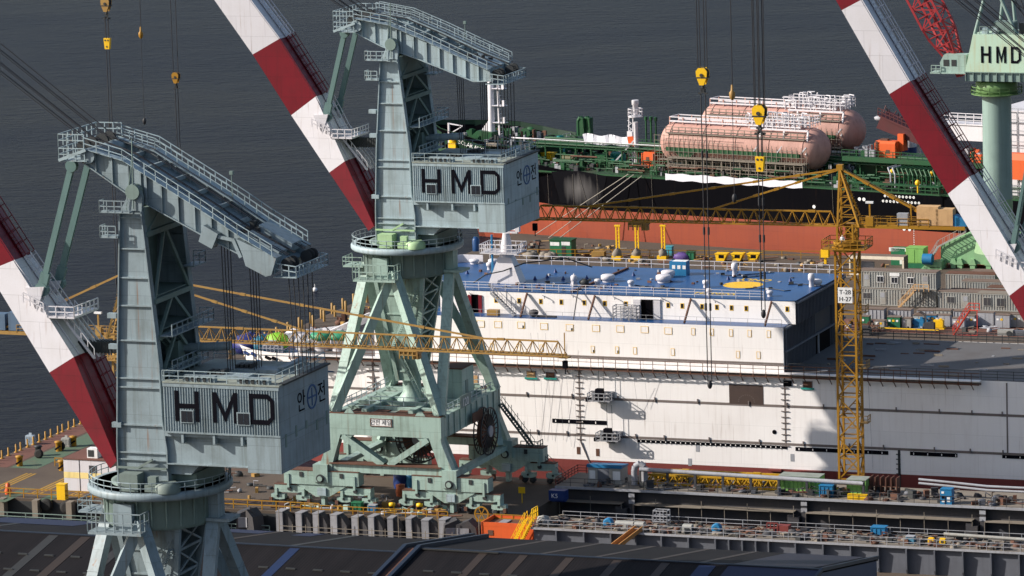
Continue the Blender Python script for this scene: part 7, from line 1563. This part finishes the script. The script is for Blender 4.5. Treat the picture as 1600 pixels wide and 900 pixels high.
for k, (px, py) in enumerate(((1350,517),(1365,519))):
    mb = MB(); [mb.bar((x,y,0),(x,y,1.5),.12) for x in (-.8,.8) for y in (-.4,.4)]; mb.rail([(-.8,-.4,0),(.8,-.4,0),(.8,.4,0),(-.8,.4,0)],1.0,.8,.06,0,1,True); gthing('trestle', mb, m_rust, ['left rusty trestle below the green cabinet','right rusty trestle beside the yellow pipe'][k], 'trestle', px, py)
mb = MB(); mb.cbox(0,0,0,2.4,1,.9,0); mb.cbox(2.2,.1,0,2.2,.9,.8,1); mb.cbox(4.4,.1,0,1.8,.9,.9,1); mb.lathe([(.4,-.2),(.4,.2)],(.6,-.5,.4),10,2,'y'); gthing('generator_row', mb, [m_cont, m_grey, m_dark], 'low pale generator with grey tanks lying by the deck edge', 'generator', 1572, 524)
mb = MB(); mb.cbox(0,0,0,1.7,1.2,1.1); mb.cbox(0,0,1.1,1.2,.8,.25); mb.tube((-1,0,.6),(1,0,.6),.3,8); gthing('dark_compressor', mb, m_greydk, 'dark compressor at the corner behind the tower crane mast', 'compressor', 1352, 523)
o = jumble(70, 0, 34, -4, 3, 0, .7, 43).build('yard_litter', [m_plank, m_rust, m_dark, m_greylt]); place(o, -228, 737, 0); tag(o, 'rusty offcuts lying in front of the cabinets', 'scrap', None, 'stuff')
mb = MB(); mb.box(0,60,0,10,0,.004); struct('rusty_apron', mb, m_brown, -232, 731, .004)
mb = MB(); a0_ = pz(1340,522,0); mb.rail([(0,0,0),(50,0,0)],1.1,2.4,.035,0,1); solo('dock_railing', mb, m_dark, 'dark railing along the dock edge beyond the ship', 'railing', a0_[0], a0_[1]-1, 0)
# brown timber and piles at the left end of the far quay
pe = None; random.seed(17)
for k in range(34):
    if pe is None: mb = MB(); mb.lathe([(.22,0),(.22,1.7),(.01,1.8)],(0,0,0),8); pe = solo('timber_post', mb, m_yel2, 'ochre post in the row at the left edge of the far quay', 'post', QL, 720, 0, 0, 'ochre posts at the far quay edge'); o = pe
    else: o = pe.copy(); C.objects.link(o)
    place(o, QL+.6+(k % 2)*1.4, 690+k*2.2, 0)
o = jumble(150, 0, 9, -22, 40, 0, 1.6, 55).build('timber_heap', [m_rust, m_rust, m_brown, m_yel2]); place(o, QL+2.5, 735, 0); tag(o, 'rust brown timber and chains heaped at the left end of the far quay', 'timber', None, 'stuff')

# ---------------------------------------------------------------- green column crane at right
cb = pz(1560, 405, 0); GA, GB = cb[0], 772.0
GA = pb(1558,200,GB)[0]; _, gz1 = pb(1558,140,GB); _, gzc = pb(1558,295,GB)
gc = thing('column_crane', 'green jib crane on a thick round column at the upper right', 'crane', GA, GB, 0)
cr2 = (pb(1580,200,GB)[0]-pb(1536,200,GB)[0])/2
m_pc = paint('column_green', (.20,.285,.26), .5, .25, .3, .3); m_pc2 = paint('column_green_band', (.19,.31,.165), .5, .25, .3, .3)
mb = MB(); mb.lathe([(cr2,gzc-1.5),(cr2,gz1)],(0,0,0),40,0); mb.lathe([(cr2*1.005,gzc-3.6),(cr2*1.005,gzc-1.5)],(0,0,0),40,1); mb.lathe([(cr2*1.7,gzc-10),(cr2*1.5,gzc-8),(cr2*1.005,gzc-3.6)],(0,0,0),40,1); mb.build('column', [m_pc, m_pc2], gc)
mb = MB(); mb.lathe([(cr2*1.25,gz1-.8),(cr2*1.45,gz1-.6),(cr2*1.45,gz1+1.4),(cr2*1.2,gz1+1.6)],(0,0,0),32); mb.lathe([(cr2*1.75,gz1-.6),(cr2*1.75,gz1-.45)],(0,0,0),24); mb.rail([(cr2*1.75*cos(k*pi/8),cr2*1.75*sin(k*pi/8),gz1-.45) for k in range(16)],1.1,1.1,.05,closed=True); mb.build('slewing_ring', paint('ring_lime',(.12,.22,.08),.5,.3), gc)
X = lambda px, py, y=-4.0: (pb(px,py,GB+y)[0]-GA, pb(px,py,GB+y)[1])
p = [X(1508,112),X(1507,123),X(1640,128),X(1640,117)]; hz0 = p[0][1]; hx0 = p[0][0]
tl = X(1520,54); 
mb = MB(); mb.prism([(hx0,hz0),(tl[0],tl[1]),(tl[0]+15,tl[1]),(tl[0]+15+(tl[0]-hx0),hz0)],-4,4); mh = mb.build('machinery_house', paint('house_pale_green',(.42,.58,.46),.5,.3,.3,.45,(.4,.3,.12)), gc)
mb = MB(); zt_ = hz0-1.5; mb.box(hx0,hx0+22,-3.8,3.8,zt_,hz0-.02)
for k in range(18): mb.box(hx0+k*1.25,hx0+k*1.25+.12,-4.05,-3.8,zt_,hz0-.1,1)
mb.box(hx0-.1,hx0+22,-4.1,4,hz0-.12,hz0-.02,0); mb.build('house_base', [m_pc, m_mintdk], gc)
lx0, lz0 = X(1533,98); lx1, lz1 = X(1600,68)
letters_HMD(mh, lx0, lx0+(lx1-lx0)*.92, -4.02, lz0, lz0+2.6)
mb = MB()
for px0,py0,px1,py1,yy in ((1523,54,1545,-30,-3),(1590,58,1552,-30,-3),(1562,45,1570,-30,2),(1588,52,1580,-30,2)):
    a, b = X(px0,py0,yy), X(px1,py1,yy); mb.tube((a[0],yy,a[1]),(b[0],yy,b[1]),.28,8)
mb.build('gantry_frame', m_pc, gc)
mb = MB(); mb.cbox(tl[0]+4.5,-1,tl[1],3.2,2.5,1.8); mb.cbox(tl[0]+8.5,-1,tl[1],3.0,2.6,1.7,1); mb.rail([(tl[0]+1,-3.6,tl[1]),(tl[0]+6,-3.6,tl[1])],1.2,1,.05); [mb.cbox(tl[0]+1.6+k*1.6,-2.4,tl[1],.9,1.0,.9,2) for k in range(2)]; mb.build('roof_winch', [m_mintdk, m_dark, m_mint], gc)
cxx, czz = X(1483,112); mb = MB(); mb.box(cxx-2,cxx+3.4,-3.6,-.6,czz-.4,czz-.2); mb.prism([(cxx-1.4,czz-.2),(cxx-1.7,czz+1.3),(cxx-1.0,czz+2.6),(cxx+2.6,czz+2.6),(cxx+2.6,czz-.2)],-3.3,-.9); mb.box(cxx-1.1,cxx-.2,-3.35,-3.31,czz+.8,czz+1.8,1); mb.box(cxx+.2,cxx+1.0,-3.35,-3.31,czz+.8,czz+1.8,1); mb.rail([(cxx-3,-3.6,czz-.2),(cxx-1.5,-3.6,czz-.2)],1.1,.6,.05); mb.box(cxx-3.2,cxx-1.6,-3.7,-1,czz-.4,czz-.2); mb.build('cab', [m_mint2, m_dark], gc)
# red lattice boom
mb = MB(); f0 = X(1500,117,-1.5); e1 = X(1378,-120,-1.5); fr = Vector((f0[0],0,f0[1])); en = Vector((e1[0],0,e1[1])); d = (en-fr); L = d.length; d.normalize(); nn = Vector((d.z,0,-d.x))
def bp_(t, s_, y): 
    w = min(1, .12+t*3.2)
    return fr+d*(L*t)+nn*(1.75*w*s_)+Vector((0,y*(2.6*min(1,.45+t*1.6)),0))
n = 15
for s_ in (-1,1):
    for y in (-1,1): 
        for k in range(n): mb.bar(bp_(k/n,s_,y),bp_((k+1)/n,s_,y),.34)
for k in range(1, n):
    t, t2 = k/n, (k+1)/n
    for s_ in (-1,1): mb.bar(bp_(t,s_,-1),bp_(t,s_,1),.16); mb.bar(bp_(t,s_,-1 if k%2 else 1),bp_(t2,s_,1 if k%2 else -1),.16)
    for y in (-1,1): mb.bar(bp_(t,-1,y),bp_(t,1,y),.16); mb.bar(bp_(t,-1 if k%2 else 1,y),bp_(t2,1 if k%2 else -1,y),.18)
mb.prism([(fr.x-.5,fr.z-.4),(fr.x+.5,fr.z-.2),(fr.x-1.2+.9,fr.z+3.4),(fr.x-2.6,fr.z+3.0)],-1.6,-1.0); mb.prism([(fr.x-.5,fr.z-.4),(fr.x+.5,fr.z-.2),(fr.x-.3,fr.z+3.4),(fr.x-2.6,fr.z+3.0)],1.0,1.6)
mb.path([tuple(bp_(0,0,0)),tuple(bp_(1,.2,0))],.3,6); mb.build('lattice_boom', paint('lattice_red',(.30,.025,.03),.5,.3), gc)
mb = MB()
for i in range(4): p0 = X(1530+i*14,-40,-2); p1 = X(1620,30+i*22,-2); mb.tube((p0[0],-2+i,p0[1]),(p1[0],-2+i,p1[1]),.09,5)
mb.build('stay_rope', m_wire, gc)
# pale green gantry base with stair below it
pa_, pb_ = pz(1472, 418, 0); gb = thing('pale_green_gantry', 'pale green sloped steel gantry with a stair beside the boom', 'gantry', pa_, pb_, 0)
X2 = lambda px, py: (pb(px,py,pb_)[0]-pa_, pb(px,py,pb_)[1])
mb = MB(); mb.prism([X2(1470,410),X2(1470,384),X2(1512,365),X2(1620,372),X2(1620,418)],0,5); mb.build('body', m_pgreen, gb)
mb = MB()
for px in (1474,1490,1500,1520,1545): x, z = X2(px,408); mb.prism([(x-.6,.6),(x+.6,.6),(x+.3,1.6),(x-.3,1.6)],-.4,1.2); mb.box(x-.4,x+.4,-.3,1.0,-.3,.6)
x, z = X2(1458,412); mb.prism([(x-1.5,0),(x+2,0),(x+2,1.4),(x-.5,1.0)],-2,1); mb.box(x-1,x+1.6,-2,-1.4,-.6,.4); mb.build('foot', m_pgreen, gb)
mb = MB(); p0, p1 = X2(1448,418), X2(1468,384); p2 = X2(1510,362); mb.stairs((p0[0],-.8,p0[1]),(p1[0],-.8,p1[1]),.9,0,(0,1,0)); mb.stairs((p1[0],-.8,p1[1]),(p2[0],-.8,p2[1]),.9,0,(0,1,0)); mb.build('stair', m_cont, gb)
mb = MB(); x, z = X2(1457,402); mb.tube((x-1,-2,z),(x+.6,-2,z),.9,14); mb.build('motor', m_sky, gb)
# structure under the column reaching the quay
mb = MB(); mb.box(-2,9,-2.5,4,6.5,gzc-9.5); mb.box(2,4,-2,3,0,6.6); mb.box(6.5,8.5,-2,3,0,6.6); mb.build('portal_base', m_pc2, gc)

# ---------------------------------------------------------------- hook blocks hanging from the booms
def hook(px, py, b, size, ropes, top, label, kind='cheek', drop=None, mcol=None, spread=.45, group='hook blocks on the crane ropes'):
    a, z = pb(px, py, b); h = thing('hook_block', label, 'hook block', a, b, z, 0, group); s_ = size; mcol = mcol or m_yelb
    mb = MB()
    if kind == 'cheek':
        pr = [(-.55*s_,.55*s_),(-.3*s_,.85*s_),(.3*s_,.85*s_),(.55*s_,.55*s_),(.5*s_,.0),(.2*s_,-.75*s_),(-.2*s_,-.75*s_),(-.5*s_,.0)]
        mb.prism(pr,-.42*s_,-.3*s_); mb.prism(pr,.3*s_,.42*s_); mb.prism([(x*.82,z_*.9) for x,z_ in pr],-.06*s_,.06*s_)
        mb.lathe([(.16*s_,-.5*s_),(.16*s_,.5*s_)],(0,0,.2*s_),10,1,'y'); mb.box(-.55*s_,.55*s_,-.44*s_,.44*s_,-.1*s_,.02*s_,1)
        k = mb.build('block_cheek', [mcol, m_dark], h); w = MB(); [w.lathe([(.55*s_,y-.09*s_),(.45*s_,y),(.55*s_,y+.09*s_)],(0,0,.3*s_),18,0,'y') for y in (-.18*s_,.18*s_)]; w.build('sheave', m_dark, k)
        hb = MB(); hb.tube((0,0,-.7*s_),(0,0,-1.05*s_),.16*s_,8)
        for sgn in (-1,1):
            for q in range(7): t0, t1 = pi*(.5+q/6.0*1.05)*1, pi*(.5+(q+1)/6.0*1.05); hb.bar((sgn*(.3*s_+.26*s_*cos(t0)),0,-1.3*s_+.26*s_*sin(t0)),(sgn*(.3*s_+.26*s_*cos(t1)),0,-1.3*s_+.26*s_*sin(t1)),.16*s_)
        hb.build('hook', m_dark, h)
    elif kind == 'plate':
        mb.prism([(-.5*s_,.8*s_),(.5*s_,.8*s_),(.36*s_,-.8*s_),(-.36*s_,-.8*s_)],-.3*s_,.3*s_)
        for x,z_ in ((-.22,.5),(.22,.5),(.0,-.45)): mb.lathe([(.13*s_,-.34*s_),(.13*s_,.34*s_)],(x*s_,0,z_*s_),10,1,'y')
        mb.build('block_cheek', [mcol, m_dark], h)
    else:
        mb.lathe([(.12*s_,-.9*s_),(.4*s_,-.5*s_),(.45*s_,.2*s_),(.2*s_,.5*s_),(.14*s_,1.3*s_),(.01,1.35*s_)],(0,0,0),12); mb.build('ball_weight', mcol, h)
    r = MB()
    for i in range(ropes): o_ = (i-(ropes-1)/2)*spread*s_*1.0*(2/max(ropes-1,1)) if ropes > 1 else 0; r.tube((o_,(-1)**i*.15*s_,.4*s_),(o_*1.2,(-1)**i*.15,top-z),.055,5)
    r.build('hoist_rope', m_wire, h)
    if drop:
        d_ = MB(); z2 = pb(px, drop, b)[1]-z
        for i in range(2 if kind != 'ball' else 1):
            o_ = (-.22+.44*i)*s_ if kind != 'ball' else 0; d_.tube((o_,0,-1.0*s_),(o_*.9,0,z2),.06 if kind != 'ball' else .035,5)
            if kind != 'ball':
                for zz in (.25,.5,.75): d_.tube((o_,0,z2*zz-.5),(o_,0,z2*zz+.3),.13,6)
        d_.blob((0,0,z2-.3),(.28,.28,.5),7,5,0); d_.build('sling', m_wire, h)
    return h
b2c, b3c = 645.0, B3
hook(275,122,b2c+1,.95,2,100,'yellow two-sheave hook block hanging left of the red and white boom','cheek',640,m_yel)
hook(220,53,b2c-1,.75,1,100,'small yellow ball weight hanging between two hook blocks','ball',186,m_yel)
hook(166,8,b2c,1.2,4,100,'black and yellow striped hook block cut by the top frame edge','cheek',None,m_yel2)
hook(168,68,b2c,.95,4,pb(166,26,b2c)[1],'flat yellow plate block hanging under the striped hook block','plate',560,None,.3)
hook(1098,120,b3c+1,1.15,4,112,'left yellow hook block hanging before the pink gas tanks','cheek',596,None,.5)
hook(1144,147,b3c-1,.75,1,112,'small dark yellow ball weight hanging before the pink tanks','ball',305,m_yel2)
hook(1187,180,b3c,1.3,6,112,'large yellow hook block hanging right before the pink gas tanks','cheek',None,None,.5)
hook(1188,256,b3c,1.0,4,pb(1187,205,b3c)[1],'small flat yellow plate block under the large hook block','plate',486,None,.3)
# floating gull-white buoy on the sea
a, b = pz(492, 455, -4); mb = MB(); mb.blob((0,0,.2),(.5,.5,.45),8,6); mb.tube((0,0,.4),(0,0,1.2),.06,5); solo('white_buoy', mb, m_signw, 'tiny white buoy floating alone on the dark sea', 'buoy', a, b, -4)
print('objects', len(bpy.data.objects))
